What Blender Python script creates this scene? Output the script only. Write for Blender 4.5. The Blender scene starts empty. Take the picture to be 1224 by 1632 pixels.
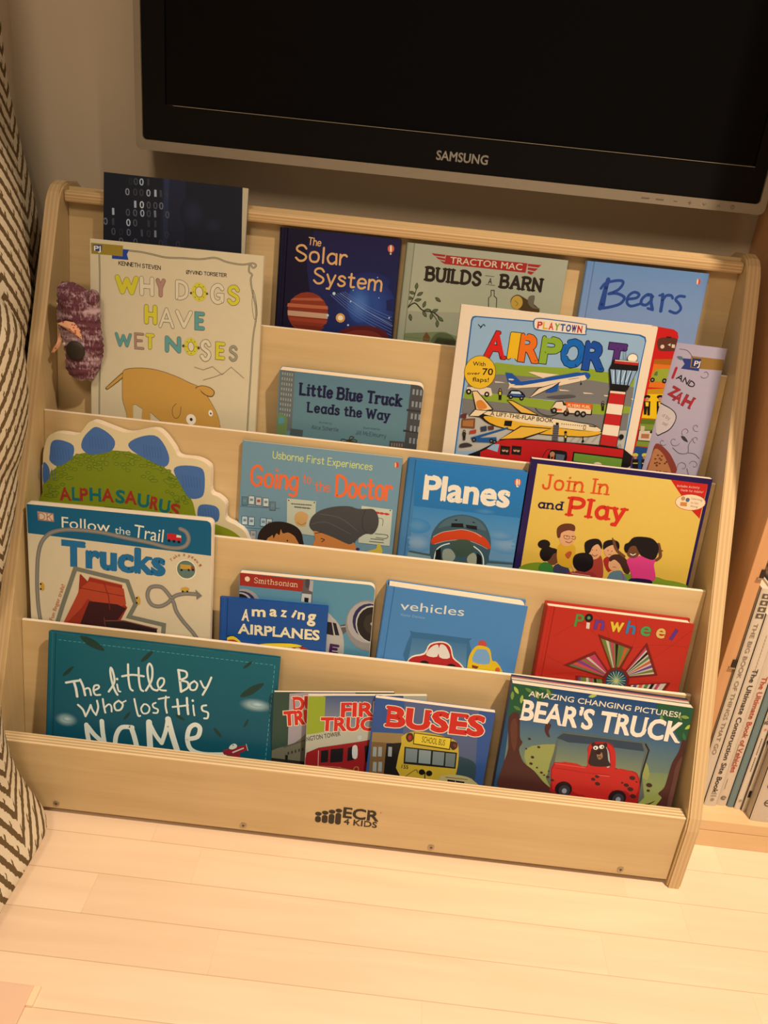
import bpy, bmesh, math, random
from mathutils import Vector, Matrix
from mathutils.geometry import tessellate_polygon

random.seed(7)
SC = bpy.context.scene
COL = SC.collection
W = 0.88          # inside width of the book display (m)
WALL = 0.40       # y of the back wall

# ------------------------------------------------------------------ camera
cam = bpy.data.objects.new('camera', bpy.data.cameras.new('camera'))
COL.objects.link(cam)
cam.data.sensor_fit = 'VERTICAL'; cam.data.sensor_height = 36.0
cam.data.lens = 36.0 * 1318.76 / 1632.0
cam.data.clip_start = 0.02
cam.matrix_world = Matrix([[0.9937361, -0.1109829, 0.0130903, 0.4709598], [0.057025, 0.4028555, -0.9134854, -0.8195087], [0.0961077, 0.9085099, 0.4066608, 0.8542651], [0.0, 0.0, 0.0, 1.0]])
SC.camera = cam

# ------------------------------------------------------------------ light
world = bpy.data.worlds.new('room_ambient'); SC.world = world; world.use_nodes = True
bg = world.node_tree.nodes['Background']
bg.inputs[0].default_value = (1.0, 0.75, 0.52, 1); bg.inputs[1].default_value = 0.11

def area(name, loc, target, size, power, color):
    d = bpy.data.lights.new(name, 'AREA'); d.shape = 'DISK'; d.size = size; d.energy = power; d.color = color
    o = bpy.data.objects.new(name, d); COL.objects.link(o); o.location = loc
    o.rotation_euler = (Vector(target) - Vector(loc)).to_track_quat('-Z', 'Y').to_euler()
    return o
def spot(name, loc, target, radius, power, color, angle, blend):
    d = bpy.data.lights.new(name, 'SPOT'); d.shadow_soft_size = radius; d.energy = power; d.color = color; d.spot_size = math.radians(angle); d.spot_blend = blend
    o = bpy.data.objects.new(name, d); COL.objects.link(o); o.location = loc
    o.rotation_euler = (Vector(target) - Vector(loc)).to_track_quat('-Z', 'Y').to_euler()
    return o
spot('recessed_ceiling_lamp', (1.28, -0.80, 2.35), (1.12, -0.42, 0.0), 0.045, 140, (1.0, 0.74, 0.50), 88, 1.0)
area('fill_light', (0.1, -1.9, 2.35), (0.5, 0.0, 0.0), 0.6, 10, (1.0, 0.74, 0.50))  # added soft fill from behind the camera, not a fitting of the room

SC.view_settings.view_transform = 'Standard'; SC.view_settings.look = 'None'
SC.view_settings.exposure = 1.08; SC.view_settings.gamma = 1.0
SC.view_settings.use_curve_mapping = False

# ------------------------------------------------------------------ materials
def lin(h):
    """sRGB triple 0..255 -> linear"""
    return tuple(((c / 255 + .055) / 1.055) ** 2.4 if c > 10 else c / 255 / 12.92 for c in h)
def nmat(name):
    m = bpy.data.materials.new(name); m.use_nodes = True
    nt = m.node_tree; b = nt.nodes['Principled BSDF']
    return m, nt, b
def node(nt, typ, **kw):
    n = nt.nodes.new(typ)
    for k, v in kw.items():
        if k.startswith('i_'):
            n.inputs[k[2:].replace('_', ' ')].default_value = v
        else:
            setattr(n, k, v)
    return n
def plain(name, col, rough=.5, metal=0, noise=.06, scale=60, bump=0, coat=0):
    m, nt, b = nmat(name); L = nt.links
    tc = node(nt, 'ShaderNodeTexCoord'); n = node(nt, 'ShaderNodeTexNoise', i_Scale=scale, i_Detail=4.0)
    L.new(tc.outputs['Object'], n.inputs['Vector'])
    mix = node(nt, 'ShaderNodeMix', data_type='RGBA')
    mix.inputs[6].default_value = tuple(c * (1 - noise) for c in col) + (1,); mix.inputs[7].default_value = tuple(min(1, c * (1 + noise)) for c in col) + (1,)
    L.new(n.outputs['Fac'], mix.inputs[0]); L.new(mix.outputs[2], b.inputs['Base Color'])
    b.inputs['Roughness'].default_value = rough; b.inputs['Metallic'].default_value = metal; b.inputs['Coat Weight'].default_value = coat
    if bump:
        bp = node(nt, 'ShaderNodeBump', i_Strength=bump, i_Distance=.001); L.new(n.outputs['Fac'], bp.inputs['Height']); L.new(bp.outputs[0], b.inputs['Normal'])
    return m
def wood(name, c1, c2, along='X', rough=.38, grain=1.0, knots=0.0, coat=.15):
    """c1/c2 = the two tones; the grain runs along the named axis of the object"""
    m, nt, b = nmat(name); L = nt.links
    tc = node(nt, 'ShaderNodeTexCoord'); mp = node(nt, 'ShaderNodeMapping')
    s = {'X': (1.2, 22, 22), 'Y': (22, 1.2, 22), 'Z': (22, 22, 1.2)}[along]
    mp.inputs['Scale'].default_value = tuple(v * grain for v in s)
    L.new(tc.outputs['Object'], mp.inputs[0])
    n1 = node(nt, 'ShaderNodeTexNoise', i_Scale=1.6, i_Detail=3.0, i_Distortion=.8); L.new(mp.outputs[0], n1.inputs['Vector'])
    n2 = node(nt, 'ShaderNodeTexNoise', i_Scale=9.0, i_Detail=5.0); L.new(mp.outputs[0], n2.inputs['Vector'])
    n3 = node(nt, 'ShaderNodeTexNoise', i_Scale=5.0, i_Detail=2.0); L.new(tc.outputs['Object'], n3.inputs['Vector'])
    a = node(nt, 'ShaderNodeMath', operation='MULTIPLY_ADD'); L.new(n2.outputs['Fac'], a.inputs[0]); a.inputs[1].default_value = .45; L.new(n1.outputs['Fac'], a.inputs[2])
    a2 = node(nt, 'ShaderNodeMath', operation='MULTIPLY_ADD'); L.new(n3.outputs['Fac'], a2.inputs[0]); a2.inputs[1].default_value = .6; L.new(a.outputs[0], a2.inputs[2])
    r = node(nt, 'ShaderNodeMapRange'); r.inputs['From Min'].default_value = .75; r.inputs['From Max'].default_value = 1.3; L.new(a2.outputs[0], r.inputs[0])
    mix = node(nt, 'ShaderNodeMix', data_type='RGBA'); mix.inputs[6].default_value = c1 + (1,); mix.inputs[7].default_value = c2 + (1,)
    L.new(r.outputs[0], mix.inputs[0]); out = mix.outputs[2]
    if knots:
        mp2 = node(nt, 'ShaderNodeMapping'); mp2.inputs['Scale'].default_value = {'X': (.4, 1, 1), 'Y': (1, .4, 1), 'Z': (1, 1, .45)}[along]; L.new(tc.outputs['Object'], mp2.inputs[0])
        v = node(nt, 'ShaderNodeTexVoronoi', i_Scale=knots); L.new(mp2.outputs[0], v.inputs['Vector'])
        kr = node(nt, 'ShaderNodeMapRange'); kr.inputs['From Min'].default_value = .05; kr.inputs['From Max'].default_value = .14; kr.inputs['To Min'].default_value = .75; kr.inputs['To Max'].default_value = 0; L.new(v.outputs['Distance'], kr.inputs[0])
        mk = node(nt, 'ShaderNodeMix', data_type='RGBA'); L.new(kr.outputs[0], mk.inputs[0]); L.new(out, mk.inputs[6]); mk.inputs[7].default_value = (c1[0] * .35, c1[1] * .22, c1[2] * .15, 1); out = mk.outputs[2]
    L.new(out, b.inputs['Base Color']); b.inputs['Roughness'].default_value = rough; b.inputs['Coat Weight'].default_value = coat; b.inputs['Coat Roughness'].default_value = .25
    return m
def ply_edge(name, axis, t, c1, c2, layers=7):
    """laminated plywood edge: light and dark plies across the thickness axis"""
    m, nt, b = nmat(name); L = nt.links
    tc = node(nt, 'ShaderNodeTexCoord'); sp = node(nt, 'ShaderNodeSeparateXYZ'); L.new(tc.outputs['Object'], sp.inputs[0])
    n = node(nt, 'ShaderNodeTexNoise', i_Scale=14.0, i_Detail=3.0); L.new(tc.outputs['Object'], n.inputs['Vector'])
    k = node(nt, 'ShaderNodeMath', operation='MULTIPLY'); L.new(sp.outputs[axis], k.inputs[0]); k.inputs[1].default_value = math.pi * layers / t
    k2 = node(nt, 'ShaderNodeMath', operation='MULTIPLY_ADD'); L.new(n.outputs['Fac'], k2.inputs[0]); k2.inputs[1].default_value = .6; L.new(k.outputs[0], k2.inputs[2])
    s = node(nt, 'ShaderNodeMath', operation='SINE'); L.new(k2.outputs[0], s.inputs[0])
    r = node(nt, 'ShaderNodeMapRange'); r.inputs['From Min'].default_value = -.5; r.inputs['From Max'].default_value = .8; L.new(s.outputs[0], r.inputs[0])
    mix = node(nt, 'ShaderNodeMix', data_type='RGBA'); mix.inputs[6].default_value = c1 + (1,); mix.inputs[7].default_value = c2 + (1,)
    L.new(r.outputs[0], mix.inputs[0]); L.new(mix.outputs[2], b.inputs['Base Color']); b.inputs['Roughness'].default_value = .42; b.inputs['Coat Weight'].default_value = .1
    return m
BIR1, BIR2 = (.51, .385, .205), (.60, .475, .27)
M = {}
M['birch_x'] = wood('birch_plywood_face', BIR1, BIR2, 'X')
M['birch_z'] = wood('birch_plywood_side', BIR1, BIR2, 'Z')
M['edge_x'] = ply_edge('birch_plywood_edge_side', 'X', .018, (.52, .385, .21), (.60, .46, .27))
M['edge_y'] = ply_edge('birch_plywood_edge_front', 'Y', .018, (.52, .38, .20), (.78, .65, .44))
M['edge_z'] = ply_edge('birch_plywood_edge_rail', 'Z', .015, (.46, .32, .16), (.62, .47, .27), 8)
M['pine'] = wood('knotty_pine', (.56, .30, .14), (.66, .39, .20), 'Z', .5, .7, 3.2)
M['pine_x'] = wood('pine_board', (.66, .47, .26), (.74, .55, .33), 'X', .45, .8)
M['pink_wood'] = plain('pale_pink_board', (.76, .55, .43), .5, noise=.05, scale=20)
M['cream_edge'] = plain('cream_corner', (.86, .70, .50), .5)
M['wall'] = plain('beige_painted_wall', (.53, .47, .37), .85, noise=.03, scale=8)
M['wall_side'] = plain('beige_painted_side_wall', (.56, .49, .39), .85, noise=.03, scale=8)
M['ceil'] = plain('white_ceiling', (.7, .68, .62), .9)
M['black_gloss'] = plain('black_gloss_plastic', (.006, .006, .006), .16, noise=0)
M['screen'] = plain('dark_screen_glass', (.003, .003, .0035), .18, noise=0)
for k_ in ('black_gloss', 'screen'): M[k_].node_tree.nodes['Principled BSDF'].inputs['Specular IOR Level'].default_value = .08
M['silver'] = plain('champagne_grey_plastic', (.25, .225, .18), .35, metal=.2, noise=.03)
M['seam'] = plain('dark_seam', (.02, .015, .01), .6)
M['logo_silver'] = plain('silver_lettering', (.50, .49, .46), .3, metal=.5, noise=.02)
M['grey_ink'] = plain('grey_printed_symbols', (.12, .10, .08), .5)
M['black_ink'] = plain('black_stamped_ink', (.02, .016, .013), .55)
M['red_ink'] = plain('red_ink', (.5, .1, .05), .5)
M['metal'] = plain('screw_metal', (.42, .36, .27), .35, metal=.8)
M['recess_shade'] = plain('recess_shade', (.03, .015, .008), .8)  # near-black colour stands for the shade inside the peg slots
M['paper'] = plain('white_page_edges', (.80, .76, .70), .7, noise=.05, scale=300)
M['board_edge'] = plain('cream_board_pages', (.80, .74, .64), .6, noise=.04, scale=80)

def page_mat():
    m, nt, b = nmat('stacked_pages'); L = nt.links
    tc = node(nt, 'ShaderNodeTexCoord'); sp = node(nt, 'ShaderNodeSeparateXYZ'); L.new(tc.outputs['Object'], sp.inputs[0])
    k = node(nt, 'ShaderNodeMath', operation='MULTIPLY'); L.new(sp.outputs['Z'], k.inputs[0]); k.inputs[1].default_value = 3400
    s = node(nt, 'ShaderNodeMath', operation='SINE'); L.new(k.outputs[0], s.inputs[0])
    r = node(nt, 'ShaderNodeMapRange'); r.inputs['From Min'].default_value = -1; L.new(s.outputs[0], r.inputs[0])
    mix = node(nt, 'ShaderNodeMix', data_type='RGBA'); mix.inputs[6].default_value = (.62, .56, .47, 1); mix.inputs[7].default_value = (.84, .79, .71, 1)
    L.new(r.outputs[0], mix.inputs[0]); L.new(mix.outputs[2], b.inputs['Base Color']); b.inputs['Roughness'].default_value = .7
    return m
M['pages'] = page_mat()

def ink_mat(name, rough, coat):
    """printed cover: the print's own colours (stored per vertex of the artwork) with a little paper mottling"""
    m, nt, b = nmat(name); L = nt.links
    at = node(nt, 'ShaderNodeAttribute', attribute_name='ink')
    tc = node(nt, 'ShaderNodeTexCoord'); n = node(nt, 'ShaderNodeTexNoise', i_Scale=90.0, i_Detail=3.0); L.new(tc.outputs['Object'], n.inputs['Vector'])
    r = node(nt, 'ShaderNodeMapRange'); r.inputs['To Min'].default_value = .97; r.inputs['To Max'].default_value = 1.03; L.new(n.outputs['Fac'], r.inputs[0])
    v = node(nt, 'ShaderNodeVectorMath', operation='SCALE'); L.new(at.outputs['Color'], v.inputs[0]); L.new(r.outputs[0], v.inputs['Scale'])
    L.new(v.outputs[0], b.inputs['Base Color']); b.inputs['Roughness'].default_value = rough; b.inputs['Coat Weight'].default_value = coat; b.inputs['Coat Roughness'].default_value = .12
    b.inputs['Specular IOR Level'].default_value = .22
    return m
INK = ink_mat('printed_cover', .4, .03)
INK_MATT = ink_mat('printed_cover_matt', .65, 0)

def floor_mat():
    m, nt, b = nmat('whitewashed_floor_boards'); L = nt.links
    tc = node(nt, 'ShaderNodeTexCoord'); sp = node(nt, 'ShaderNodeSeparateXYZ'); L.new(tc.outputs['Object'], sp.inputs[0])
    def mth(op, a, b_=None, c=None):
        n = node(nt, 'ShaderNodeMath', operation=op)
        for i, q in enumerate((a, b_, c)):
            if q is None: continue
            if isinstance(q, (int, float)): n.inputs[i].default_value = q
            else: L.new(q, n.inputs[i])
        return n.outputs[0]
    PW = .0583
    row = mth('DIVIDE', mth('ADD', sp.outputs['Y'], .0864 + PW * 40), PW)
    ri = mth('FLOOR', row); rf = mth('FRACT', row)
    wn = node(nt, 'ShaderNodeTexWhiteNoise', noise_dimensions='1D'); L.new(ri, wn.inputs['W'])
    xo = mth('ADD', sp.outputs['X'], mth('MULTIPLY', wn.outputs['Value'], 1.3))
    xr = mth('DIVIDE', mth('ADD', xo, 20), .62); xi = mth('FLOOR', xr); xf = mth('FRACT', xr)
    wn2 = node(nt, 'ShaderNodeTexWhiteNoise', noise_dimensions='2D'); cb = node(nt, 'ShaderNodeCombineXYZ'); L.new(ri, cb.inputs[0]); L.new(xi, cb.inputs[1]); L.new(cb.outputs[0], wn2.inputs['Vector'])
    cb2 = node(nt, 'ShaderNodeCombineXYZ'); L.new(mth('MULTIPLY', sp.outputs['X'], 2.2), cb2.inputs[0]); L.new(mth('MULTIPLY', sp.outputs['Y'], 26), cb2.inputs[1]); L.new(mth('MULTIPLY', wn2.outputs['Value'], 30), cb2.inputs[2])
    g = node(nt, 'ShaderNodeTexNoise', i_Scale=1.3, i_Detail=6.0, i_Distortion=1.0); L.new(cb2.outputs[0], g.inputs['Vector'])
    g2 = node(nt, 'ShaderNodeTexNoise', i_Scale=6.0, i_Detail=3.0); L.new(tc.outputs['Object'], g2.inputs['Vector'])
    f = mth('ADD', mth('MULTIPLY', g.outputs['Fac'], .9), mth('MULTIPLY', wn2.outputs['Value'], .35)); f = mth('ADD', f, mth('MULTIPLY', g2.outputs['Fac'], .3))
    r = node(nt, 'ShaderNodeMapRange'); r.inputs['From Min'].default_value = .45; r.inputs['From Max'].default_value = 1.15; L.new(f, r.inputs[0])
    mix = node(nt, 'ShaderNodeMix', data_type='RGBA'); mix.inputs[6].default_value = (.85, .70, .545, 1); mix.inputs[7].default_value = (.74, .58, .435, 1); L.new(r.outputs[0], mix.inputs[0])
    # narrow dark joint between boards, finer one every second row, short end joints
    j = mth('LESS_THAN', rf, .016); e = mth('LESS_THAN', xf, .0016)
    jj = mth('MINIMUM', mth('ADD', mth('MULTIPLY', j, .5), mth('MULTIPLY', e, .12)), 1.0)
    mj = node(nt, 'ShaderNodeMix', data_type='RGBA'); L.new(jj, mj.inputs[0]); L.new(mix.outputs[2], mj.inputs[6]); mj.inputs[7].default_value = (.30, .19, .09, 1)
    v = node(nt, 'ShaderNodeTexVoronoi', i_Scale=3.1); mp = node(nt, 'ShaderNodeMapping'); mp.inputs['Scale'].default_value = (.7, 1.4, 1); L.new(tc.outputs['Object'], mp.inputs[0]); L.new(mp.outputs[0], v.inputs['Vector'])
    kr = node(nt, 'ShaderNodeMapRange'); kr.inputs['From Min'].default_value = .008; kr.inputs['From Max'].default_value = .035; kr.inputs['To Min'].default_value = .55; kr.inputs['To Max'].default_value = 0; L.new(v.outputs['Distance'], kr.inputs[0])
    mk = node(nt, 'ShaderNodeMix', data_type='RGBA'); L.new(kr.outputs[0], mk.inputs[0]); L.new(mj.outputs[2], mk.inputs[6]); mk.inputs[7].default_value = (.42, .26, .13, 1)
    L.new(mk.outputs[2], b.inputs['Base Color']); b.inputs['Roughness'].default_value = .42; b.inputs['Coat Weight'].default_value = .12; b.inputs['Coat Roughness'].default_value = .3
    return m
M['floor'] = floor_mat()

def chevron_mat(name, sx, sz, seed):
    """cream cotton with brushed brown chevron stripes, laid out on the cloth's UV map in metres"""
    m, nt, b = nmat(name); L = nt.links
    uv = node(nt, 'ShaderNodeUVMap'); sp = node(nt, 'ShaderNodeSeparateXYZ'); L.new(uv.outputs[0], sp.inputs[0])
    def mth(op, a, b_=None):
        n = node(nt, 'ShaderNodeMath', operation=op)
        for i, q in enumerate((a, b_)):
            if q is None: continue
            if isinstance(q, (int, float)): n.inputs[i].default_value = q
            else: L.new(q, n.inputs[i])
        return n.outputs[0]
    n = node(nt, 'ShaderNodeTexNoise', i_Scale=210.0, i_Detail=1.0); L.new(uv.outputs[0], n.inputs['Vector'])
    tri = mth('PINGPONG', mth('ADD', sp.outputs['X'], 5 + seed * .013), sx)
    s = mth('ADD', mth('ADD', sp.outputs['Y'], mth('MULTIPLY', tri, 1.6)), mth('MULTIPLY', n.outputs['Fac'], .006))
    fr = mth('FRACT', mth('DIVIDE', mth('ADD', s, 10), sz))
    # short cross ticks leaving each stripe
    t2 = mth('FRACT', mth('MULTIPLY', mth('ADD', sp.outputs['X'], mth('MULTIPLY', n.outputs['Fac'], .004)), 75))
    tick = mth('MULTIPLY', mth('LESS_THAN', t2, .13), mth('LESS_THAN', fr, .66))
    st = mth('MAXIMUM', mth('LESS_THAN', fr, .40), tick)
    mix = node(nt, 'ShaderNodeMix', data_type='RGBA'); L.new(st, mix.inputs[0]); mix.inputs[6].default_value = (.66, .60, .47, 1); mix.inputs[7].default_value = (.13, .09, .045, 1)
    L.new(mix.outputs[2], b.inputs['Base Color']); b.inputs['Roughness'].default_value = .9; b.inputs['Specular IOR Level'].default_value = .15
    w = node(nt, 'ShaderNodeTexNoise', i_Scale=900.0); L.new(uv.outputs[0], w.inputs['Vector'])
    bp = node(nt, 'ShaderNodeBump', i_Strength=.25, i_Distance=.0006); L.new(w.outputs['Fac'], bp.inputs['Height']); L.new(bp.outputs[0], b.inputs['Normal'])
    return m

def knit_mat():
    m, nt, b = nmat('purple_marled_knit'); L = nt.links
    tc = node(nt, 'ShaderNodeTexCoord'); mp = node(nt, 'ShaderNodeMapping'); mp.inputs['Scale'].default_value = (420, 420, 150); L.new(tc.outputs['Object'], mp.inputs[0])
    n = node(nt, 'ShaderNodeTexNoise', i_Scale=1.0, i_Detail=3.0); L.new(mp.outputs[0], n.inputs['Vector'])
    w = node(nt, 'ShaderNodeTexNoise', i_Scale=1.0, i_Detail=2.0); mp2 = node(nt, 'ShaderNodeMapping'); mp2.inputs['Scale'].default_value = (22, 22, 95); L.new(tc.outputs['Object'], mp2.inputs[0]); L.new(mp2.outputs[0], w.inputs['Vector'])
    a = node(nt, 'ShaderNodeMath', operation='MULTIPLY_ADD'); L.new(w.outputs['Fac'], a.inputs[0]); a.inputs[1].default_value = 1.5; L.new(n.outputs['Fac'], a.inputs[2])
    r = node(nt, 'ShaderNodeMapRange'); r.inputs['From Min'].default_value = 1.18; r.inputs['From Max'].default_value = 1.5; L.new(a.outputs[0], r.inputs[0])
    mix = node(nt, 'ShaderNodeMix', data_type='RGBA'); mix.inputs[6].default_value = (.115, .035, .06, 1); mix.inputs[7].default_value = (.46, .34, .42, 1)
    L.new(r.outputs[0], mix.inputs[0]); L.new(mix.outputs[2], b.inputs['Base Color']); b.inputs['Roughness'].default_value = .95
    bp = node(nt, 'ShaderNodeBump', i_Strength=.6, i_Distance=.001); L.new(n.outputs['Fac'], bp.inputs['Height']); L.new(bp.outputs[0], b.inputs['Normal'])
    return m
def dotted_mat():
    m, nt, b = nmat('cream_fabric_with_red_flowers'); L = nt.links
    tc = node(nt, 'ShaderNodeTexCoord'); v = node(nt, 'ShaderNodeTexVoronoi', i_Scale=260.0); L.new(tc.outputs['Object'], v.inputs['Vector'])
    k = node(nt, 'ShaderNodeMath', operation='LESS_THAN'); L.new(v.outputs['Distance'], k.inputs[0]); k.inputs[1].default_value = .3
    mix = node(nt, 'ShaderNodeMix', data_type='RGBA'); L.new(k.outputs[0], mix.inputs[0]); mix.inputs[6].default_value = (.72, .40, .26, 1); mix.inputs[7].default_value = (.45, .08, .05, 1)
    L.new(mix.outputs[2], b.inputs['Base Color']); b.inputs['Roughness'].default_value = .9
    return m

# ------------------------------------------------------------------ mesh helpers
def link(name, me, parent=None, mats=()):
    o = bpy.data.objects.new(name, me); COL.objects.link(o)
    for m in mats: me.materials.append(m)
    if parent: o.parent = parent
    return o
def thing(name, label, cat, loc, mat=None, group=None):
    o = bpy.data.objects.new(name, None); COL.objects.link(o); o.empty_display_size = .02
    if mat is not None: o.matrix_world = mat
    else: o.location = loc
    o['label'] = label; o['category'] = cat
    if group: o['group'] = group
    return o
def tag(o, label, cat, group=None):
    o['label'] = label; o['category'] = cat
    if group: o['group'] = group
def bm_obj(name, bm, mats, parent=None, off=(0, 0, 0), smooth=False):
    me = bpy.data.meshes.new(name)
    bmesh.ops.recalc_face_normals(bm, faces=bm.faces[:])
    if any(off): bmesh.ops.translate(bm, verts=bm.verts[:], vec=[-c for c in off])
    bm.to_mesh(me); bm.free()
    if smooth:
        for p in me.polygons: p.use_smooth = True
    return link(name, me, parent, mats)
def box(bm, x0, x1, y0, y1, z0, z1, bev=0, mi=0, skew=None):
    r = bmesh.ops.create_cube(bm, size=1)
    vs = r['verts']
    for v in vs:
        v.co = Vector((x0 + (v.co.x + .5) * (x1 - x0), y0 + (v.co.y + .5) * (y1 - y0), z0 + (v.co.z + .5) * (z1 - z0)))
        if skew: v.co.y += skew * (v.co.z - z1)
    fs = {f for v in vs for f in v.link_faces}
    for f in fs: f.material_index = mi
    if bev:
        es = {e for v in vs for e in v.link_edges}
        bmesh.ops.bevel(bm, geom=list(es), offset=bev, segments=2, affect='EDGES', profile=.6)
def prism(bm, pts, axis, a, b, mi_side=0, mi_cap=0):
    """closed polygon pts extruded along an axis from a to b"""
    def P(p, t):
        return {'x': (t, p[0], p[1]), 'y': (p[0], t, p[1]), 'z': (p[0], p[1], t)}[axis]
    v0 = [bm.verts.new(P(p, a)) for p in pts]; v1 = [bm.verts.new(P(p, b)) for p in pts]
    n = len(pts)
    for i in range(n):
        f = bm.faces.new((v0[i], v0[(i + 1) % n], v1[(i + 1) % n], v1[i])); f.material_index = mi_side
    for vs in (v0, v1):
        f = bm.faces.new(vs); f.material_index = mi_cap
def cyl(bm, c, r, d, axis='y', n=20, mi=0):
    r_ = bmesh.ops.create_cone(bm, cap_ends=True, segments=n, radius1=r, radius2=r, depth=d)
    R = {'y': Matrix.Rotation(math.pi / 2, 4, 'X'), 'x': Matrix.Rotation(math.pi / 2, 4, 'Y'), 'z': Matrix.Identity(4)}[axis]
    for v in r_['verts']: v.co = (R @ v.co) + Vector(c)
    for f in {f for v in r_['verts'] for f in v.link_faces}: f.material_index = mi
def rounded(w, h, r, n=5, x0=0, y0=0, corners=(1, 1, 1, 1)):
    """rounded rectangle, corners = bottom-left, bottom-right, top-right, top-left"""
    out = []
    for k, (cx, cy, a) in enumerate(((r, r, 180), (w - r, r, 270), (w - r, h - r, 0), (r, h - r, 90))):
        if corners[k]:
            for i in range(n + 1):
                t = math.radians(a + 90 * i / n); out.append((x0 + cx + r * math.cos(t), y0 + cy + r * math.sin(t)))
        else: out.append((x0 + (0, w, w, 0)[k], y0 + (0, 0, h, h)[k]))
    return out

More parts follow.
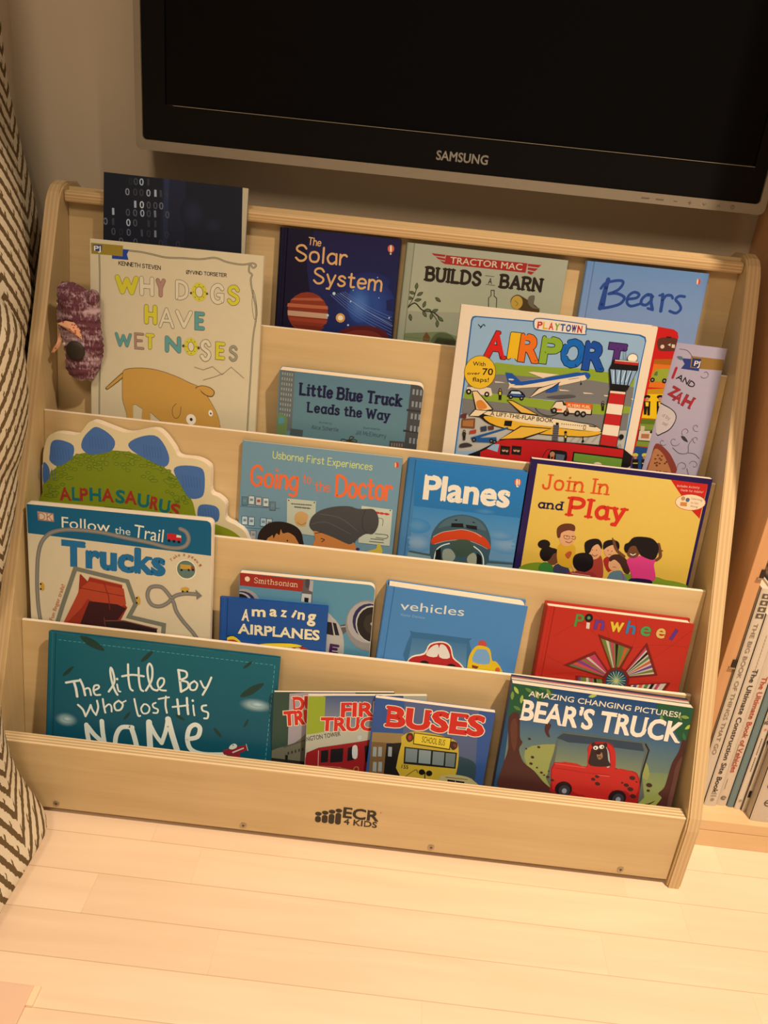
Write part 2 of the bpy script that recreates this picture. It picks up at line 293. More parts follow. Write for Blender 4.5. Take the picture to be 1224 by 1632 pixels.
# ------------------------------------------------------------------ lettering
# hand lettering: centre-line strokes on a grid (cap height 7.5, x-height 5, descender -2.5); '~' = curved stroke
GL = {
'A': (6, '0,0 3,7.5 6,0|1.1,2.6 4.9,2.6'), 'B': (5, '0,0 0,7.5|~0,7.5 3,7.5 4.4,6.6 4.3,5 3,4 0,4|~0,4 3.2,4 5,3 5,1.2 3.4,0 0,0'),
'C': (5.5, '~5.3,6.3 4,7.5 2.2,7.5 .5,6 0,3.7 .6,1.4 2.3,0 4.2,.1 5.4,1.4'), 'D': (5.6, '0,0 0,7.5|~0,7.5 2.6,7.4 5,6 5.6,3.7 5,1.4 2.6,.1 0,0'),
'E': (4.4, '4.4,7.5 0,7.5 0,0 4.4,0|0,4 3.6,4'), 'F': (4.4, '0,0 0,7.5 4.4,7.5|0,4 3.6,4'),
'G': (6, '~5.6,6.2 4.2,7.5 2.3,7.5 .5,6 0,3.7 .6,1.3 2.4,0 4.4,.2 5.6,1.4|5.6,.6 5.6,3.3 3.4,3.3'), 'H': (5.4, '0,0 0,7.5|5.4,0 5.4,7.5|0,3.8 5.4,3.8'),
'I': (.6, '.3,0 .3,7.5'), 'J': (3.4, '3.2,7.5 3.2,2|~3.2,2 2.9,.4 1.6,-.1 .4,.5 0,1.8'), 'K': (5, '0,0 0,7.5|4.8,7.5 0,3|1.6,4.4 5,0'), 'L': (4.2, '0,7.5 0,0 4.2,0'),
'M': (6.6, '0,0 .4,7.5 3.3,1.5 6.2,7.5 6.6,0'), 'N': (5.4, '0,0 0,7.5 5.4,0 5.4,7.5'), 'O': (6.2, '~3.1,7.5 .8,6.6 0,3.7 .8,.9 3.1,0 5.4,.9 6.2,3.7 5.4,6.6 3.1,7.5'),
'Ø': (6.2, '~3.1,7.5 .8,6.6 0,3.7 .8,.9 3.1,0 5.4,.9 6.2,3.7 5.4,6.6 3.1,7.5|0,-.4 6.2,7.9'),
'P': (4.8, '0,0 0,7.5|~0,7.5 3,7.5 4.8,6.6 4.8,4.7 3,3.6 0,3.6'), 'R': (5, '0,0 0,7.5|~0,7.5 3,7.5 4.7,6.6 4.6,4.8 3,3.9 0,3.9|2.4,3.9 5,0'),
'S': (4.8, '~4.6,6.2 3.4,7.5 1.6,7.5 .3,6.4 .4,5 2.2,4 4.2,3 4.7,1.7 3.6,.2 1.6,-.1 0,1.2'), 'T': (5.2, '0,7.5 5.2,7.5|2.6,7.5 2.6,0'),
'U': (5.2, '0,7.5 0,2.4|~0,2.4 .8,.5 2.6,0 4.4,.5 5.2,2.4|5.2,2.4 5.2,7.5'), 'V': (5.6, '0,7.5 2.8,0 5.6,7.5'), 'W': (8, '0,7.5 2,0 4,6.5 6,0 8,7.5'), 'Y': (5, '0,7.5 2.5,3.6 5,7.5|2.5,3.6 2.5,0'),
'a': (4.2, '~4,4.2 2.6,5 1,4.6 0,2.6 .8,.5 2.4,0 4,1.4|4,5 4.2,0'), 'b': (4.2, '0,7.5 0,0|~0,3.6 1.4,5 3.2,4.7 4.2,2.6 3.3,.4 1.5,0 0,1.2'), 'c': (3.6, '~3.5,4.2 2.2,5 .8,4.5 0,2.5 .8,.5 2.2,0 3.6,.9'),
'd': (4.2, '4.2,7.5 4.2,0|~4.2,3.8 2.8,5 1,4.6 0,2.5 .8,.4 2.6,0 4.2,1.3'), 'e': (3.9, '~.1,2.6 3.8,2.8 3.5,4.4 2.1,5 .7,4.4 0,2.5 .8,.4 2.3,0 3.8,.9'), 'f': (2.8, '~2.8,7.2 1.8,7.5 1.1,6.4 1,4|1,4.4 1,0|0,4.8 2.4,4.8'),
'g': (4.1, '~4,4.2 2.6,5 1,4.6 0,2.7 .8,.7 2.4,.2 4,1.6|4.1,5 4.1,0|~4.1,0 3.8,-1.8 2.2,-2.5 .5,-2'), 'h': (3.9, '0,7.5 0,0|~0,3.4 1.4,4.9 3,4.9 3.9,3.4|3.9,3.6 3.9,0'),
'i': (.8, '.4,5 .4,0|.4,6.9 .45,6.95'), 'k': (3.8, '0,7.5 0,0|3.6,5 0,2|1.3,3 3.8,0'), 'l': (.8, '.4,7.5 .4,0'), 'm': (6.4, '0,5 0,0|~0,3.6 1.1,5 2.5,4.8 3.1,3.4|3.1,3.6 3.1,0|~3.1,3.4 4.3,5 5.7,4.8 6.3,3.4|6.3,3.6 6.3,0'),
'n': (3.9, '0,5 0,0|~0,3.4 1.4,4.9 3,4.9 3.9,3.4|3.9,3.6 3.9,0'), 'o': (4.2, '~2.1,5 .6,4.4 0,2.5 .6,.5 2.1,0 3.6,.5 4.2,2.5 3.6,4.4 2.1,5'), 'p': (4.2, '0,5 0,-2.5|~0,3.6 1.4,5 3.2,4.7 4.2,2.6 3.3,.4 1.5,0 0,1.2'),
'r': (3, '0,5 0,0|~0,3 1,4.7 2.3,5 3,4.4'), 's': (3.4, '~3.3,4.2 2.2,5 .8,4.8 .2,3.8 1.2,2.9 2.9,2.2 3.3,1.1 2.3,.1 .8,0 0,.8'), 't': (3, '1.2,6.8 1.2,1|~1.2,1.2 1.6,.1 3,.3|0,4.9 2.8,4.9'),
'u': (3.9, '0,5 0,1.6|~0,1.6 .8,.1 2.4,.1 3.9,1.6|3.9,5 3.9,0'), 'w': (6, '0,5 1.4,0 3,4.4 4.6,0 6,5'), 'x': (3.6, '0,5 3.6,0|3.6,5 0,0'), 'y': (4, '0,5 2,.2|4,5 1.4,-2.2 .2,-2.2'), 'v': (3.8, '0,5 1.9,0 3.8,5'),
'!': (.6, '.3,7.5 .3,2.4|.3,.2 .35,.25'), '.': (.6, '.3,.1 .35,.15'), '-': (2.4, '0,2.8 2.4,2.8')}
def catmull(p, k=5, closed=False):
    out = []; n = len(p)
    rng = range(n) if closed else range(n - 1)
    for i in rng:
        g = (lambda j: p[j % n]) if closed else (lambda j: p[max(0, min(n - 1, j))])
        a, b, c, d = g(i - 1), g(i), g(i + 1), g(i + 2)
        for s in range(k):
            t = s / k
            out.append(tuple(.5 * (2 * b[q] + (c[q] - a[q]) * t + (2 * a[q] - 5 * b[q] + 4 * c[q] - d[q]) * t * t + (3 * b[q] - a[q] - 3 * c[q] + d[q]) * t ** 3) for q in (0, 1)))
    if not closed: out.append(tuple(p[-1]))
    return out
_fc = {}
def typeset(s, bold):
    """a word set in Blender's own typeface: vertices, triangles"""
    key = (s, round(bold, 4))
    if key in _fc: return _fc[key]
    cu = bpy.data.curves.new('lettering', 'FONT'); cu.body = s; cu.size = 1; cu.offset = bold; cu.resolution_u = 3; cu.fill_mode = 'BOTH'
    ob = bpy.data.objects.new('lettering', cu); COL.objects.link(ob)
    bpy.context.view_layer.update()
    me = bpy.data.meshes.new_from_object(ob.evaluated_get(bpy.context.evaluated_depsgraph_get()))
    vs = [(v.co.x, v.co.y) for v in me.vertices]; fs = [tuple(p.vertices) for p in me.polygons]
    bpy.data.objects.remove(ob); bpy.data.curves.remove(cu); bpy.data.meshes.remove(me)
    _fc[key] = (vs, fs); return _fc[key]
CAPH = None

class Art:
    """collects flat coloured shapes; every shape sits a hair above the one before it"""
    def __init__(self, clip=None, z0=.00003, step=.0000105):
        self.v = []; self.f = []; self.c = []; self.z = z0; self.step = step; self.clip = clip
    def _clip(self, pts):
        cp = self.clip
        if not cp: return pts
        n = len(cp)
        for i in range(n):
            a, b = cp[i], cp[(i + 1) % n]; out = []
            side = lambda p: (b[0] - a[0]) * (p[1] - a[1]) - (b[1] - a[1]) * (p[0] - a[0])
            for j in range(len(pts)):
                p, q = pts[j - 1], pts[j]; sp, sq = side(p), side(q)
                if sq >= 0:
                    if sp < 0: t = sp / (sp - sq); out.append((p[0] + (q[0] - p[0]) * t, p[1] + (q[1] - p[1]) * t))
                    out.append(q)
                elif sp >= 0: t = sp / (sp - sq); out.append((p[0] + (q[0] - p[0]) * t, p[1] + (q[1] - p[1]) * t))
            pts = out
            if len(pts) < 3: return []
        return pts
    def inside(self, x, y):
        return not self.clip or len(self._clip([(x - .2, y - .2), (x + .2, y - .2), (x + .2, y + .2), (x - .2, y + .2)])) > 2
    last = None; k = 0; sub = 0.0
    def nudge(self):
        self.k = (self.k + 1) % 6; self.sub = (1 + self.k) * 1.5e-6
    def up(self, col=0):
        # shapes of one colour in a row share a layer
        if col == 0 or col != self.last: self.z += self.step; self.sub = 0.0
        else: self.nudge()
        self.last = col
    def face(self, pts, col, cfun=None):
        pts = self._clip(pts)
        if len(pts) < 3: return
        tri = tessellate_polygon([[Vector((p[0], p[1], 0)) for p in pts]]) if len(pts) > 4 else ([(0, 1, 2)] if len(pts) == 3 else [(0, 1, 2), (0, 2, 3)])
        n = len(self.v); z = self.z + self.sub
        for p in pts:
            self.v.append((p[0] * .001, p[1] * .001, z)); self.c.append(cfun(p) if cfun else col)
        for t in tri:
            a, b, c = (pts[i] for i in t)
            ar = (b[0] - a[0]) * (c[1] - a[1]) - (b[1] - a[1]) * (c[0] - a[0])
            if abs(ar) > 1e-9: self.f.append(tuple(n + i for i in (t if ar > 0 else t[::-1])))
    def poly(self, col, pts, sm=0):
        self.up(col); self.face(catmull(pts, 3, True) if sm else pts, col)
    def grad(self, c1, c2, pts, sm=0):
        self.up()
        if sm: pts = catmull(pts, 3, True)
        y0 = min(p[1] for p in pts); y1 = max(p[1] for p in pts)
        self.face(pts, None, lambda p: tuple(c2[i] + (c1[i] - c2[i]) * (p[1] - y0) / max(1e-6, y1 - y0) for i in range(3)))
    def stroke(self, col, w, pts, caps=True, up=True):
        if up: self.up(col)
        h = w / 2; P = [pts[0]]
        for p in pts[1:]:
            if math.dist(p, P[-1]) > 1e-4: P.append(p)
        closed = len(P) > 3 and math.dist(P[0], P[-1]) < 1e-3
        if closed: P.pop()
        n = len(P)
        if n < 2: P = [P[0], (P[0][0] + 1e-3, P[0][1])]; n = 2; closed = False
        nrm = []
        for i in range(n if closed else n - 1):
            a, b = P[i], P[(i + 1) % n]; d = math.dist(a, b); nrm.append((-(b[1] - a[1]) / d, (b[0] - a[0]) / d))
        off = []; sharp = []
        for i in range(n):
            if closed or 0 < i < n - 1:
                m1, m2 = nrm[i - 1], nrm[i % len(nrm)]; sx, sy = m1[0] + m2[0], m1[1] + m2[1]; q = sx * sx + sy * sy
                if q < 1.0: off.append(None); sharp.append(i)
                else: off.append((2 * sx / q, 2 * sy / q))
            else: off.append(nrm[0] if i == 0 else nrm[-1])
        for i in range(len(nrm)):
            j = (i + 1) % n; a, b = P[i], P[j]; oa = off[i] or nrm[i]; ob = off[j] or nrm[i]
            self.face([(a[0] + oa[0] * h, a[1] + oa[1] * h), (a[0] - oa[0] * h, a[1] - oa[1] * h), (b[0] - ob[0] * h, b[1] - ob[1] * h), (b[0] + ob[0] * h, b[1] + ob[1] * h)], col)
            self.nudge()
        if w > .25:
            for i in sharp:
                self.nudge(); x, y = P[i]; self.face([(x + h * math.cos(k * math.pi / 5), y + h * math.sin(k * math.pi / 5)) for k in range(10)], col)
            if caps and not closed:
                for (x, y), m, s in ((P[0], nrm[0], 1), (P[-1], nrm[-1], -1)):
                    t0 = math.atan2(m[1], m[0]) + (0 if s == 1 else math.pi)
                    self.face([(x + h * math.cos(t0 + k * math.pi / 5), y + h * math.sin(t0 + k * math.pi / 5)) for k in range(6)], col)
    def ell(self, col, x, y, rx, ry, rot):
        self.up(col); n = 8 if max(rx, ry) < 1.5 else 20; A = math.radians(rot)
        self.face([(x + rx * math.cos(t) * math.cos(A) - ry * math.sin(t) * math.sin(A), y + rx * math.cos(t) * math.sin(A) + ry * math.sin(t) * math.cos(A)) for t in (2 * math.pi * k / n for k in range(n))], col)
    def soft(self, c1, c2, x, y, rx, ry, rot):
        """airbrushed patch of the print: colour c1 in the middle running out to c2"""
        self.up(); A = math.radians(rot); n = 24; base = len(self.v); rings = (0, .3, .55, .8, 1.0); wts = (1, .86, .5, .16, 0)
        for r, wt in zip(rings, wts):
            for k in range(n):
                t = 2 * math.pi * k / n; dx, dy = rx * r * math.cos(t), ry * r * math.sin(t)
                px, py = x + dx * math.cos(A) - dy * math.sin(A), y + dx * math.sin(A) + dy * math.cos(A)
                self.v.append((px * .001, py * .001, self.z)); self.c.append(tuple(c1[i] * wt + c2[i] * (1 - wt) for i in range(3)))
        for j in range(4):
            for k in range(n):
                q = (base + j * n + k, base + (j + 1) * n + k, base + (j + 1) * n + (k + 1) % n, base + j * n + (k + 1) % n)
                if j == 0: q = q[:3]
                if all(self.inside(self.v[i][0] * 1000, self.v[i][1] * 1000) for i in q): self.f.append(q)
    def text(self, col, s, x, y, w, h, rot, font='B', bold=0, oc=None, ow=0):
        global CAPH
        A = math.radians(rot); ca, sa = math.cos(A), math.sin(A)
        T = lambda p: (x + p[0] * ca - p[1] * sa, y + p[0] * sa + p[1] * ca)
        if font == 'B':
            if CAPH is None: CAPH = max(v[1] for v in typeset('H', 0)[0])
            v0 = typeset(s, 0)[0]; xa = min(v[0] for v in v0); xb = max(v[0] for v in v0)
            kx = w / (xb - xa); ky = h / CAPH
            vs, fs = typeset(s, 0); cnt = {}
            for f in fs:
                for i in range(len(f)):
                    e = (f[i - 1], f[i]); k2 = (max(e), min(e)); cnt[k2] = cnt.get(k2, 0) + 1
            edge = [e for e, c in cnt.items() if c == 1]
            nx = {a_: b_ for a_, b_ in edge}; loops = []
            while nx:
                a_, b_ = nx.popitem(); lp = [a_, b_]
                while b_ in nx: b_ = nx.pop(b_); lp.append(b_)
                loops.append(lp)
            P = [T(((v[0] - xa) * kx, v[1] * ky)) for v in vs]; em = h / CAPH
            for cc, off in (((oc, bold + ow), (col, bold)) if oc else ((col, bold),)):
                self.up(); n = len(self.v); self.sub = 0.0
                for p in P: self.v.append((p[0] * .001, p[1] * .001, self.z)); self.c.append(cc)
                for f in fs:
                    ps = [P[i] for i in f]
                    if not all(self.inside(*q) for q in ps): continue
                    ar = sum(ps[i - 1][0] * ps[i][1] - ps[i][0] * ps[i - 1][1] for i in range(len(ps)))
                    self.f.append(tuple(n + i for i in (f if ar > 0 else f[::-1])))
                if off > .004:
                    for lp in loops: self.nudge(); self.stroke(cc, 2 * off * em, [P[i] for i in lp], up=False)
            return
        slab = font == 'SL'; adv = []; t = 0
        for ch in s:
            if ch == ' ': t += 3.2; continue
            g = GL[ch]; adv.append((ch, t)); t += g[0] + (2.5 if slab else 1.7)
        t -= (2.5 if slab else 1.7)
        sw = bold * h; ky = (h - sw * .6) / 7.5; kx = max(.01, (w - sw) / max(t, .6))
        strokes = []
        for ch, tx in adv:
            for st in GL[ch][1].split('|'):
                sm = st[0] == '~'; P = [tuple(float(q) for q in e.split(',')) for e in st.lstrip('~').split(' ')]
                if sm: P = catmull(P, 4)
                Q = [((p[0] + tx) * kx + sw / 2, p[1] * ky + sw * .3) for p in P]; strokes.append((Q, 1))
                if slab and not sm:
                    for a, b in ((0, 1), (-1, -2)):
                        if P[a][1] in (0, 5, 7.5, -2.5) and abs(P[b][1] - P[a][1]) > 2:
                            hw = 1.25 * kx; q = Q[a]; strokes.append(([(q[0] - hw, q[1]), (q[0] + hw, q[1])], .62))
        for cc, ex in (((oc, ow * h * 1.2), (col, 0)) if oc else ((col, 0),)):
            self.up()
            for Q, k in strokes: self.nudge(); self.stroke(cc, sw * k + ex, [T(q) for q in Q], up=False)
    def run(self, ops):
        """ops in millimetres*10: p polygon, g two-tone polygon, s stroke, e ellipse, t lettering"""
        C = lambda h: lin(h) if h else None
        pts = lambda q: [(q[i] * .1, q[i + 1] * .1) for i in range(0, len(q), 2)]
        for a in ops:
            k = a[0]
            if k == 'p': self.poly(C(a[1]), pts(a[3]), a[2])
            elif k == 'g': self.grad(C(a[1]), C(a[2]), pts(a[4]), a[3])
            elif k == 's':
                P = pts(a[4]); self.stroke(C(a[1]), a[2], catmull(P, 4) if a[3] and len(P) > 2 else P)
            elif k == 'e': self.ell(C(a[1]), *a[2:])
            elif k == 'o': self.soft(C(a[1]), C(a[2]), *a[3:])
            elif k == 't': self.text(C(a[1]), a[2], *a[3], font=a[4], bold=a[5], oc=C(a[6]), ow=a[7])

def ink_object(name, parent, art, verts, faces, cols, mat, extra=(), fm=None):
    """one mesh: the board itself (verts/faces/cols) plus its printed artwork"""
    V = list(verts); Fc = list(faces); C = list(cols); n = len(V)
    V += art.v; Fc += [tuple(i + n for i in f) for f in art.f]; C += art.c
    me = bpy.data.meshes.new(name); me.from_pydata(V, [], Fc); me.update()
    at = me.color_attributes.new('ink', 'FLOAT_COLOR', 'POINT')
    flat = []
    for c in C: flat += [c[0], c[1], c[2], 1.0]
    at.data.foreach_set('color', flat)
    o = link(name, me, parent, (mat,) + tuple(extra))
    if fm:
        for i, m in fm: me.polygons[i].material_index = m
    return o
def ring_prism(pts, z0, z1, ctop, cbot=None):
    """closed prism from outline pts (mm) between z0 and z1 (m); returns verts, faces (front first, back, sides)"""
    n = len(pts); V = [(p[0] * .001, p[1] * .001, z1) for p in pts] + [(p[0] * .001, p[1] * .001, z0) for p in pts]
    Fc = [tuple(range(n)), tuple(range(2 * n - 1, n - 1, -1))] + [(i + n, (i + 1) % n + n, (i + 1) % n, i) for i in range(n)]
    H = max(p[1] for p in pts); C = []
    for k in (0, 1):
        for p in pts:
            t = p[1] / H; C.append(tuple(ctop[i] * t + (cbot or ctop)[i] * (1 - t) for i in range(3)))
    return V, Fc, C

BOOKS = {}
def make_book(key, kind, th, radius, label, spine=None, group=None, matt=False, name='picture_book', coverth=None, cat='book', inset=3):
    d = DATA[key]
    Wm, Hm = d['w'], d['h']
    base = lin(d['b']); top, bot = (lin(d['g'][0]), lin(d['g'][1])) if d.get('g') else (base, base)
    root = thing(name, label, cat, None, mat=Matrix(d['m']), group=group)
    ink = INK_MATT if matt else INK
    ct = coverth or {'hard': .0026, 'paper': .0005, 'board': .0018}[kind]
    spc = lin(spine) if spine else base
    if d.get('outline'):
        out = d['outline']; A = Art(None)
        A.run(d['a'])
        V, Fc, C = ring_prism(out, -ct, 0, base)
        tri = tessellate_polygon([[Vector((p[0], p[1], 0)) for p in out]])
        n = len(out); Fc = Fc[2:]
        for t in tri:
            a, b, c = (out[i] for i in t); ar = (b[0] - a[0]) * (c[1] - a[1]) - (b[1] - a[1]) * (c[0] - a[0])
            t = t if ar > 0 else t[::-1]; Fc.append(tuple(t)); Fc.append(tuple(i + n for i in t[::-1]))
        ink_object('front_cover', root, A, V, Fc, C, ink, (M['board_edge'],), [(i, 1) for i in range(n)])
        # the pages keep the same die-cut outline
        V, Fc, C = ring_prism(out, -th, -ct - .0002, base)
        Fc = Fc[2:]
        for t in tri:
            a, b, c = (out[i] for i in t); ar = (b[0] - a[0]) * (c[1] - a[1]) - (b[1] - a[1]) * (c[0] - a[0])
            t = t if ar > 0 else t[::-1]; Fc.append(tuple(t)); Fc.append(tuple(i + n for i in t[::-1]))
        me = bpy.data.meshes.new('page_block'); me.from_pydata(V, [], Fc); link('page_block', me, root, (M['board_edge'],))
        return root
    if kind == 'hard':
        prof = [(-.2, -1.8), (.6, -.5), (2, 0), (5, 0), (6.3, -1.1), (9, -1.1), (10.4, 0), (Wm - .5, 0), (Wm, -.5), (Wm, -ct * 1000), (10.4, -ct * 1000), (5, -ct * 1000 - .3), (-.2, -ct * 1000)]
        V = []; C = []; n = len(prof)
        for y, cc in ((0, bot), (Hm, top)):
            for p in prof: V.append((p[0] * .001, y * .001, p[1] * .001)); C.append(cc)
        Fc = [(i, i + n, (i + 1) % n + n, (i + 1) % n) for i in range(n)]
        Fc = [f[::-1] for f in Fc] + [tuple(range(n)), tuple(range(2 * n - 1, n - 1, -1))]
        A = Art([(10.4, 0), (Wm - .4, 0), (Wm - .4, Hm), (10.4, Hm)]); A.run(d['a'])
        ink_object('front_cover', root, A, V, Fc, C, ink)
        V, Fc, C = ring_prism(rounded(Wm, Hm, .8, 1), -th, -th + ct, spc); ink_object('back_cover', root, Art(), V, Fc, C, ink)
        # rounded spine
        bm = bmesh.new(); k = 8; pts = []
        for i in range(k + 1):
            t = math.pi * i / k; pts.append((.0012 - .0022 * math.sin(t), -.0014 - (th - .0028) * i / k))
        for i in range(k, -1, -1): pts.append((pts[i][0] + .0016, pts[i][1]))
        prism_y(bm, pts, 0, Hm * .001); me_to_ink('spine', bm, root, spc, ink)
        bm = bmesh.new()
        if radius: prism(bm, [(p[0] * .001, p[1] * .001) for p in rounded(Wm - 3 - inset, Hm - 3 - inset, radius, 5, 3, 3, (0, 1, 1, 0))], 'z', -th + ct, -ct - .0002)
        else: box(bm, .003, Wm * .001 - .003, .003, Hm * .001 - inset * .001, -th + ct, -ct - .0002)
        bm_obj('page_block', bm, (M['pages'],), root)
    else:
        cor = (0, 1, 1, 0) if radius else (0, 0, 0, 0)
        out = rounded(Wm, Hm, radius or .5, 6, 0, 0, cor)
        V, Fc, C = ring_prism(out, -ct, 0, top, bot)
        A = Art(out); A.run(d['a'])
        n = len(out)
        ink_object('front_cover', root, A, V, Fc, C, ink, (M['board_edge'],), [(i, 1) for i in range(2, 2 + n)] if kind == 'board' else None)
        bm = bmesh.new(); e = 0.0003 if kind == 'paper' else -.0002
        o2 = rounded(Wm - (0.6 if kind == 'paper' else 0), Hm - .4, radius or .5, 6, .3, .1, cor)
        prism(bm, [(p[0] * .001, p[1] * .001) for p in o2], 'z', -th + ct, -ct - .00005)
        bm_obj('page_block', bm, (M['pages'] if kind == 'paper' else M['board_edge'],), root)
        V, Fc, C = ring_prism(out, -th, -th + ct - .00005, spc); ink_object('back_cover', root, Art(), V, Fc, C, ink)
        V, Fc, C = ring_prism([(-.5, 0), (.25, 0), (.25, Hm), (-.5, Hm)], -th, -.0001, spc); ink_object('spine', root, Art(), V, Fc, C, ink)
    return root
def prism_y(bm, pts, a, b):
    v0 = [bm.verts.new((p[0], a, p[1])) for p in pts]; v1 = [bm.verts.new((p[0], b, p[1])) for p in pts]; n = len(pts)
    for i in range(n): bm.faces.new((v0[i], v0[(i + 1) % n], v1[(i + 1) % n], v1[i]))
    bm.faces.new(v0); bm.faces.new(v1)
def me_to_ink(name, bm, parent, col, mat):
    bmesh.ops.recalc_face_normals(bm, faces=bm.faces[:]); me = bpy.data.meshes.new(name); bm.to_mesh(me); bm.free()
    at = me.color_attributes.new('ink', 'FLOAT_COLOR', 'POINT'); at.data.foreach_set('color', list(col + (1.0,)) * len(me.vertices))
    return link(name, me, parent, (mat,))
def flat_text(name, parent, s, origin, w, h, mat, bold=0, yaw=None, rot=0, thick=.0003):
    """lettering standing on a vertical face that looks towards -y"""
    A = Art(None); A.text((0, 0, 0), s, 0, 0, w, h, 0, 'B', bold)
    me = bpy.data.meshes.new(name)
    me.from_pydata([(v[0], -thick, v[1]) for v in A.v], [], A.f); o = link(name, me, parent, (mat,)); o.location = origin
    return o

# ------------------------------------------------------------------ room
def struct(name, bm, mats):
    o = bm_obj(name, bm, mats); o['kind'] = 'structure'; return o
bm = bmesh.new(); box(bm, -.10, 2.2, -2.6, WALL, -.04, 0); struct('floor', bm, (M['floor'],))
bm = bmesh.new(); box(bm, -.10, 2.2, WALL, WALL + .08, 0, 2.45); struct('wall_back', bm, (M['wall'],))
bm = bmesh.new(); box(bm, -.18, -.10, -2.6, WALL + .08, 0, 2.45); struct('wall_left', bm, (M['wall_side'],))

# ------------------------------------------------------------------ book display
TIER = {1: (0.0877, 0.2398), 2: (0.1334, 0.3695), 3: (0.197, 0.4935), 4: (0.2558, 0.6212)}
FL = {1: .03, 2: .145, 3: .27, 4: .395, 5: .52}
FZ0, FZ1 = 0.0089, 0.1149
SL = .12
OFF = (W / 2, .18, 0)
disp = thing('book_display', 'birch plywood five-tier book display standing on the floor below the television', 'book display', OFF)
def dpart(name, bm, mats): return bm_obj(name, bm, mats, disp, OFF)
side = [(-.005, 0), (-.006, .10), (-.003, .118), (.284, .744), (.290, .756), (.300, .764), (.315, .768), (.350, .766), (.366, .757), (.372, .742), (.372, 0)]
for x0, x1 in ((-.018, 0), (W, W + .018)):
    bm = bmesh.new(); prism(bm, side, 'x', x0, x1, 1, 0)
    es = [e for e in bm.edges if len(e.link_faces) == 2 and {f.material_index for f in e.link_faces} == {0, 1}]
    bmesh.ops.bevel(bm, geom=es, offset=.0022, segments=2, affect='EDGES')
    dpart('side_panel', bm, (M['birch_z'], M['edge_x']))
bm = bmesh.new(); box(bm, .0003, W - .0003, 0, .018, FZ0, FZ1, .0015)
for f in bm.faces:
    if f.calc_center_median().z > FZ1 - .0016 or f.normal.z > .5: f.material_index = 1
front = dpart('front_panel', bm, (M['birch_x'], M['edge_y']))
for k in (1, 2, 3, 4):
    y, z = TIER[k]; bm = bmesh.new(); zb = FL[k] - .006
    box(bm, .0003, W - .0003, y, y + .0045, zb, z, .0008, 0, skew=SL)
    for f in bm.faces:
        if f.calc_center_median().z > z - .0006: f.material_index = 1
    dpart('divider', bm, (M['birch_x'], M['board_edge']))
for k in (1, 2, 3, 4, 5):
    yb = TIER[k][0] - SL * (TIER[k][1] - FL[k]) if k < 5 else .316 - .09 + .0
    ya = .018 if k == 1 else TIER[k - 1][0] - SL * (TIER[k - 1][1] - FL[k]) + .005
    if k == 5: yb = .316 - SL * (.75 - FL[5])
    bm = bmesh.new(); box(bm, .0003, W - .0003, ya, yb, FL[k] - .006, FL[k] - .0002); dpart('tier_floor', bm, (M['birch_x'],))
bm = bmesh.new(); box(bm, .0003, W - .0003, .316, .321, .02, .762, 0, 0, skew=SL); dpart('back_panel', bm, (M['birch_x'],))
bm = bmesh.new(); box(bm, .0003, W - .0003, .2977, .3165, .7435, .7585, .004, 0)
dpart('top_rail', bm, (M['edge_z'],))
# screws and the stamped logo on the front panel
for x in (.0691, .3183, .5671, .8166):
    bm = bmesh.new(); cyl(bm, (x, -.0004, .0182), .0042, .0012, 'y', 20); cyl(bm, (x, -.0008, .0182), .0026, .0012, 'y', 12)
    s = dpart('screw', bm, (M['metal'],))
    bm = bmesh.new(); box(bm, x - .0019, x + .0019, -.0017, -.0013, .0178, .0186); box(bm, x - .0004, x + .0004, -.0017, -.0013, .0163, .0201)
    bm_obj('screw_slot', bm, (M['seam'],), s, OFF)
A = Art(None)
A.text((0, 0, 0), 'ECR', 448.3 - 440, 51.6, 45, 16.6, 0, 'B', .03); A.text((0, 0, 0), '4 KIDS', 449.8 - 440, 40.2, 43, 9.4, 0, 'B', .022)
for i in range(4):
    x = 412.0 - 440 + i * 8.7; hb = 10.6 + i * 3.1; z0 = 38.2
    A.poly((0, 0, 0), rounded(7.5, hb, 3.6, 5, x, z0)); A.ell((0, 0, 0), x + 3.75, z0 + hb + 3.9, 4.3, 3.2, 0)
me = bpy.data.meshes.new('stamped_logo'); me.from_pydata([(v[0], -.0003 - v[2], v[1]) for v in A.v], [], A.f)
lo = link('stamped_logo', me, front, (M['black_ink'],)); lo.location = (W / 2 - OFF[0], -OFF[1], 0)
bm = bmesh.new(); cyl(bm, (.4962, -.0003, .0665), .0007, .0004, 'y', 10); bm_obj('trademark_dot', bm, (M['red_ink'],), front, OFF)

# ------------------------------------------------------------------ television
TX0, TX1, TY, TZ, SX0, SX1, SZ = 0.0859, 0.8986, 0.3300, 0.8149, 0.1235, 0.8731, 0.8705
TT = TZ + .50
tv = thing('television', 'flat black widescreen television with a grey frame, hung above the book display', 'television', ((TX0 + TX1) / 2, TY + .03, TZ))
toff = ((TX0 + TX1) / 2, TY + .03, TZ)
def ringframe(bm, o, i, y0, y1):
    vo = [[bm.verts.new((p[0], y, p[1])) for p in o] for y in (y0, y1)]; vi = [[bm.verts.new((p[0], y, p[1])) for p in i] for y in (y0, y1)]; n = len(o)
    for k in range(n):
        q = (k + 1) % n
        bm.faces.new((vo[0][k], vo[0][q], vi[0][q], vi[0][k])); bm.faces.new((vo[1][k], vo[1][q], vi[1][q], vi[1][k]))
        bm.faces.new((vo[0][k], vo[0][q], vo[1][q], vo[1][k])); bm.faces.new((vi[0][k], vi[0][q], vi[1][q], vi[1][k]))
def rr(x0, x1, z0, z1, r): return rounded(x1 - x0, z1 - z0, r, 5, x0, z0)
bm = bmesh.new(); ringframe(bm, rr(TX0, TX1, TZ, TT, .008), rr(TX0 + .0085, TX1 - .0085, TZ + .0125, TT - .014, .005), TY, TY + .035)
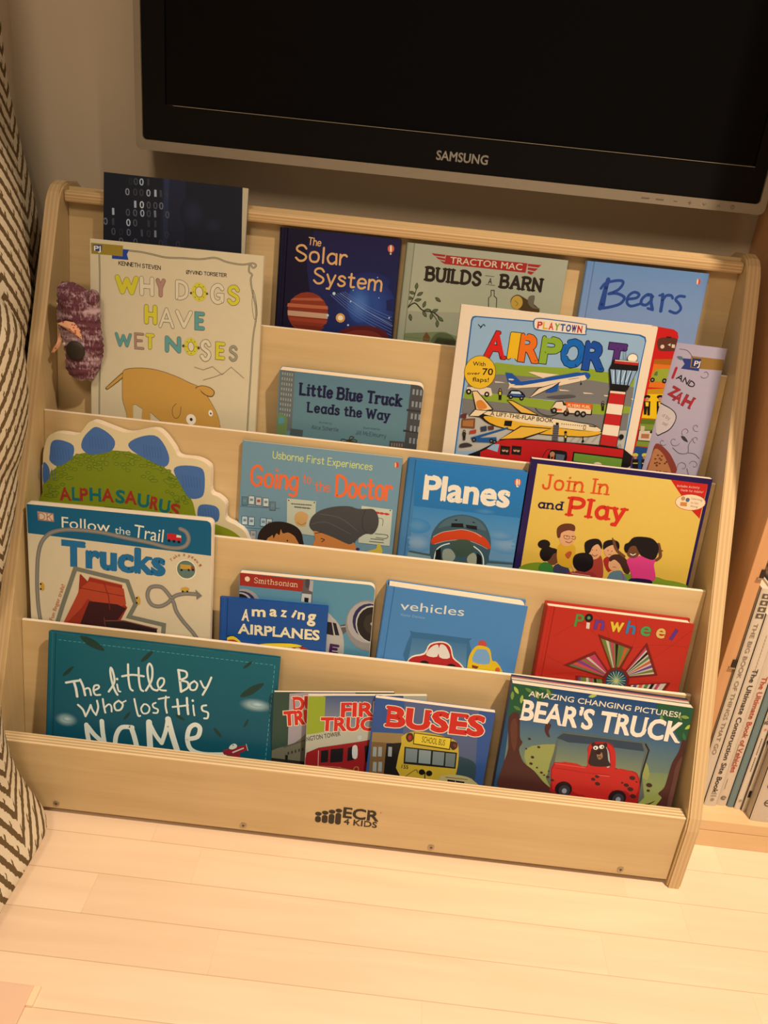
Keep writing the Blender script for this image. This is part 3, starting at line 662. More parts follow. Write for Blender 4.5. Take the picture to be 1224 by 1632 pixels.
frame = bm_obj('frame', bm, (M['silver'],), tv, toff)
bm = bmesh.new(); ringframe(bm, rr(TX0 - .0012, TX1 + .0012, TZ - .0015, TT + .001, .008), rr(TX0 + .004, TX1 - .004, TZ + .003, TT - .004, .006), TY + .0353, TY + .037)
bm_obj('frame_seam', bm, (M['seam'],), frame, toff)
bm = bmesh.new(); ringframe(bm, rr(TX0 + .009, TX1 - .009, TZ + .013, TT - .0145, .005), rr(SX0, SX1, SZ, TT - .05, .001), TY + .003, TY + .012)
bezel = bm_obj('bezel', bm, (M['black_gloss'],), tv, toff)
bm = bmesh.new(); box(bm, SX0 + .0004, SX1 - .0004, TY + .0065, TY + .009, SZ + .0004, TT - .0505); bm_obj('screen', bm, (M['screen'],), tv, toff)
bm = bmesh.new(); box(bm, SX0 + .01, SX1, TY + .0022, TY + .003, SZ - .0009, SZ - .0002); bm_obj('screen_trim', bm, (M['silver'],), tv, toff)
bm = bmesh.new(); box(bm, TX0 + .03, TX1 - .03, TY + .038, WALL - .004, TZ + .06, TT - .02, .006); bm_obj('back_housing', bm, (M['black_gloss'],), tv, toff)
sx0, sz0, sx1 = 0.4734, 0.8400, 0.5390
o = flat_text('brand_lettering', bezel, 'SAMSUNG', (sx0 - toff[0], TY + .003 - toff[1], sz0 - toff[2]), (sx1 - sx0) * 1000, 10.5, M['logo_silver'], .022)
A = Art(None)
bx = [0.7453, 0.7637, 0.7837, 0.8021, 0.8207, 0.8391, 0.8567]
for k, x in enumerate(bx):
    x = (x - toff[0]) * 1000; z = 6.0
    if k in (0, 1): A.poly((0, 0, 0), [(x - 5, z - .5), (x + 5, z - .5), (x + 5, z + .6), (x - 5, z + .6)])
    if k in (2, 3): A.stroke((0, 0, 0), .7, [(x - 2, z), (x + 2, z)])
    if k == 3: A.stroke((0, 0, 0), .7, [(x, z - 2), (x, z + 2)])
    if k == 4: A.stroke((0, 0, 0), .7, [(x - 2, z + 1), (x, z - 1.2), (x + 2, z + 1)])
    if k == 5: A.stroke((0, 0, 0), .7, [(x - 2, z - 1.2), (x, z + 1), (x + 2, z - 1.2)])
    if k == 6: A.stroke((0, 0, 0), .7, [(x + 2.2 * math.cos(t * math.pi / 6), z + 2.2 * math.sin(t * math.pi / 6)) for t in range(13)]); A.stroke((0, 0, 0), .7, [(x, z), (x, z + 2.6)])
me = bpy.data.meshes.new('button_symbols'); me.from_pydata([(v[0], -.0004 - v[2], v[1]) for v in A.v], [], A.f); o = link('button_symbols', me, frame, (M['grey_ink'],)); o.location = (0, -.03, 0)

# ------------------------------------------------------------------ low pine bookcase on the right
BXL = .917
case = thing('pine_bookcase', 'knotty pine bookcase standing to the right of the book display', 'bookcase', (1.3, .26, 0)); co = (1.3, .26, 0)
def cpart(n, bm, m): return bm_obj(n, bm, m, case, co)
for x in (BXL, 1.70):
    bm = bmesh.new(); box(bm, x, x + .0165, .1125, WALL - .002, .0, 1.3, .0015); sp_ = cpart('side_panel', bm, (M['pine'],))
bm = bmesh.new(); box(bm, BXL + .017, 1.699, .0775, WALL - .004, .029, .0468, .0015); cpart('bottom_shelf', bm, (M['pine_x'],))
bm = bmesh.new(); box(bm, BXL + .001, 1.71, .078, .096, 0, .0285, .001); cpart('plinth', bm, (M['pine_x'],))
bm = bmesh.new(); box(bm, BXL + .017, 1.699, WALL - .012, WALL - .006, .048, 1.28); cpart('back_panel', bm, (M['pine_x'],))
bm = bmesh.new(); box(bm, BXL + .017, 1.699, .115, WALL - .014, .52, .538, .0015); cpart('upper_shelf', bm, (M['pine_x'],))
for z in (.2745, .4075):
    bm = bmesh.new(); box(bm, BXL + .0125, BXL + .0172, .1105, .125, z, z + .0115); cpart('slot', bm, (M['recess_shade'],))  # solid dark box, the hole's inner shade is put into its colour
    bm = bmesh.new(); box(bm, BXL + .0095, BXL + .0172, .1095, .125, z - .0015, z + .0005); cpart('shelf_peg', bm, (M['metal'],))

# books standing in the bookcase, spines outwards
def spine_book(x0, x1, y, z1, col, label, texts, name='standing_book', depth=.24, marks=None):
    root = thing(name, label, 'book', ((x0 + x1) / 2, y, .047), group='books standing in the pine bookcase'); off = ((x0 + x1) / 2, y, .047)
    w = x1 - x0
    A = Art(None, z0=.0001)
    # artwork is drawn with x across the spine and y up it (mm)
    if marks: marks(A, w * 1000, (z1 - .047) * 1000)
    for (s, cx, ytop, length, hgt, c, bold) in texts:
        # reads downwards: letters turned a quarter to the right
        A.text(lin(c), s, cx - hgt / 2, ytop, length, hgt, -90, 'B', bold)
    n = 5; pts = []
    for i in range(n + 1):
        t = math.pi * i / n; pts.append((-w / 2 * math.cos(t), -.0018 * math.sin(t)))
    V = []; Fc = []; C = []
    for z in (0, z1 - .047):
        for p in pts: V.append((p[0], p[1], z)); C.append(col)
    for i in range(n): Fc.append((i, i + 1, i + n + 2, i + n + 1))
    hz = z1 - .047
    b0 = len(V)
    V += [(-w / 2, 0, 0), (w / 2, 0, 0), (w / 2, .002, 0), (-w / 2, .002, 0), (-w / 2, 0, hz), (w / 2, 0, hz), (w / 2, .002, hz), (-w / 2, .002, hz)]; C += [col] * 8
    Fc += [(b0 + 4, b0 + 5, b0 + 6, b0 + 7), (b0, b0 + 3, b0 + 2, b0 + 1), (b0 + 2, b0 + 3, b0 + 7, b0 + 6), tuple(range(n + 1))[::-1], tuple(range(n + 1, 2 * n + 2))]
    # wrap the print on the curved face
    def wrap(v):
        x = max(-w / 2, min(w / 2, v[0] - w / 2)); return (x, -.0018 * math.sqrt(max(0, 1 - (2 * x / w) ** 2)) - .0004 - v[2], v[1])
    A.v = [wrap(v) for v in A.v]
    ink_object('spine', root, A, V, Fc, C, INK_MATT)
    for xs in (-1, 1):
        bm = bmesh.new(); box(bm, min(xs * w / 2, xs * (w / 2 - .002)), max(xs * w / 2, xs * (w / 2 - .002)), .002, depth, 0, hz); me_to_ink('cover_board', bm, root, col, INK_MATT)
    bm = bmesh.new(); box(bm, -w / 2 + .002, w / 2 - .002, .003, depth - .004, .003, hz - .003); bm_obj('page_block', bm, (M['pages'],), root)
    return root
CR = (.60, .56, .50)
def m_things(A, w, h):
    for i in range(4): A.poly((.12, .10, .08), [(w * .2, h - 14 - i * 9.5), (w * .85, h - 14 - i * 9.5), (w * .85, h - 7 - i * 9.5), (w * .2, h - 7 - i * 9.5)]); A.ell((.55, .50, .42), w * .5, h - 10.5 - i * 9.5, 2, 2, 0)
spine_book(.9352, .9500, .110, .395, CR, 'tall cream book directly beside the pine panel, thin grey capitals down its spine', [('THE BIG BOOK OF THINGS THAT GO', 6.5, 298, 210, 5.2, (138, 122, 104), 0)], marks=m_things, depth=.26)
def m_site(A, w, h):
    for k, y in enumerate((18, 22)): A.stroke((.08, .07, .06), .8, [(w * .3, y), (w * .7, y + 1)])
    for i in range(12): A.stroke((.35, .30, .25), .7, [(w * .45, h - 30 - i * 5), (w * .5, h - 33.4 - i * 5)])
    A.ell((.3, .28, .25), w * .5, 12, 2.6, 2.6, 0)
spine_book(.9503, .9672, .108, .36, (.62, .58, .52), 'cream book with a bold black title running down its spine', [('The Ultimate Construction Site Book', 8.5, 232, 208, 6.4, (58, 50, 46), .015)], marks=m_site)
def m_veh(A, w, h):
    for k in range(3): A.stroke((.14, .12, .1), .6, [(w * .5 + (3.6 - k) * math.cos(t * .7), 14 + (3.6 - k) * math.sin(t * .7)) for t in range(9)])
    A.stroke((.3, .22, .18), .6, [(w * .32, 30), (w * .32, 48)])
    A.stroke((.3, .22, .18), .6, [(w * .28, 70), (w * .28, 108)])
spine_book(.9675, .9830, .1115, .345, (.62, .56, .49), 'cream book with a red-orange title running down its spine', [('The Ultimate Book of Vehicles', 8.2, 220, 160, 6.6, (176, 74, 52), .015)], marks=m_veh)
spine_book(.9833, .9925, .110, .36, (.16, .25, .29), 'slim grey-blue book between the red-titled one and the white narrow one', [], depth=.22)
def m_white(A, w, h):
    A.text((.10, .08, .07), 'dozing', w * .2, 178, 30, 4.5, -90, 'B', .01)
    A.ell((.7, .2, .12), w * .5, 140, 1.6, 1.6, 0)
    for i in range(16):
        if i != 8: A.stroke((.12, .10, .09), .9, [(w * .42, 125 - i * 3.6), (w * .5, 122.8 - i * 3.6)])
    A.ell((.4, .36, .3), w * .5, 16, 2.2, 2.2, 0)
spine_book(.9928, 1.0015, .1075, .355, (.66, .62, .56), 'narrow white book with tiny black lettering along its spine', [], depth=.23, marks=m_white)
def m_black(A, w, h):
    A.poly((.02, .018, .016), [(0, 45), (w, 45), (w, 135), (w * .7, 140), (w * .3, 128), (0, 120)])
    A.poly((.02, .018, .016), [(0, 150), (w, 150), (w, h), (0, h)])
    A.poly((.02, .018, .016), [(w * .2, 26), (w * .8, 26), (w * .8, 38), (w * .2, 38)])
spine_book(1.0018, 1.0078, .104, .33, (.5, .46, .4), 'thin book with black silhouettes on its spine, second from the picture edge', [], depth=.22, marks=m_black)
def m_cars(A, w, h):
    c = (.09, .065, .055)
    for y in (62, 250):
        A.poly(c, rounded(18, 12, 2, 3, w / 2 - 9, y)); A.poly(c, rounded(13, 8, 2, 3, w / 2 - 6.5, y + 10)); A.poly((.5, .45, .38), rounded(4.5, 4.5, 1, 3, w / 2 - 5.2, y + 11.5)); A.poly((.5, .45, .38), rounded(4.5, 4.5, 1, 3, w / 2 + .8, y + 11.5))
        for s in (-1, 1): A.ell((.5, .45, .38), w / 2 + s * 6, y + 5, 1.6, 1.6, 0); A.ell(c, w / 2 + s * 7, y, 2.4, 2.4, 0)
    A.ell(c, w / 2, 34, 5.6, 5.6, 0); A.ell((.5, .46, .4), w / 2, 34, 4.2, 4.2, 0); A.stroke(c, 2, [(w / 2 - 4, 34), (w / 2 + 4, 34)])
spine_book(1.0082, 1.0400, .088, .33, (.56, .51, .45), 'thick pale grey book with a small car face printed low on its spine', [('GI', 16, 112, 15, 12, (58, 44, 38), .03)], depth=.24, marks=m_cars)
spine_book(1.0403, 1.062, .096, .34, (.03, .026, .024), 'black-spined book at the right edge beside the thick grey one', [], depth=.23)

# ------------------------------------------------------------------ patterned cloth at the left
def fold(name, rings, parent, mat, off, uvs=(0, 0), seg=40, sq=2.4):
    """lofted cloth body: rings = (z, x_left, x_right, y_front, y_back)"""
    V = []; UV = []; Fc = []
    zz = []
    for a, b in zip(rings[:-1], rings[1:]):
        for s in range(6):
            t = s / 6; t2 = t
            zz.append(tuple(a[i] + (b[i] - a[i]) * t2 for i in range(5)))
    zz.append(rings[-1])
    for r in range(2):   # soften the ring profile
        zz = [zz[0]] + [tuple((zz[i - 1][j] + 2 * zz[i][j] + zz[i + 1][j]) / 4 for j in range(5)) for i in range(1, len(zz) - 1)] + [zz[-1]]
    run = 0; arc = 0
    for k, (z, xl, xr, yf, yb) in enumerate(zz):
        if k: arc += math.dist(zz[k][:1] + (zz[k][2],), zz[k - 1][:1] + (zz[k - 1][2],))
        cx, cy, hx, hy = (xl + xr) / 2, (yf + yb) / 2, (xr - xl) / 2, (yb - yf) / 2
        for i in range(seg):
            t = 2 * math.pi * i / seg; c, s = math.cos(t), math.sin(t)
            wr = 1 + .018 * math.sin(z * 38 + 3 * t) * math.sin(5 * t + z * 9)
            V.append((cx + hx * math.copysign(abs(c) ** (2 / sq), c) * wr - off[0], cy + hy * math.copysign(abs(s) ** (2 / sq), s) * wr - off[1], z - off[2]))
    n = len(zz)
    for k in range(n - 1):
        for i in range(seg): Fc.append((k * seg + i, k * seg + (i + 1) % seg, (k + 1) * seg + (i + 1) % seg, (k + 1) * seg + i))
    Fc.append(tuple(range(seg))[::-1]); Fc.append(tuple((n - 1) * seg + i for i in range(seg)))
    me = bpy.data.meshes.new(name); me.from_pydata(V, [], Fc); me.update()
    uvl = me.uv_layers.new(name='UVMap')
    for p in me.polygons:
        p.use_smooth = len(p.vertices) == 4
        base = None
        for li in p.loop_indices:
            v = me.vertices[me.loops[li].vertex_index].co
            # cloth coordinates: around the body and along it
            uvl.data[li].uv = (v.x * .8 + v.y * .8 + uvs[0], v.z + uvs[1])
    return link(name, me, parent, (mat,))
cur = thing('patterned_curtain', 'long cream curtain with brown chevron stripes hanging at the left wall', 'curtain', (-.06, .2, .02)); cof = (-.06, .2, .02)
xl = -.097
CH1 = chevron_mat('chevron_cotton_back_fold', .05, .024, 4.2); CH2 = chevron_mat('chevron_cotton_middle_fold', .06, .022, 3.5); CH3 = chevron_mat('chevron_cotton_front_fold', .07, .0225, 3)
fold('back_fold', [(.02, xl, -.05, .26, .37), (.3, xl, -.05, .26, .37), (.55, xl, -.051, .26, .37), (.655, xl, -.052, .26, .37), (.728, xl, -.059, .27, .37), (.77, xl, -.068, .28, .37), (.813, xl, -.080, .29, .37), (.9, xl, -.0915, .31, .36), (1.3, xl, -.093, .32, .35)], cur, CH1, cof)
fold('middle_fold', [(.02, xl, -.03, .13, .228), (.3, xl, -.026, .13, .228), (.5, xl, -.024, .13, .228), (.568, xl, -.019, .13, .228), (.6, xl, -.011, .13, .228), (.6425, xl, -.004, .13, .228), (.717, xl, -.009, .15, .228), (.766, xl, -.0166, .16, .24), (.812, xl, -.0294, .17, .23), (.87, xl, -.055, .18, .23), (1.3, xl, -.08, .19, .23)], cur, CH2, cof)
fold('front_fold', [(.02, xl, -.05, .03, .12), (.15, xl, -.045, .01, .08), (.2, xl, -.0283, .005, .06), (.239, xl, -.0175, .005, .058), (.27, xl, -.0128, .005, .064), (.316, xl, -.0022, .005, .082), (.353, xl, .005, .01, .098), (.388, xl, .008, .015, .113), (.42, xl, .0095, .02, .125), (.4514, xl, .0115, .02, .13), (.4717, xl, .0197, .02, .13), (.508, xl, .028, .02, .13), (.542, xl, .0325, .02, .13), (.5593, xl, .0334, .02, .13), (.59, xl, .0335, .02, .13), (.6224, xl, .0307, .025, .13), (.6462, xl, .0134, .035, .125), (.69, xl, -.02, .04, .12), (.8, xl, -.06, .05, .11), (1.3, xl, -.08, .06, .1)], cur, CH3, cof)
cu = fold('floor_cushion', [(.0, xl, .0585, -.235, -.016), (.010, xl, .071, -.24, -.0125), (.0195, xl, .0786, -.24, -.0115), (.03, xl, .0755, -.24, -.0115), (.0445, xl, .066, -.24, -.0115), (.066, xl, .0545, -.238, -.012), (.09, xl, .044, -.235, -.012), (.1124, xl, .0398, -.232, -.012), (.1553, xl, .0334, -.228, -.0125), (.212, xl, .0301, -.222, -.013), (.24, xl, .024, -.215, -.016), (.256, xl, .0, -.19, -.03), (.262, xl + .03, -.03, -.15, -.07)], None, chevron_mat('chevron_cotton_cushion', .085, .024, 6.3), (-.02, -.13, 0), sq=5)
cu.location = (-.02, -.13, 0)
tag(cu, 'bulging chevron patterned floor cushion in front of the left end of the book display', 'cushion')

# pinkish board lying on the floor, bottom left corner
bd = thing('floor_board_offcut', 'flat pale pink board lying on the floor at the bottom left', 'board', (.05, -.33, 0))
bm = bmesh.new(); box(bm, -.095, .146, -.45, -.2400, .0, .004, .0008); bm_obj('board', bm, (M['pink_wood'],), bd, (.05, -.33, 0))
bm = bmesh.new(); box(bm, .1461, .1535, -.262, -.2402, .0, .0042, .0006); bm_obj('cream_corner', bm, (M['cream_edge'],), bd, (.05, -.33, 0))

# ------------------------------------------------------------------ knitted animal puppet
pup = thing('knitted_puppet', 'purple knitted animal puppet with pink ears squeezed beside the white dog book', 'puppet', (.043, .225, .533)); po = (.043, .225, .533)
KN = knit_mat()
rings = [(.533, .047, .010), (.537, .046, .016), (.545, .045, .0205), (.560, .0455, .0225), (.580, .046, .0245), (.600, .0455, .0262), (.620, .0435, .0262), (.634, .0412, .0250), (.645, .0365, .0185), (.652, .0335, .0125), (.6555, .032, .006)]
V = []; Fc = []; seg = 56; rr_ = []
for a, b in zip(rings[:-1], rings[1:]):
    m_ = max(2, int((b[0] - a[0]) / .0011))
    for s in range(m_): t = s / m_; rr_.append(tuple(a[i] + (b[i] - a[i]) * t for i in range(3)))
rr_.append(rings[-1])
for k, (z, cx, h) in enumerate(rr_):
    for i in range(seg):
        t = 2 * math.pi * i / seg
        d = 1 + .035 * math.sin(z * 2 * math.pi / .0085) + .03 * (1 if (i + k // 2) % 4 < 2 else 0)
        bulge = .0022 * math.sin(3 * t + z * 90)
        V.append((cx + (h * d + bulge) * math.cos(t) - po[0], .222 + (.017 * d * min(1, h / .02)) * math.sin(t) - po[1], z + .0012 * math.sin(4 * t) - po[2]))
for k in range(len(rr_) - 1):
    for i in range(seg): Fc.append((k * seg + i, k * seg + (i + 1) % seg, (k + 1) * seg + (i + 1) % seg, (k + 1) * seg + i))
Fc.append(tuple(range(seg))[::-1]); Fc.append(tuple((len(rr_) - 1) * seg + i for i in range(seg)))
me = bpy.data.meshes.new('knitted_body'); me.from_pydata(V, [], Fc)
for p in me.polygons: p.use_smooth = True
link('knitted_body', me, pup, (KN,))
bm = bmesh.new(); r = bmesh.ops.create_uvsphere(bm, u_segments=20, v_segments=12, radius=1)
for v in r['verts']: v.co = Vector((.0625 + .0075 * v.co.x, .222 + .012 * v.co.y, .640 + .0105 * v.co.z))
bm_obj('knitted_knob', bm, (KN,), pup, po, True)
FB = dotted_mat()
def ear(name, pts, y, thick):
    bm = bmesh.new(); n = len(pts); cx = sum(p[0] for p in pts) / n; cz = sum(p[1] for p in pts) / n
    c0 = bm.verts.new((cx, y - thick, cz)); c1 = bm.verts.new((cx, y + thick * .4, cz)); vs = [bm.verts.new((p[0], y, p[1])) for p in pts]
    for i in range(n):
        bm.faces.new((vs[i], vs[(i + 1) % n], c0)); bm.faces.new((vs[i], vs[(i + 1) % n], c1))
    bm_obj(name, bm, (FB,), pup, po)
ear('ear', [(.0225, .607), (.0335, .6115), (.044, .6105), (.0515, .602), (.0535, .5895), (.044, .595), (.033, .6015)], .2035, .004)
ear('ear', [(.0215, .594), (.0190, .583), (.0120, .5735), (.0085, .5665), (.0125, .567), (.0195, .575), (.0235, .584)], .212, .003)
bm = bmesh.new(); r = bmesh.ops.create_uvsphere(bm, u_segments=24, v_segments=12, radius=1)
for v in r['verts']: v.co = Vector((.0440 + .0125 * v.co.x, .2030 + .004 * v.co.y, .5745 + .0125 * v.co.z))
bm_obj('nose', bm, (plain('dark_brown_button', (.022, .016, .012), .6),), pup, po, True)
bm = bmesh.new(); r = bmesh.ops.create_uvsphere(bm, u_segments=12, v_segments=8, radius=1)
for v in r['verts']: v.co = Vector((.0275 + .0025 * v.co.x, .2085 + .002 * v.co.y, .5800 + .0025 * v.co.z))
bm_obj('eye', bm, (plain('pale_bead', (.5, .42, .36), .4),), pup, po, True)

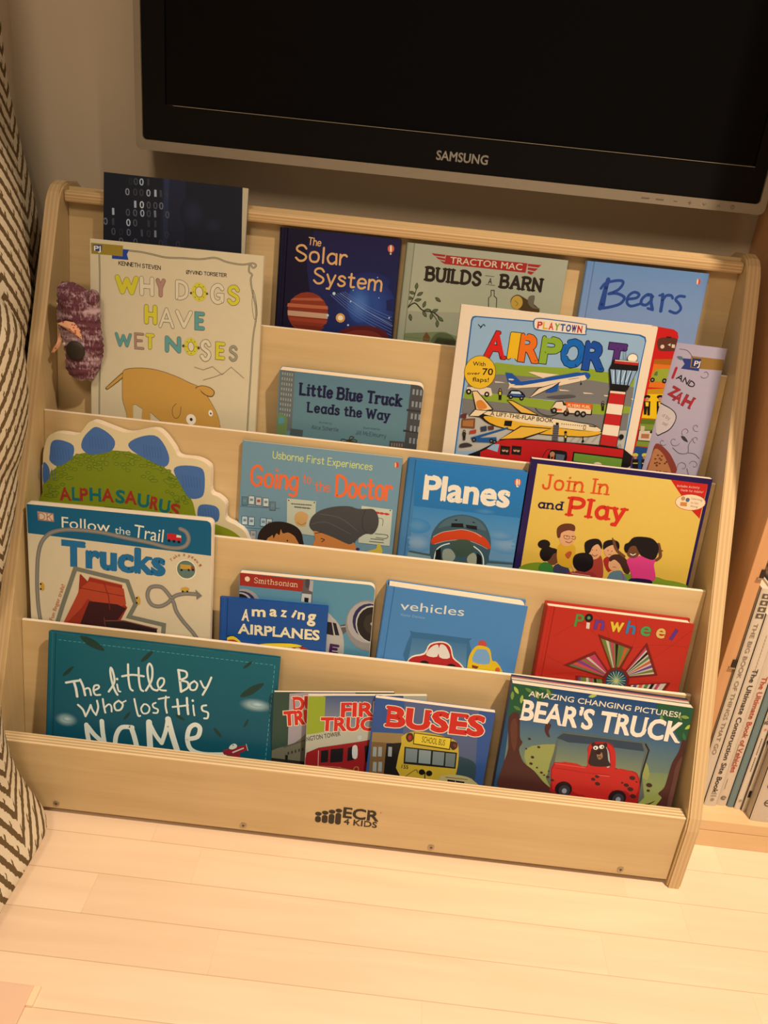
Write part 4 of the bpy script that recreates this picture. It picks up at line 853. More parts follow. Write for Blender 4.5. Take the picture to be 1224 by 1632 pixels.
# ------------------------------------------------------------------ picture books on the display
DATA = {
'binary': dict(w=184.9, h=266.0, b=(23,31,51), m=[[0.999983, 0.005816, -0.0, 0.054531], [-0.000693, 0.119143, -0.992877, 0.262528], [-0.005775, 0.99286, 0.119145, 0.521068], [0, 0, 0, 1]], a=[
('g',(30,41,70),(26,34,54),0,(752,2662,1054,2674,1043,1808,732,1817)),
('g',(40,55,95),(32,43,73),0,(773,2664,838,2661,832,1827,772,1832)),
('o',(34,44,73),(23,31,51),115.7,227.8,17.4,21.4,6),
('o',(32,42,67),(23,31,51),142.5,216.3,13.1,10.6,6),
('t',(38,46,55),'0',(31.6,254.3,5.2,8,2.2),'B',0.012,None,0),
('t',(67,79,96),'0',(38.5,254.6,5.2,8.1,3.3),'B',0.012,None,0),
('t',(167,193,233),'0',(45.7,255,5.2,8,2.2),'B',0.012,None,0),
('t',(51,60,73),'1',(55.7,255.6,2.6,8,2.2),'B',0.012,None,0),
('t',(126,146,176),'0',(27.8,241.3,5.3,8.1,3.2),'B',0.012,None,0),
('t',(59,69,84),'0',(37.9,241.8,5.2,8.1,3.3),'B',0.012,None,0),
('t',(59,69,84),'0',(46,242.2,5.2,8.1,3.3),'B',0.012,None,0),
('t',(151,174,210),'0',(54.9,242.7,5.2,8.1,2.2),'B',0.012,None,0),
('t',(159,184,221),'1',(65.1,243.3,2.7,8.1,2.1),'B',0.012,None,0),
('t',(59,69,84),'1',(72.3,243.6,2.6,8.1,4.4),'B',0.012,None,0),
('t',(51,60,73),'1',(79.9,244,2.7,8.1,2.1),'B',0.012,None,0),
('t',(159,184,221),'1',(39.5,227.3,2.6,8.2,2.2),'B',0.012,None,0),
('t',(184,212,241),'0',(46.7,227.6,5.3,8.2,2.2),'B',0.012,None,0),
('t',(76,88,107),'0',(55.7,228,5.2,8.2,3.3),'B',0.012,None,0),
('t',(76,88,107),'0',(64.2,228.5,5.3,8.1,2.2),'B',0.012,None,0),
('t',(101,117,141),'0',(71.9,228.8,5.2,8.2,3.3),'B',0.012,None,0),
('t',(159,184,221),'1',(11.1,215.6,2.6,8.2,2.2),'B',0.012,None,0),
('t',(76,88,107),'0',(28.9,216.4,5.3,8.2,3.2),'B',0.012,None,0),
('t',(84,98,119),'0',(38.3,216.9,5.3,8.2,3.2),'B',0.012,None,0),
('t',(159,184,221),'0',(47.6,217.4,5.2,8.2,2.2),'B',0.012,None,0),
('t',(67,79,96),'0',(55.9,217.8,5.3,8.2,2.2),'B',0.012,None,0),
('t',(109,126,153),'1',(65.6,218.3,2.6,8.2,4.4),'B',0.012,None,0),
('t',(76,88,107),'0',(80.1,219,5.2,8.2,2.2),'B',0.012,None,0),
('t',(109,126,153),'0',(-0,202.5,5.3,8.3,3.2),'B',0.012,None,0),
('t',(59,69,84),'1',(11.2,203.2,2.7,8.3,2.1),'B',0.012,None,0),
('t',(175,203,241),'0',(29.8,204,5.3,8.3,3.2),'B',0.012,None,0),
('t',(76,88,107),'0',(38.6,204.5,5.3,8.3,3.2),'B',0.012,None,0),
('t',(51,60,73),'1',(57.5,205.5,2.7,8.3,4.2),'B',0.012,None,0),
('t',(51,60,73),'1',(66.1,206,2.7,8.2,2.1),'B',0.012,None,0),
('t',(76,88,107),'0',(10.5,191,5.3,8.3,3.2),'B',0.012,None,0),
('t',(42,50,62),'0',(20.4,191.5,5.4,8.3,3.2),'B',0.012,None,0),
('t',(92,107,130),'0',(30.4,192,5.3,8.3,3.2),'B',0.012,None,0),
('t',(67,79,96),'1',(49,193,2.6,8.3,4.4),'B',0.012,None,0),
('t',(51,60,73),'0',(56.5,193.3,5.3,8.3,3.2),'B',0.012,None,0),
('t',(117,136,164),'1',(66.4,193.9,2.7,8.3,2.1),'B',0.012,None,0),
('t',(51,60,73),'0',(80.1,194.5,5.3,8.3,3.2),'B',0.012,None,0),
('t',(84,98,119),'0',(20.6,180.2,5.3,8.4,2.2),'B',0.012,None,0),
('t',(76,88,107),'0',(39.5,181.1,5.3,8.4,3.2),'B',0.012,None,0),
('t',(34,41,50),'1',(57.4,182.1,2.7,8.4,4.2),'B',0.012,None,0),
('t',(51,60,73),'0',(72.7,182.8,5.3,8.4,3.2),'B',0.012,None,0),
('t',(51,60,73),'0',(94.9,184,5.3,8.3,2.2),'B',0.012,None,0),
('p',(180,181,165),0,(1776,2657,1852,2657,1865,1855,1805,1859))
]),
'dogs': dict(w=220.5, h=315.1, b=(204,203,183), m=[[0.999981, -0.006235, -0.0, 0.05313], [0.000743, 0.119143, -0.992877, 0.213658], [0.006191, 0.992858, 0.119145, 0.395], [0, 0, 0, 1]], a=[
('s',(108,109,102),1.99,1,(113,2957,118,2636,111,2212,123,1779,107,1333,102,923)),
('s',(162,166,150),0.89,1,(113,2957,118,2636,111,2212,123,1779,107,1333,102,923)),
('s',(98,101,90),2.16,1,(503,3050,643,3049,794,3033,967,3013,1183,3026,1398,3034,1590,3069,1742,3032,1937,3020,2064,3049,2113,3027,2078,2993,2033,3030,2026,2947,2067,2909,2053,2846,2081,2703,2134,2519,2143,2350,2124,2198,2113,1980,2111,1651,2105,1315,2102,903)),
('s',(172,174,154),0.86,1,(503,3050,643,3049,794,3033,967,3013,1183,3026,1398,3034,1590,3069,1742,3032,1937,3020,2064,3049,2113,3027,2078,2993,2033,3030,2026,2947,2067,2909,2053,2846,2081,2703,2134,2519,2143,2350,2124,2198,2113,1980,2111,1651,2105,1315,2102,903)),
('s',(108,109,102),0.65,1,(2091,2725,2084,2556,2120,2369,2157,2415,2129,2624,2091,2725)),
('p',(147,135,54),0,(8,3101,416,3103,412,2972,276,2973,12,2968)),
('p',(44,72,147),0,(34,3083,151,3086,146,3008,38,3006)),
('t',(230,241,238),'PJ',(4.7,301,8.6,5.8,0.7),'B',0.02,None,0),
('t',(93,92,43),'Library',(16.3,300.5,22.5,3.7,2.5),'H',0,None,0),
('p',(31,70,173),0,(416,3062,496,3062,466,3002,488,2938,276,2932,276,2973,412,2972)),
('t',(39,38,41),'KENNETH STEVEN',(35.8,286.3,54.3,5,-0.9),'H',0.16,None,0),
('t',(39,38,41),'ØYVIND TORSETER',(122.6,284,51.9,4.5,1),'H',0.16,None,0),
('t',(201,205,63),'W',(31.9,251.9,30.3,21,1.3),'H',0.289,(78,76,69),0.035),
('t',(211,214,199),'H',(63.7,252.3,18.2,22,1.3),'H',0.221,(78,76,69),0.035),
('t',(167,137,134),'Y',(84.5,252.9,12.2,20.9,0.9),'H',0.221,(78,76,69),0.035),
('t',(211,214,199),'D',(109.9,251.8,16.6,22.6,1.4),'H',0.17,(78,76,69),0.035),
('e',(201,205,63),140.1,263.2,9.58,11.59,6),
('e',(78,76,69),140.1,263.2,5.24,6.8,6),
('e',(211,214,199),140.1,263.2,4.58,6.15,6),
('e',(78,76,69),129.7,260.9,1.53,1.48,6),
('e',(78,76,69),150.2,262.1,1.53,1.48,6),
('e',(78,76,69),147.5,263.9,0.65,0.63,5),
('e',(78,76,69),145.6,257.3,0.65,0.63,7),
('e',(78,76,69),140.4,254.2,0.65,0.64,5),
('e',(78,76,69),135.1,256.3,0.65,0.63,5),
('e',(78,76,69),132.8,262.5,0.65,0.64,5),
('e',(78,76,69),134.7,269,0.65,0.63,5),
('e',(78,76,69),139.9,272.2,0.64,0.63,6),
('e',(78,76,69),145.1,270.1,0.65,0.63,5),
('t',(211,214,199),'G',(154.9,251.4,18.1,23,1.3),'H',0.187,(78,76,69),0.035),
('t',(201,205,63),'S',(176.7,252.1,15.7,22.5,1.1),'H',0.187,(78,76,69),0.035),
('t',(201,205,63),'H',(70,217.4,16.6,22.4,1),'H',0.238,(78,76,69),0.035),
('t',(211,214,199),'A',(89,214.3,19.9,24,1.4),'H',0.136,(78,76,69),0.035),
('t',(211,214,199),'V',(110.7,216.5,21.8,20.9,1.3),'H',0.204,(78,76,69),0.035),
('t',(93,160,173),'E',(135.8,216.4,12.8,20.9,1.3),'H',0.221,(78,76,69),0.035),
('t',(93,160,173),'W',(31.9,184.7,21.9,16.3,1.3),'H',0.221,(78,76,69),0.035),
('t',(167,137,134),'E',(57.6,183.6,12.3,19.6,1.4),'H',0.119,(78,76,69),0.035),
('t',(201,205,63),'T',(72.1,185.1,11.6,18.4,1),'H',0.221,(78,76,69),0.035),
('t',(93,160,173),'N',(97.8,183.9,20.7,19.2,1.4),'H',0.255,(78,76,69),0.035),
('e',(201,205,63),131.6,193.3,8.88,11.14,6),
('e',(78,76,69),131.6,193.3,4.22,6.4,6),
('e',(211,214,199),131.6,193.3,3.55,5.73,6),
('e',(78,76,69),121.6,193.3,1.78,1.74,6),
('e',(78,76,69),141.4,192.7,1.78,1.74,6),
('e',(78,76,69),138.3,193.9,0.67,0.65,6),
('e',(78,76,69),136.5,187.6,0.67,0.66,5),
('e',(78,76,69),131.9,184.5,0.67,0.65,6),
('e',(78,76,69),127.1,186.6,0.67,0.65,6),
('e',(78,76,69),125,192.6,0.67,0.66,5),
('e',(78,76,69),126.7,198.9,0.67,0.65,5),
('e',(78,76,69),131.4,201.9,0.67,0.65,6),
('e',(78,76,69),136.1,199.9,0.67,0.65,5),
('t',(211,214,199),'S',(144.1,177.7,14,25,1.2),'H',0.17,(78,76,69),0.035),
('t',(201,205,63),'E',(164.2,181.3,12.3,20.6,0.9),'H',0.204,(78,76,69),0.035),
('t',(147,154,147),'S',(181.9,180.8,11.1,18.5,1.5),'H',0.136,(78,76,69),0.035),
('s',(132,132,118),0.57,0,(1368,1674,1485,1649,1606,1705,1737,1612,1851,1724,2024,1597)),
('s',(132,132,118),0.56,0,(1489,1516,1644,1576,1765,1637)),
('p',(93,72,43),1,(195,1270,206,1298,421,1511,459,1504,421,1433,229,1267)),
('p',(192,158,85),1,(204,1276,218,1299,421,1497,450,1489,410,1436,233,1279)),
('p',(93,72,43),1,(447,1549,654,1590,880,1586,1130,1529,1313,1462,1427,1424,1544,1316,1640,1177,1708,1046,1746,887,1794,729,1011,645,960,874,867,958,786,1019,682,1054,567,1100,557,925,546,784,489,778,472,963,418,1141,413,1301,417,1460)),
('p',(192,158,85),1,(450,1543,657,1584,881,1580,1130,1523,1311,1457,1425,1420,1541,1312,1636,1175,1704,1045,1742,889,1790,731,1011,649,961,875,868,958,788,1018,685,1053,570,1098,560,925,549,786,492,780,475,962,422,1140,417,1298,421,1455)),
('p',(192,158,85),1,(696,1077,787,1029,779,810,687,800)),
('p',(93,72,43),1,(1385,1402,1469,1442,1582,1429,1647,1375,1620,1309,1541,1310,1477,1344,1449,1382)),
('p',(192,158,85),1,(1398,1399,1474,1434,1578,1420,1636,1372,1613,1318,1545,1320,1485,1354,1453,1382)),
('s',(93,72,43),0.68,1,(1138,1164,1093,1107,1091,1027,1119,973,1165,977,1197,1038,1202,1130)),
('e',(235,241,241),134.3,97.3,6.61,7.21,6),
('e',(93,72,43),134.5,97.3,2.05,2.3,6),
('e',(24,24,30),134.5,97.3,1.14,1.38,6),
('e',(235,241,241),160.3,108.5,2.95,4.37,6),
('e',(24,24,30),160.5,108.1,1.14,1.38,6)
]),
'solar': dict(w=157.7, h=222.3, b=(17,17,48), m=[[0.999986, -0.005236, -0.0, 0.283828], [0.000624, 0.119144, -0.992877, 0.2744], [0.005199, 0.992863, 0.119145, 0.52], [0, 0, 0, 1]], a=[
('g',(26,24,70),(24,40,103),1,(448,2215,1567,2215,1594,947,646,926,434,1472)),
('o',(39,72,156),(27,36,98),122.9,135.3,43.6,43.2,6),
('o',(63,110,194),(37,68,151),110.9,135.8,16.9,24.3,6),
('s',(85,116,194),0.55,1,(716,1441,1071,1204,1573,993)),
('s',(85,116,194),0.55,1,(746,1450,1097,1227,1568,1033)),
('s',(85,116,194),0.55,1,(776,1460,1122,1249,1564,1073)),
('s',(85,116,194),0.55,1,(806,1470,1148,1272,1560,1113)),
('s',(85,116,194),0.55,1,(836,1479,1173,1294,1556,1153)),
('s',(85,116,194),0.54,1,(866,1489,1198,1317,1552,1192)),
('s',(85,116,194),0.54,1,(896,1498,1224,1339,1548,1232)),
('s',(136,158,218),0.51,1,(843,1473,1201,1284,1577,1121)),
('t',(201,168,122),'The',(37,204.2,17.2,9.5,-2.7),'H',0.14,None,0),
('t',(201,168,122),'Solar',(21.3,182.8,68.9,20.4,-0.2),'H',0.13,None,0),
('t',(201,168,122),'System',(46.8,156.7,92,20.1,-1.2),'H',0.13,None,0),
('e',(127,53,39),42.8,118,27.21,26.73,6),
('p',(172,100,75),0,(156,1279,687,1292,697,1250,149,1232)),
('p',(186,158,140),0,(159,1186,701,1194,700,1127,166,1120)),
('p',(149,63,46),0,(171,1100,701,1107,684,1058,205,1057)),
('p',(158,90,69),0,(230,1353,577,1387,631,1353,188,1322)),
('p',(108,43,34),0,(232,1012,667,1016,616,963,297,972)),
('e',(81,27,36),118.2,92.9,35.72,16.04,6),
('e',(108,43,39),116.7,90.4,29,12.47,6),
('e',(204,158,98),86.9,115.7,6.16,6.07,6),
('e',(227,231,206),86.9,115.7,3.43,3.35,6),
('e',(172,210,241),75.9,146.2,2.03,1.98,6),
('e',(172,210,241),98.7,138.2,1.03,0.99,6),
('e',(172,210,241),69.6,117.3,1.72,1.67,6),
('e',(172,210,241),100.9,152.9,0.68,0.65,5),
('e',(172,210,241),135.5,146.5,0.68,0.67,5),
('e',(172,210,241),97.9,107.4,1.38,1.34,6),
('e',(172,210,241),151.5,122.2,1.03,0.99,6),
('e',(172,210,241),131.3,172.2,0.68,0.64,6),
('e',(186,95,75),145.2,209.6,4.32,4.8,6),
('e',(209,210,194),145.2,209.6,1.33,4.47,6),
('e',(181,179,158),145.5,203.3,1.33,1.28,5)
]),
'tractor': dict(w=209.1, h=219.6, b=(138,151,141), m=[[0.999987, 0.005158, -0.0, 0.446963], [-0.000615, 0.119144, -0.992877, 0.272529], [-0.005121, 0.992864, 0.119145, 0.521071], [0, 0, 0, 1]], a=[
('g',(149,161,155),(152,165,149),0,(-1,2189,2092,2198,2112,1498,30,1333)),
('p',(145,38,42),0,(518,2092,1576,2104,1568,1985,512,1980)),
('p',(145,38,42),0,(327,2097,511,2094,504,2068,367,2069)),
('p',(145,38,42),0,(1583,2099,1759,2102,1722,2066,1581,2070)),
('p',(145,38,42),0,(385,2059,516,2050,510,2024,425,2031)),
('p',(145,38,42),0,(1590,2055,1721,2053,1683,2017,1588,2026)),
('p',(145,38,42),0,(443,2020,522,2006,516,1980,484,1993)),
('p',(145,38,42),0,(1597,2011,1682,2004,1644,1968,1595,1982)),
('t',(186,188,174),'TRACTOR MAC',(58.3,200,93.4,7.6,0.7),'B',0.015,None,0),
('t',(35,30,28),'BUILDS',(28,174.8,73.9,17.8,0.7),'SL',0.22,None,0),
('t',(35,30,28),'BARN',(125.4,176.3,55.7,17.2,0.3),'SL',0.22,None,0),
('t',(35,30,28),'A',(110.7,179.9,4.8,7,-1.2),'B',0.02,None,0),
('s',(51,45,41),0.66,1,(1057,1894,1174,1894)),
('s',(51,45,41),0.66,1,(1082,1787,1200,1783)),
('s',(40,46,37),1.69,1,(20,1305,94,1373,187,1450,299,1369,436,1361,547,1291)),
('s',(40,46,37),1.01,1,(94,1373,162,1513,190,1647)),
('s',(40,46,37),1.03,1,(401,1364,487,1284,522,1221)),
('p',(40,46,37),1,(183,1621,209,1661,188,1711,162,1664)),
('p',(75,93,71),1,(183,1631,203,1662,187,1699,168,1664)),
('p',(40,46,37),1,(205,1545,254,1552,281,1600,226,1589)),
('p',(75,93,71),1,(214,1552,251,1557,271,1592,230,1584)),
('p',(40,46,37),1,(181,1566,143,1598,89,1587,132,1554)),
('p',(75,93,71),1,(170,1568,142,1592,101,1584,134,1559)),
('p',(40,46,37),1,(180,1481,229,1471,271,1507,216,1515)),
('p',(75,93,71),1,(191,1484,228,1477,259,1504,217,1510)),
('p',(40,46,37),1,(303,1402,336,1438,325,1492,290,1449)),
('p',(75,93,71),1,(306,1413,331,1440,322,1480,296,1448)),
('p',(40,46,37),1,(446,1552,470,1509,525,1501,496,1547)),
('p',(75,93,71),1,(455,1546,473,1514,515,1508,492,1543)),
('p',(40,46,37),1,(322,1372,369,1354,416,1382,363,1400)),
('p',(75,93,71),1,(333,1373,368,1360,404,1381,364,1394)),
('p',(40,46,37),1,(305,1361,312,1313,362,1287,350,1340)),
('p',(75,93,71),1,(311,1352,317,1316,354,1297,345,1337)),
('p',(40,46,37),1,(428,1353,401,1312,422,1261,449,1309)),
('p',(75,93,71),1,(427,1343,407,1311,423,1273,443,1309)),
('p',(40,46,37),1,(510,1263,491,1218,521,1171,539,1223)),
('p',(75,93,71),1,(511,1253,497,1218,520,1183,533,1222)),
('p',(40,46,37),1,(511,1308,535,1265,591,1257,561,1303)),
('p',(75,93,71),1,(520,1302,538,1270,580,1264,558,1299)),
('p',(40,46,37),1,(138,1305,128,1257,165,1216,174,1270)),
('p',(75,93,71),1,(142,1294,134,1258,162,1228,168,1268)),
('p',(40,46,37),1,(156,1505,114,1530,62,1510,111,1484)),
('p',(75,93,71),1,(145,1505,113,1524,74,1510,111,1490)),
('p',(40,46,37),1,(421,1362,471,1360,506,1403,450,1401)),
('p',(75,93,71),1,(431,1366,469,1365,495,1397,453,1396)),
('s',(40,46,37),0.83,0,(1160,1485,1140,1620,1169,1656,1159,1720,1199,1725,1209,1654,1247,1626,1261,1489)),
('p',(68,54,29),1,(1431,1636,1489,1698,1575,1685,1815,1557,1776,1487,1568,1517,1463,1541)),
('e',(173,149,69),151.4,160.3,7.66,8.64,6),
('s',(103,79,35),0.66,1,(1484,1625,1529,1591,1510,1563)),
('p',(95,94,85),1,(1658,1694,1733,1712,1742,1588,1832,1559,1731,1554,1661,1612)),
('p',(103,123,95),1,(51,1034,334,1083,603,1123,691,1106,852,1057,870,923,40,945)),
('p',(75,91,69),1,(462,1013,537,1102,674,1104,767,1047,761,962,486,965)),
('p',(95,71,46),0,(347,1027,386,1099,443,1031,443,977,354,974)),
('p',(81,79,69),0,(639,999,738,1010,751,910,644,915)),
('s',(103,99,69),0.68,1,(85,1004,274,1005,463,1006))
]),
'bears': dict(w=158.1, h=221.6, b=(143,163,202), m=[[1.0, -0.0, -0.0, 0.681304], [0.0, 0.119145, -0.992877, 0.2744], [0.0, 0.992877, 0.119145, 0.52], [0, 0, 0, 1]], g=((91,135,199),(155,173,213)), a=[
('s',(31,68,151),5.61,1,(310,2012,296,1889,279,1740,269,1643)),
('s',(31,68,151),3.6,1,(237,1893,283,1961,394,2004,489,2014,507,1974,457,1895,349,1836)),
('s',(31,68,151),3.8,1,(349,1836,444,1852,539,1826,559,1790,511,1722,390,1671,275,1642)),
('p',(31,68,151),0,(282,1940,326,1924,327,1660,266,1632)),
('s',(31,68,151),3.59,1,(602,1795,710,1821,739,1868,674,1891,609,1838,603,1753,661,1712,763,1748)),
('s',(31,68,151),3.8,1,(919,1860,850,1880,787,1814,792,1756,854,1747,908,1806)),
('s',(31,68,151),4.22,1,(851,1874,899,1872,912,1785,945,1704)),
('s',(31,68,151),3.25,1,(883,1708,951,1694)),
('s',(31,68,151),4.32,1,(1040,1900,1052,1821,1057,1690)),
('s',(31,68,151),3.59,1,(1052,1821,1086,1888,1149,1898,1177,1866)),
('s',(31,68,151),2.95,1,(1001,1883,1045,1900)),
('s',(31,68,151),3.6,1,(1325,1902,1256,1901,1218,1855,1277,1802,1307,1742,1257,1686,1172,1702)),
('e',(184,66,65),146.1,210.4,2.74,3.56,6),
('e',(201,199,183),145,210.3,1.06,3.56,6),
('e',(102,104,119),146.2,204.8,0.64,0.63,7)
]),
'airport': dict(w=245.5, h=285.0, b=(208,204,194), m=[[0.999994, 0.003423, -0.0, 0.524199], [-0.000408, 0.119145, -0.992877, 0.198758], [-0.003399, 0.992871, 0.119145, 0.395835], [0, 0, 0, 1]], a=[
('p',(34,94,167),0,(184,2735,911,2754,1585,2737,2257,2731,2326,2709,2345,2661,2339,2431,2344,999,154,930,148,1880,138,2680,151,2720)),
('p',(130,170,215),0,(202,2721,930,2740,1572,2720,2244,2714,2313,2692,2332,2644,2326,2413,2326,1005,170,939,167,1866,156,2666,169,2706)),
('p',(123,154,54),0,(526,2191,790,2188,1210,2207,1720,2245,1863,2233,2293,2193,2297,2076,1984,2087,1472,2053,580,2012,218,1888,185,1955)),
('p',(106,112,120),0,(215,1911,575,2047,1467,2081,1746,2103,2304,2076,2319,1817,1516,1797,566,1785,186,1777)),
('p',(123,154,54),0,(175,1788,564,1796,1304,1785,2312,1828,2314,1720,1825,1664,822,1670,177,1664)),
('p',(106,112,120),0,(169,1691,818,1693,1300,1664,2011,1685,2305,1743,2320,1503,1942,1410,622,1404,174,1475)),
('p',(162,170,175),0,(166,1498,618,1428,1957,1461,2318,1515,2329,1271,1610,1249,196,985)),
('p',(144,149,153),0,(1511,1262,1544,1266,1649,1437,1617,1434)),
('p',(144,149,153),0,(1606,1273,1639,1277,1744,1448,1711,1445)),
('p',(144,149,153),0,(1700,1284,1733,1288,1837,1459,1805,1455)),
('p',(144,149,153),0,(1795,1295,1828,1299,1931,1470,1898,1466)),
('p',(144,149,153),0,(1889,1306,1922,1310,2025,1481,1992,1477)),
('p',(144,149,153),0,(1983,1317,2016,1321,2119,1492,2086,1488)),
('p',(144,149,153),0,(2077,1328,2110,1332,2213,1503,2180,1499)),
('p',(205,198,183),0,(542,1953,636,1954,685,1948,553,1938)),
('p',(205,198,183),0,(1372,1943,1467,1944,1515,1937,1384,1927)),
('p',(205,198,183),0,(1680,1939,1775,1941,1823,1934,1693,1924)),
('p',(205,198,183),0,(1946,1936,2040,1938,2089,1931,1958,1921)),
('p',(205,198,183),0,(2296,1933,2326,1927,2333,1916,2309,1918)),
('t',(185,34,34),'A',(38.2,225.9,24.2,29.9,0.2),'B',0.045,(20,19,23),0.02),
('t',(205,173,34),'I',(67.4,226.8,10.6,29.9,-0.5),'B',0.045,(20,19,23),0.02),
('t',(203,106,34),'R',(81.2,225.6,22.1,31.1,0),'B',0.045,(20,19,23),0.02),
('t',(122,164,56),'P',(108.1,226.3,22.3,30.2,0),'B',0.045,(20,19,23),0.02),
('t',(16,96,189),'O',(133.9,225.4,25.7,31.1,0.2),'B',0.045,(20,19,23),0.02),
('t',(20,72,167),'R',(162.9,224.4,23.4,32,0.2),'B',0.045,(20,19,23),0.02),
('t',(73,43,122),'T',(191.8,226.3,18.8,31.1,0),'B',0.045,(20,19,23),0.02),
('p',(34,94,167),1,(911,2754,952,2792,1112,2798,1530,2787,1581,2759,1586,2680,1555,2647,1138,2642,963,2646,922,2687)),
('p',(210,207,200),1,(928,2751,958,2781,1115,2785,1528,2776,1566,2753,1571,2685,1544,2659,1136,2653,968,2660,935,2693)),
('t',(174,38,41),'P',(97.4,267,5.5,8,1),'B',0.035,None,0),
('t',(192,164,45),'L',(104.5,267,5.6,8,2),'B',0.035,None,0),
('t',(183,57,45),'A',(111.7,267,5.6,8.1,2),'B',0.035,None,0),
('t',(104,149,56),'Y',(118.9,267.1,5.6,8,1),'B',0.035,None,0),
('t',(34,86,167),'T',(126.1,267.1,5.5,8,2.1),'B',0.035,None,0),
('t',(25,77,156),'O',(133.3,267.2,5.5,8,1),'B',0.035,None,0),
('t',(60,38,122),'W',(140.5,267.2,5.5,8,2.1),'B',0.035,None,0),
('t',(157,38,56),'N',(147.6,267.2,5.6,8.1,2),'B',0.035,None,0),
('s',(20,19,23),0.91,1,(238,2634,271,2611,302,2641,323,2625)),
('s',(20,19,23),0.93,1,(267,2592,287,2617)),
('p',(201,198,189),0,(201,1839,411,1867,507,1861,538,1781,522,1760,206,1768)),
('e',(20,19,23),23.3,178.5,3.54,3.59,6),
('e',(20,19,23),46.7,177.8,3.3,3.35,7),
('e',(205,198,183),23.3,178.5,1.41,1.42,7),
('e',(205,198,183),46.7,177.8,1.42,1.43,7),
('e',(104,82,23),34.1,204.6,20.25,21.32,6),
('e',(206,177,45),34.1,204.6,19.56,20.55,6),
('t',(20,19,23),'With',(23.9,211.9,15.9,5.1,4),'B',0.012,None,0),
('t',(20,19,23),'over',(18.4,199.8,16.5,3.7,6.3),'B',0.015,None,0),
('t',(20,19,23),'70',(37.6,201.9,13.1,8,4.4),'B',0.02,None,0),
('t',(20,19,23),'flaps!',(26.1,192.1,20.7,5.2,3.9),'B',0.012,None,0),
('e',(20,19,23),62.7,185.3,1.91,1.92,6),
('p',(20,19,23),1,(605,1829,656,1835,657,1783,661,1728,648,1726,639,1773,642,1726,629,1724,619,1779)),
('p',(179,183,45),0,(616,1826,646,1829,649,1791,624,1788)),
('e',(166,135,111),62.8,185.1,1.06,1.07,6),
('e',(20,19,23),194.9,184.3,1.57,1.61,6),
('p',(20,19,23),1,(1931,1823,1973,1827,1976,1785,1981,1738,1970,1737,1961,1776,1965,1737,1954,1735,1944,1781)),
('p',(78,77,67),0,(1941,1820,1965,1823,1969,1791,1948,1789)),
('e',(166,135,111),194.9,184.1,0.88,0.9,7),
('p',(20,19,23),1,(735,1804,757,1859,819,1875,886,1869,945,1828,942,1789,739,1775)),
('p',(51,86,178),0,(747,1817,938,1815,933,1798,746,1791)),
('p',(174,207,241),0,(775,1851,876,1858,905,1828,765,1821)),
('e',(20,19,23),77.6,178,2.83,2.87,6),
('e',(20,19,23),91.5,177.6,2.82,2.87,7),
('e',(139,144,156),77.6,178,1.18,1.2,6),
('e',(139,144,156),91.5,177.6,1.18,1.19,7),
('p',(73,77,85),1,(1225,1831,1500,1890,1597,1873,1392,1826)),
('p',(205,198,183),0,(942,2116,1011,2128,1341,2128,1140,2063)),
('p',(205,198,183),0,(744,1900,717,1968,822,1980,1321,2107,1612,2191,1696,2184,1732,2153,1676,2095,1364,1989,834,1898)),
('p',(25,77,167),0,(709,1972,660,2080,748,2078,868,1990,1140,2058,1544,2179,1659,2192,1687,2167,1328,2065,899,1941,782,1928)),
('p',(25,77,167),1,(1648,2190,1712,2186,1735,2149,1697,2114)),
('p',(25,77,167),0,(1224,1978,1359,2022,1352,1921,1286,1895,1204,1885)),
('p',(20,19,23),0,(1006,1787,1102,1931,1379,2043,1298,1963)),
('p',(205,198,183),0,(1016,1797,1115,1923,1353,2030,1279,1965)),
('p',(205,198,183),0,(725,1869,738,1942,808,1945)),
('s',(20,19,23),0.46,1,(1621,2089,1633,2048)),
('e',(20,19,23),163.4,204.3,1.16,1.18,7),
('s',(104,130,189),0.97,0,(1471,2082,1476,2084)),
('s',(104,130,189),0.57,0,(1476,2084,1480,2085)),
('s',(104,130,189),0.97,0,(1482,2085,1489,2087)),
('s',(104,130,189),0.57,0,(1489,2087,1496,2089)),
('s',(104,130,189),0.97,0,(1501,2090,1507,2092)),
('s',(104,130,189),0.57,0,(1507,2092,1513,2094)),
('s',(104,130,189),0.97,0,(1515,2094,1521,2096)),
('s',(104,130,189),0.57,0,(1521,2096,1528,2098)),
('s',(104,130,189),0.99,0,(1529,2098,1534,2099)),
('s',(104,130,189),0.57,0,(1534,2099,1538,2100)),
('s',(104,130,189),0.99,0,(1543,2102,1551,2104)),
('s',(104,130,189),0.57,0,(1551,2104,1558,2106)),
('s',(104,130,189),0.97,0,(1560,2106,1566,2108)),
('s',(104,130,189),0.58,0,(1566,2108,1573,2110)),
('s',(104,130,189),0.97,0,(1579,2111,1584,2113)),
('s',(104,130,189),0.58,0,(1584,2113,1590,2114)),
('s',(104,130,189),0.97,0,(1592,2115,1592,2115)),
('s',(104,130,189),0.58,0,(1592,2115,1593,2115)),
('s',(205,198,183),1.99,0,(724,1999,734,2000)),
('s',(205,198,183),1.13,0,(734,2000,743,2000)),
('s',(205,198,183),1.94,0,(747,2000,761,2000)),
('s',(205,198,183),1.16,0,(761,2000,776,2001)),
('p',(20,19,23),0,(1303,1676,1355,1790,1443,1803,1473,1768,1823,1803,1839,1666,1329,1631)),
('p',(205,198,183),0,(1315,1690,1362,1779,1436,1792,1458,1747,1818,1755,1822,1676,1332,1646)),
('p',(196,91,40),0,(1473,1797,1819,1803,1827,1732,1504,1728)),
('t',(218,207,167),'FLYERS FUEL',(151.6,173.9,29,3.6,1),'B',0.02,None,0),
('p',(196,91,40),0,(1323,1698,1449,1698,1451,1674,1323,1669)),
('e',(20,19,23),135.2,166.8,3.76,3.88,6),
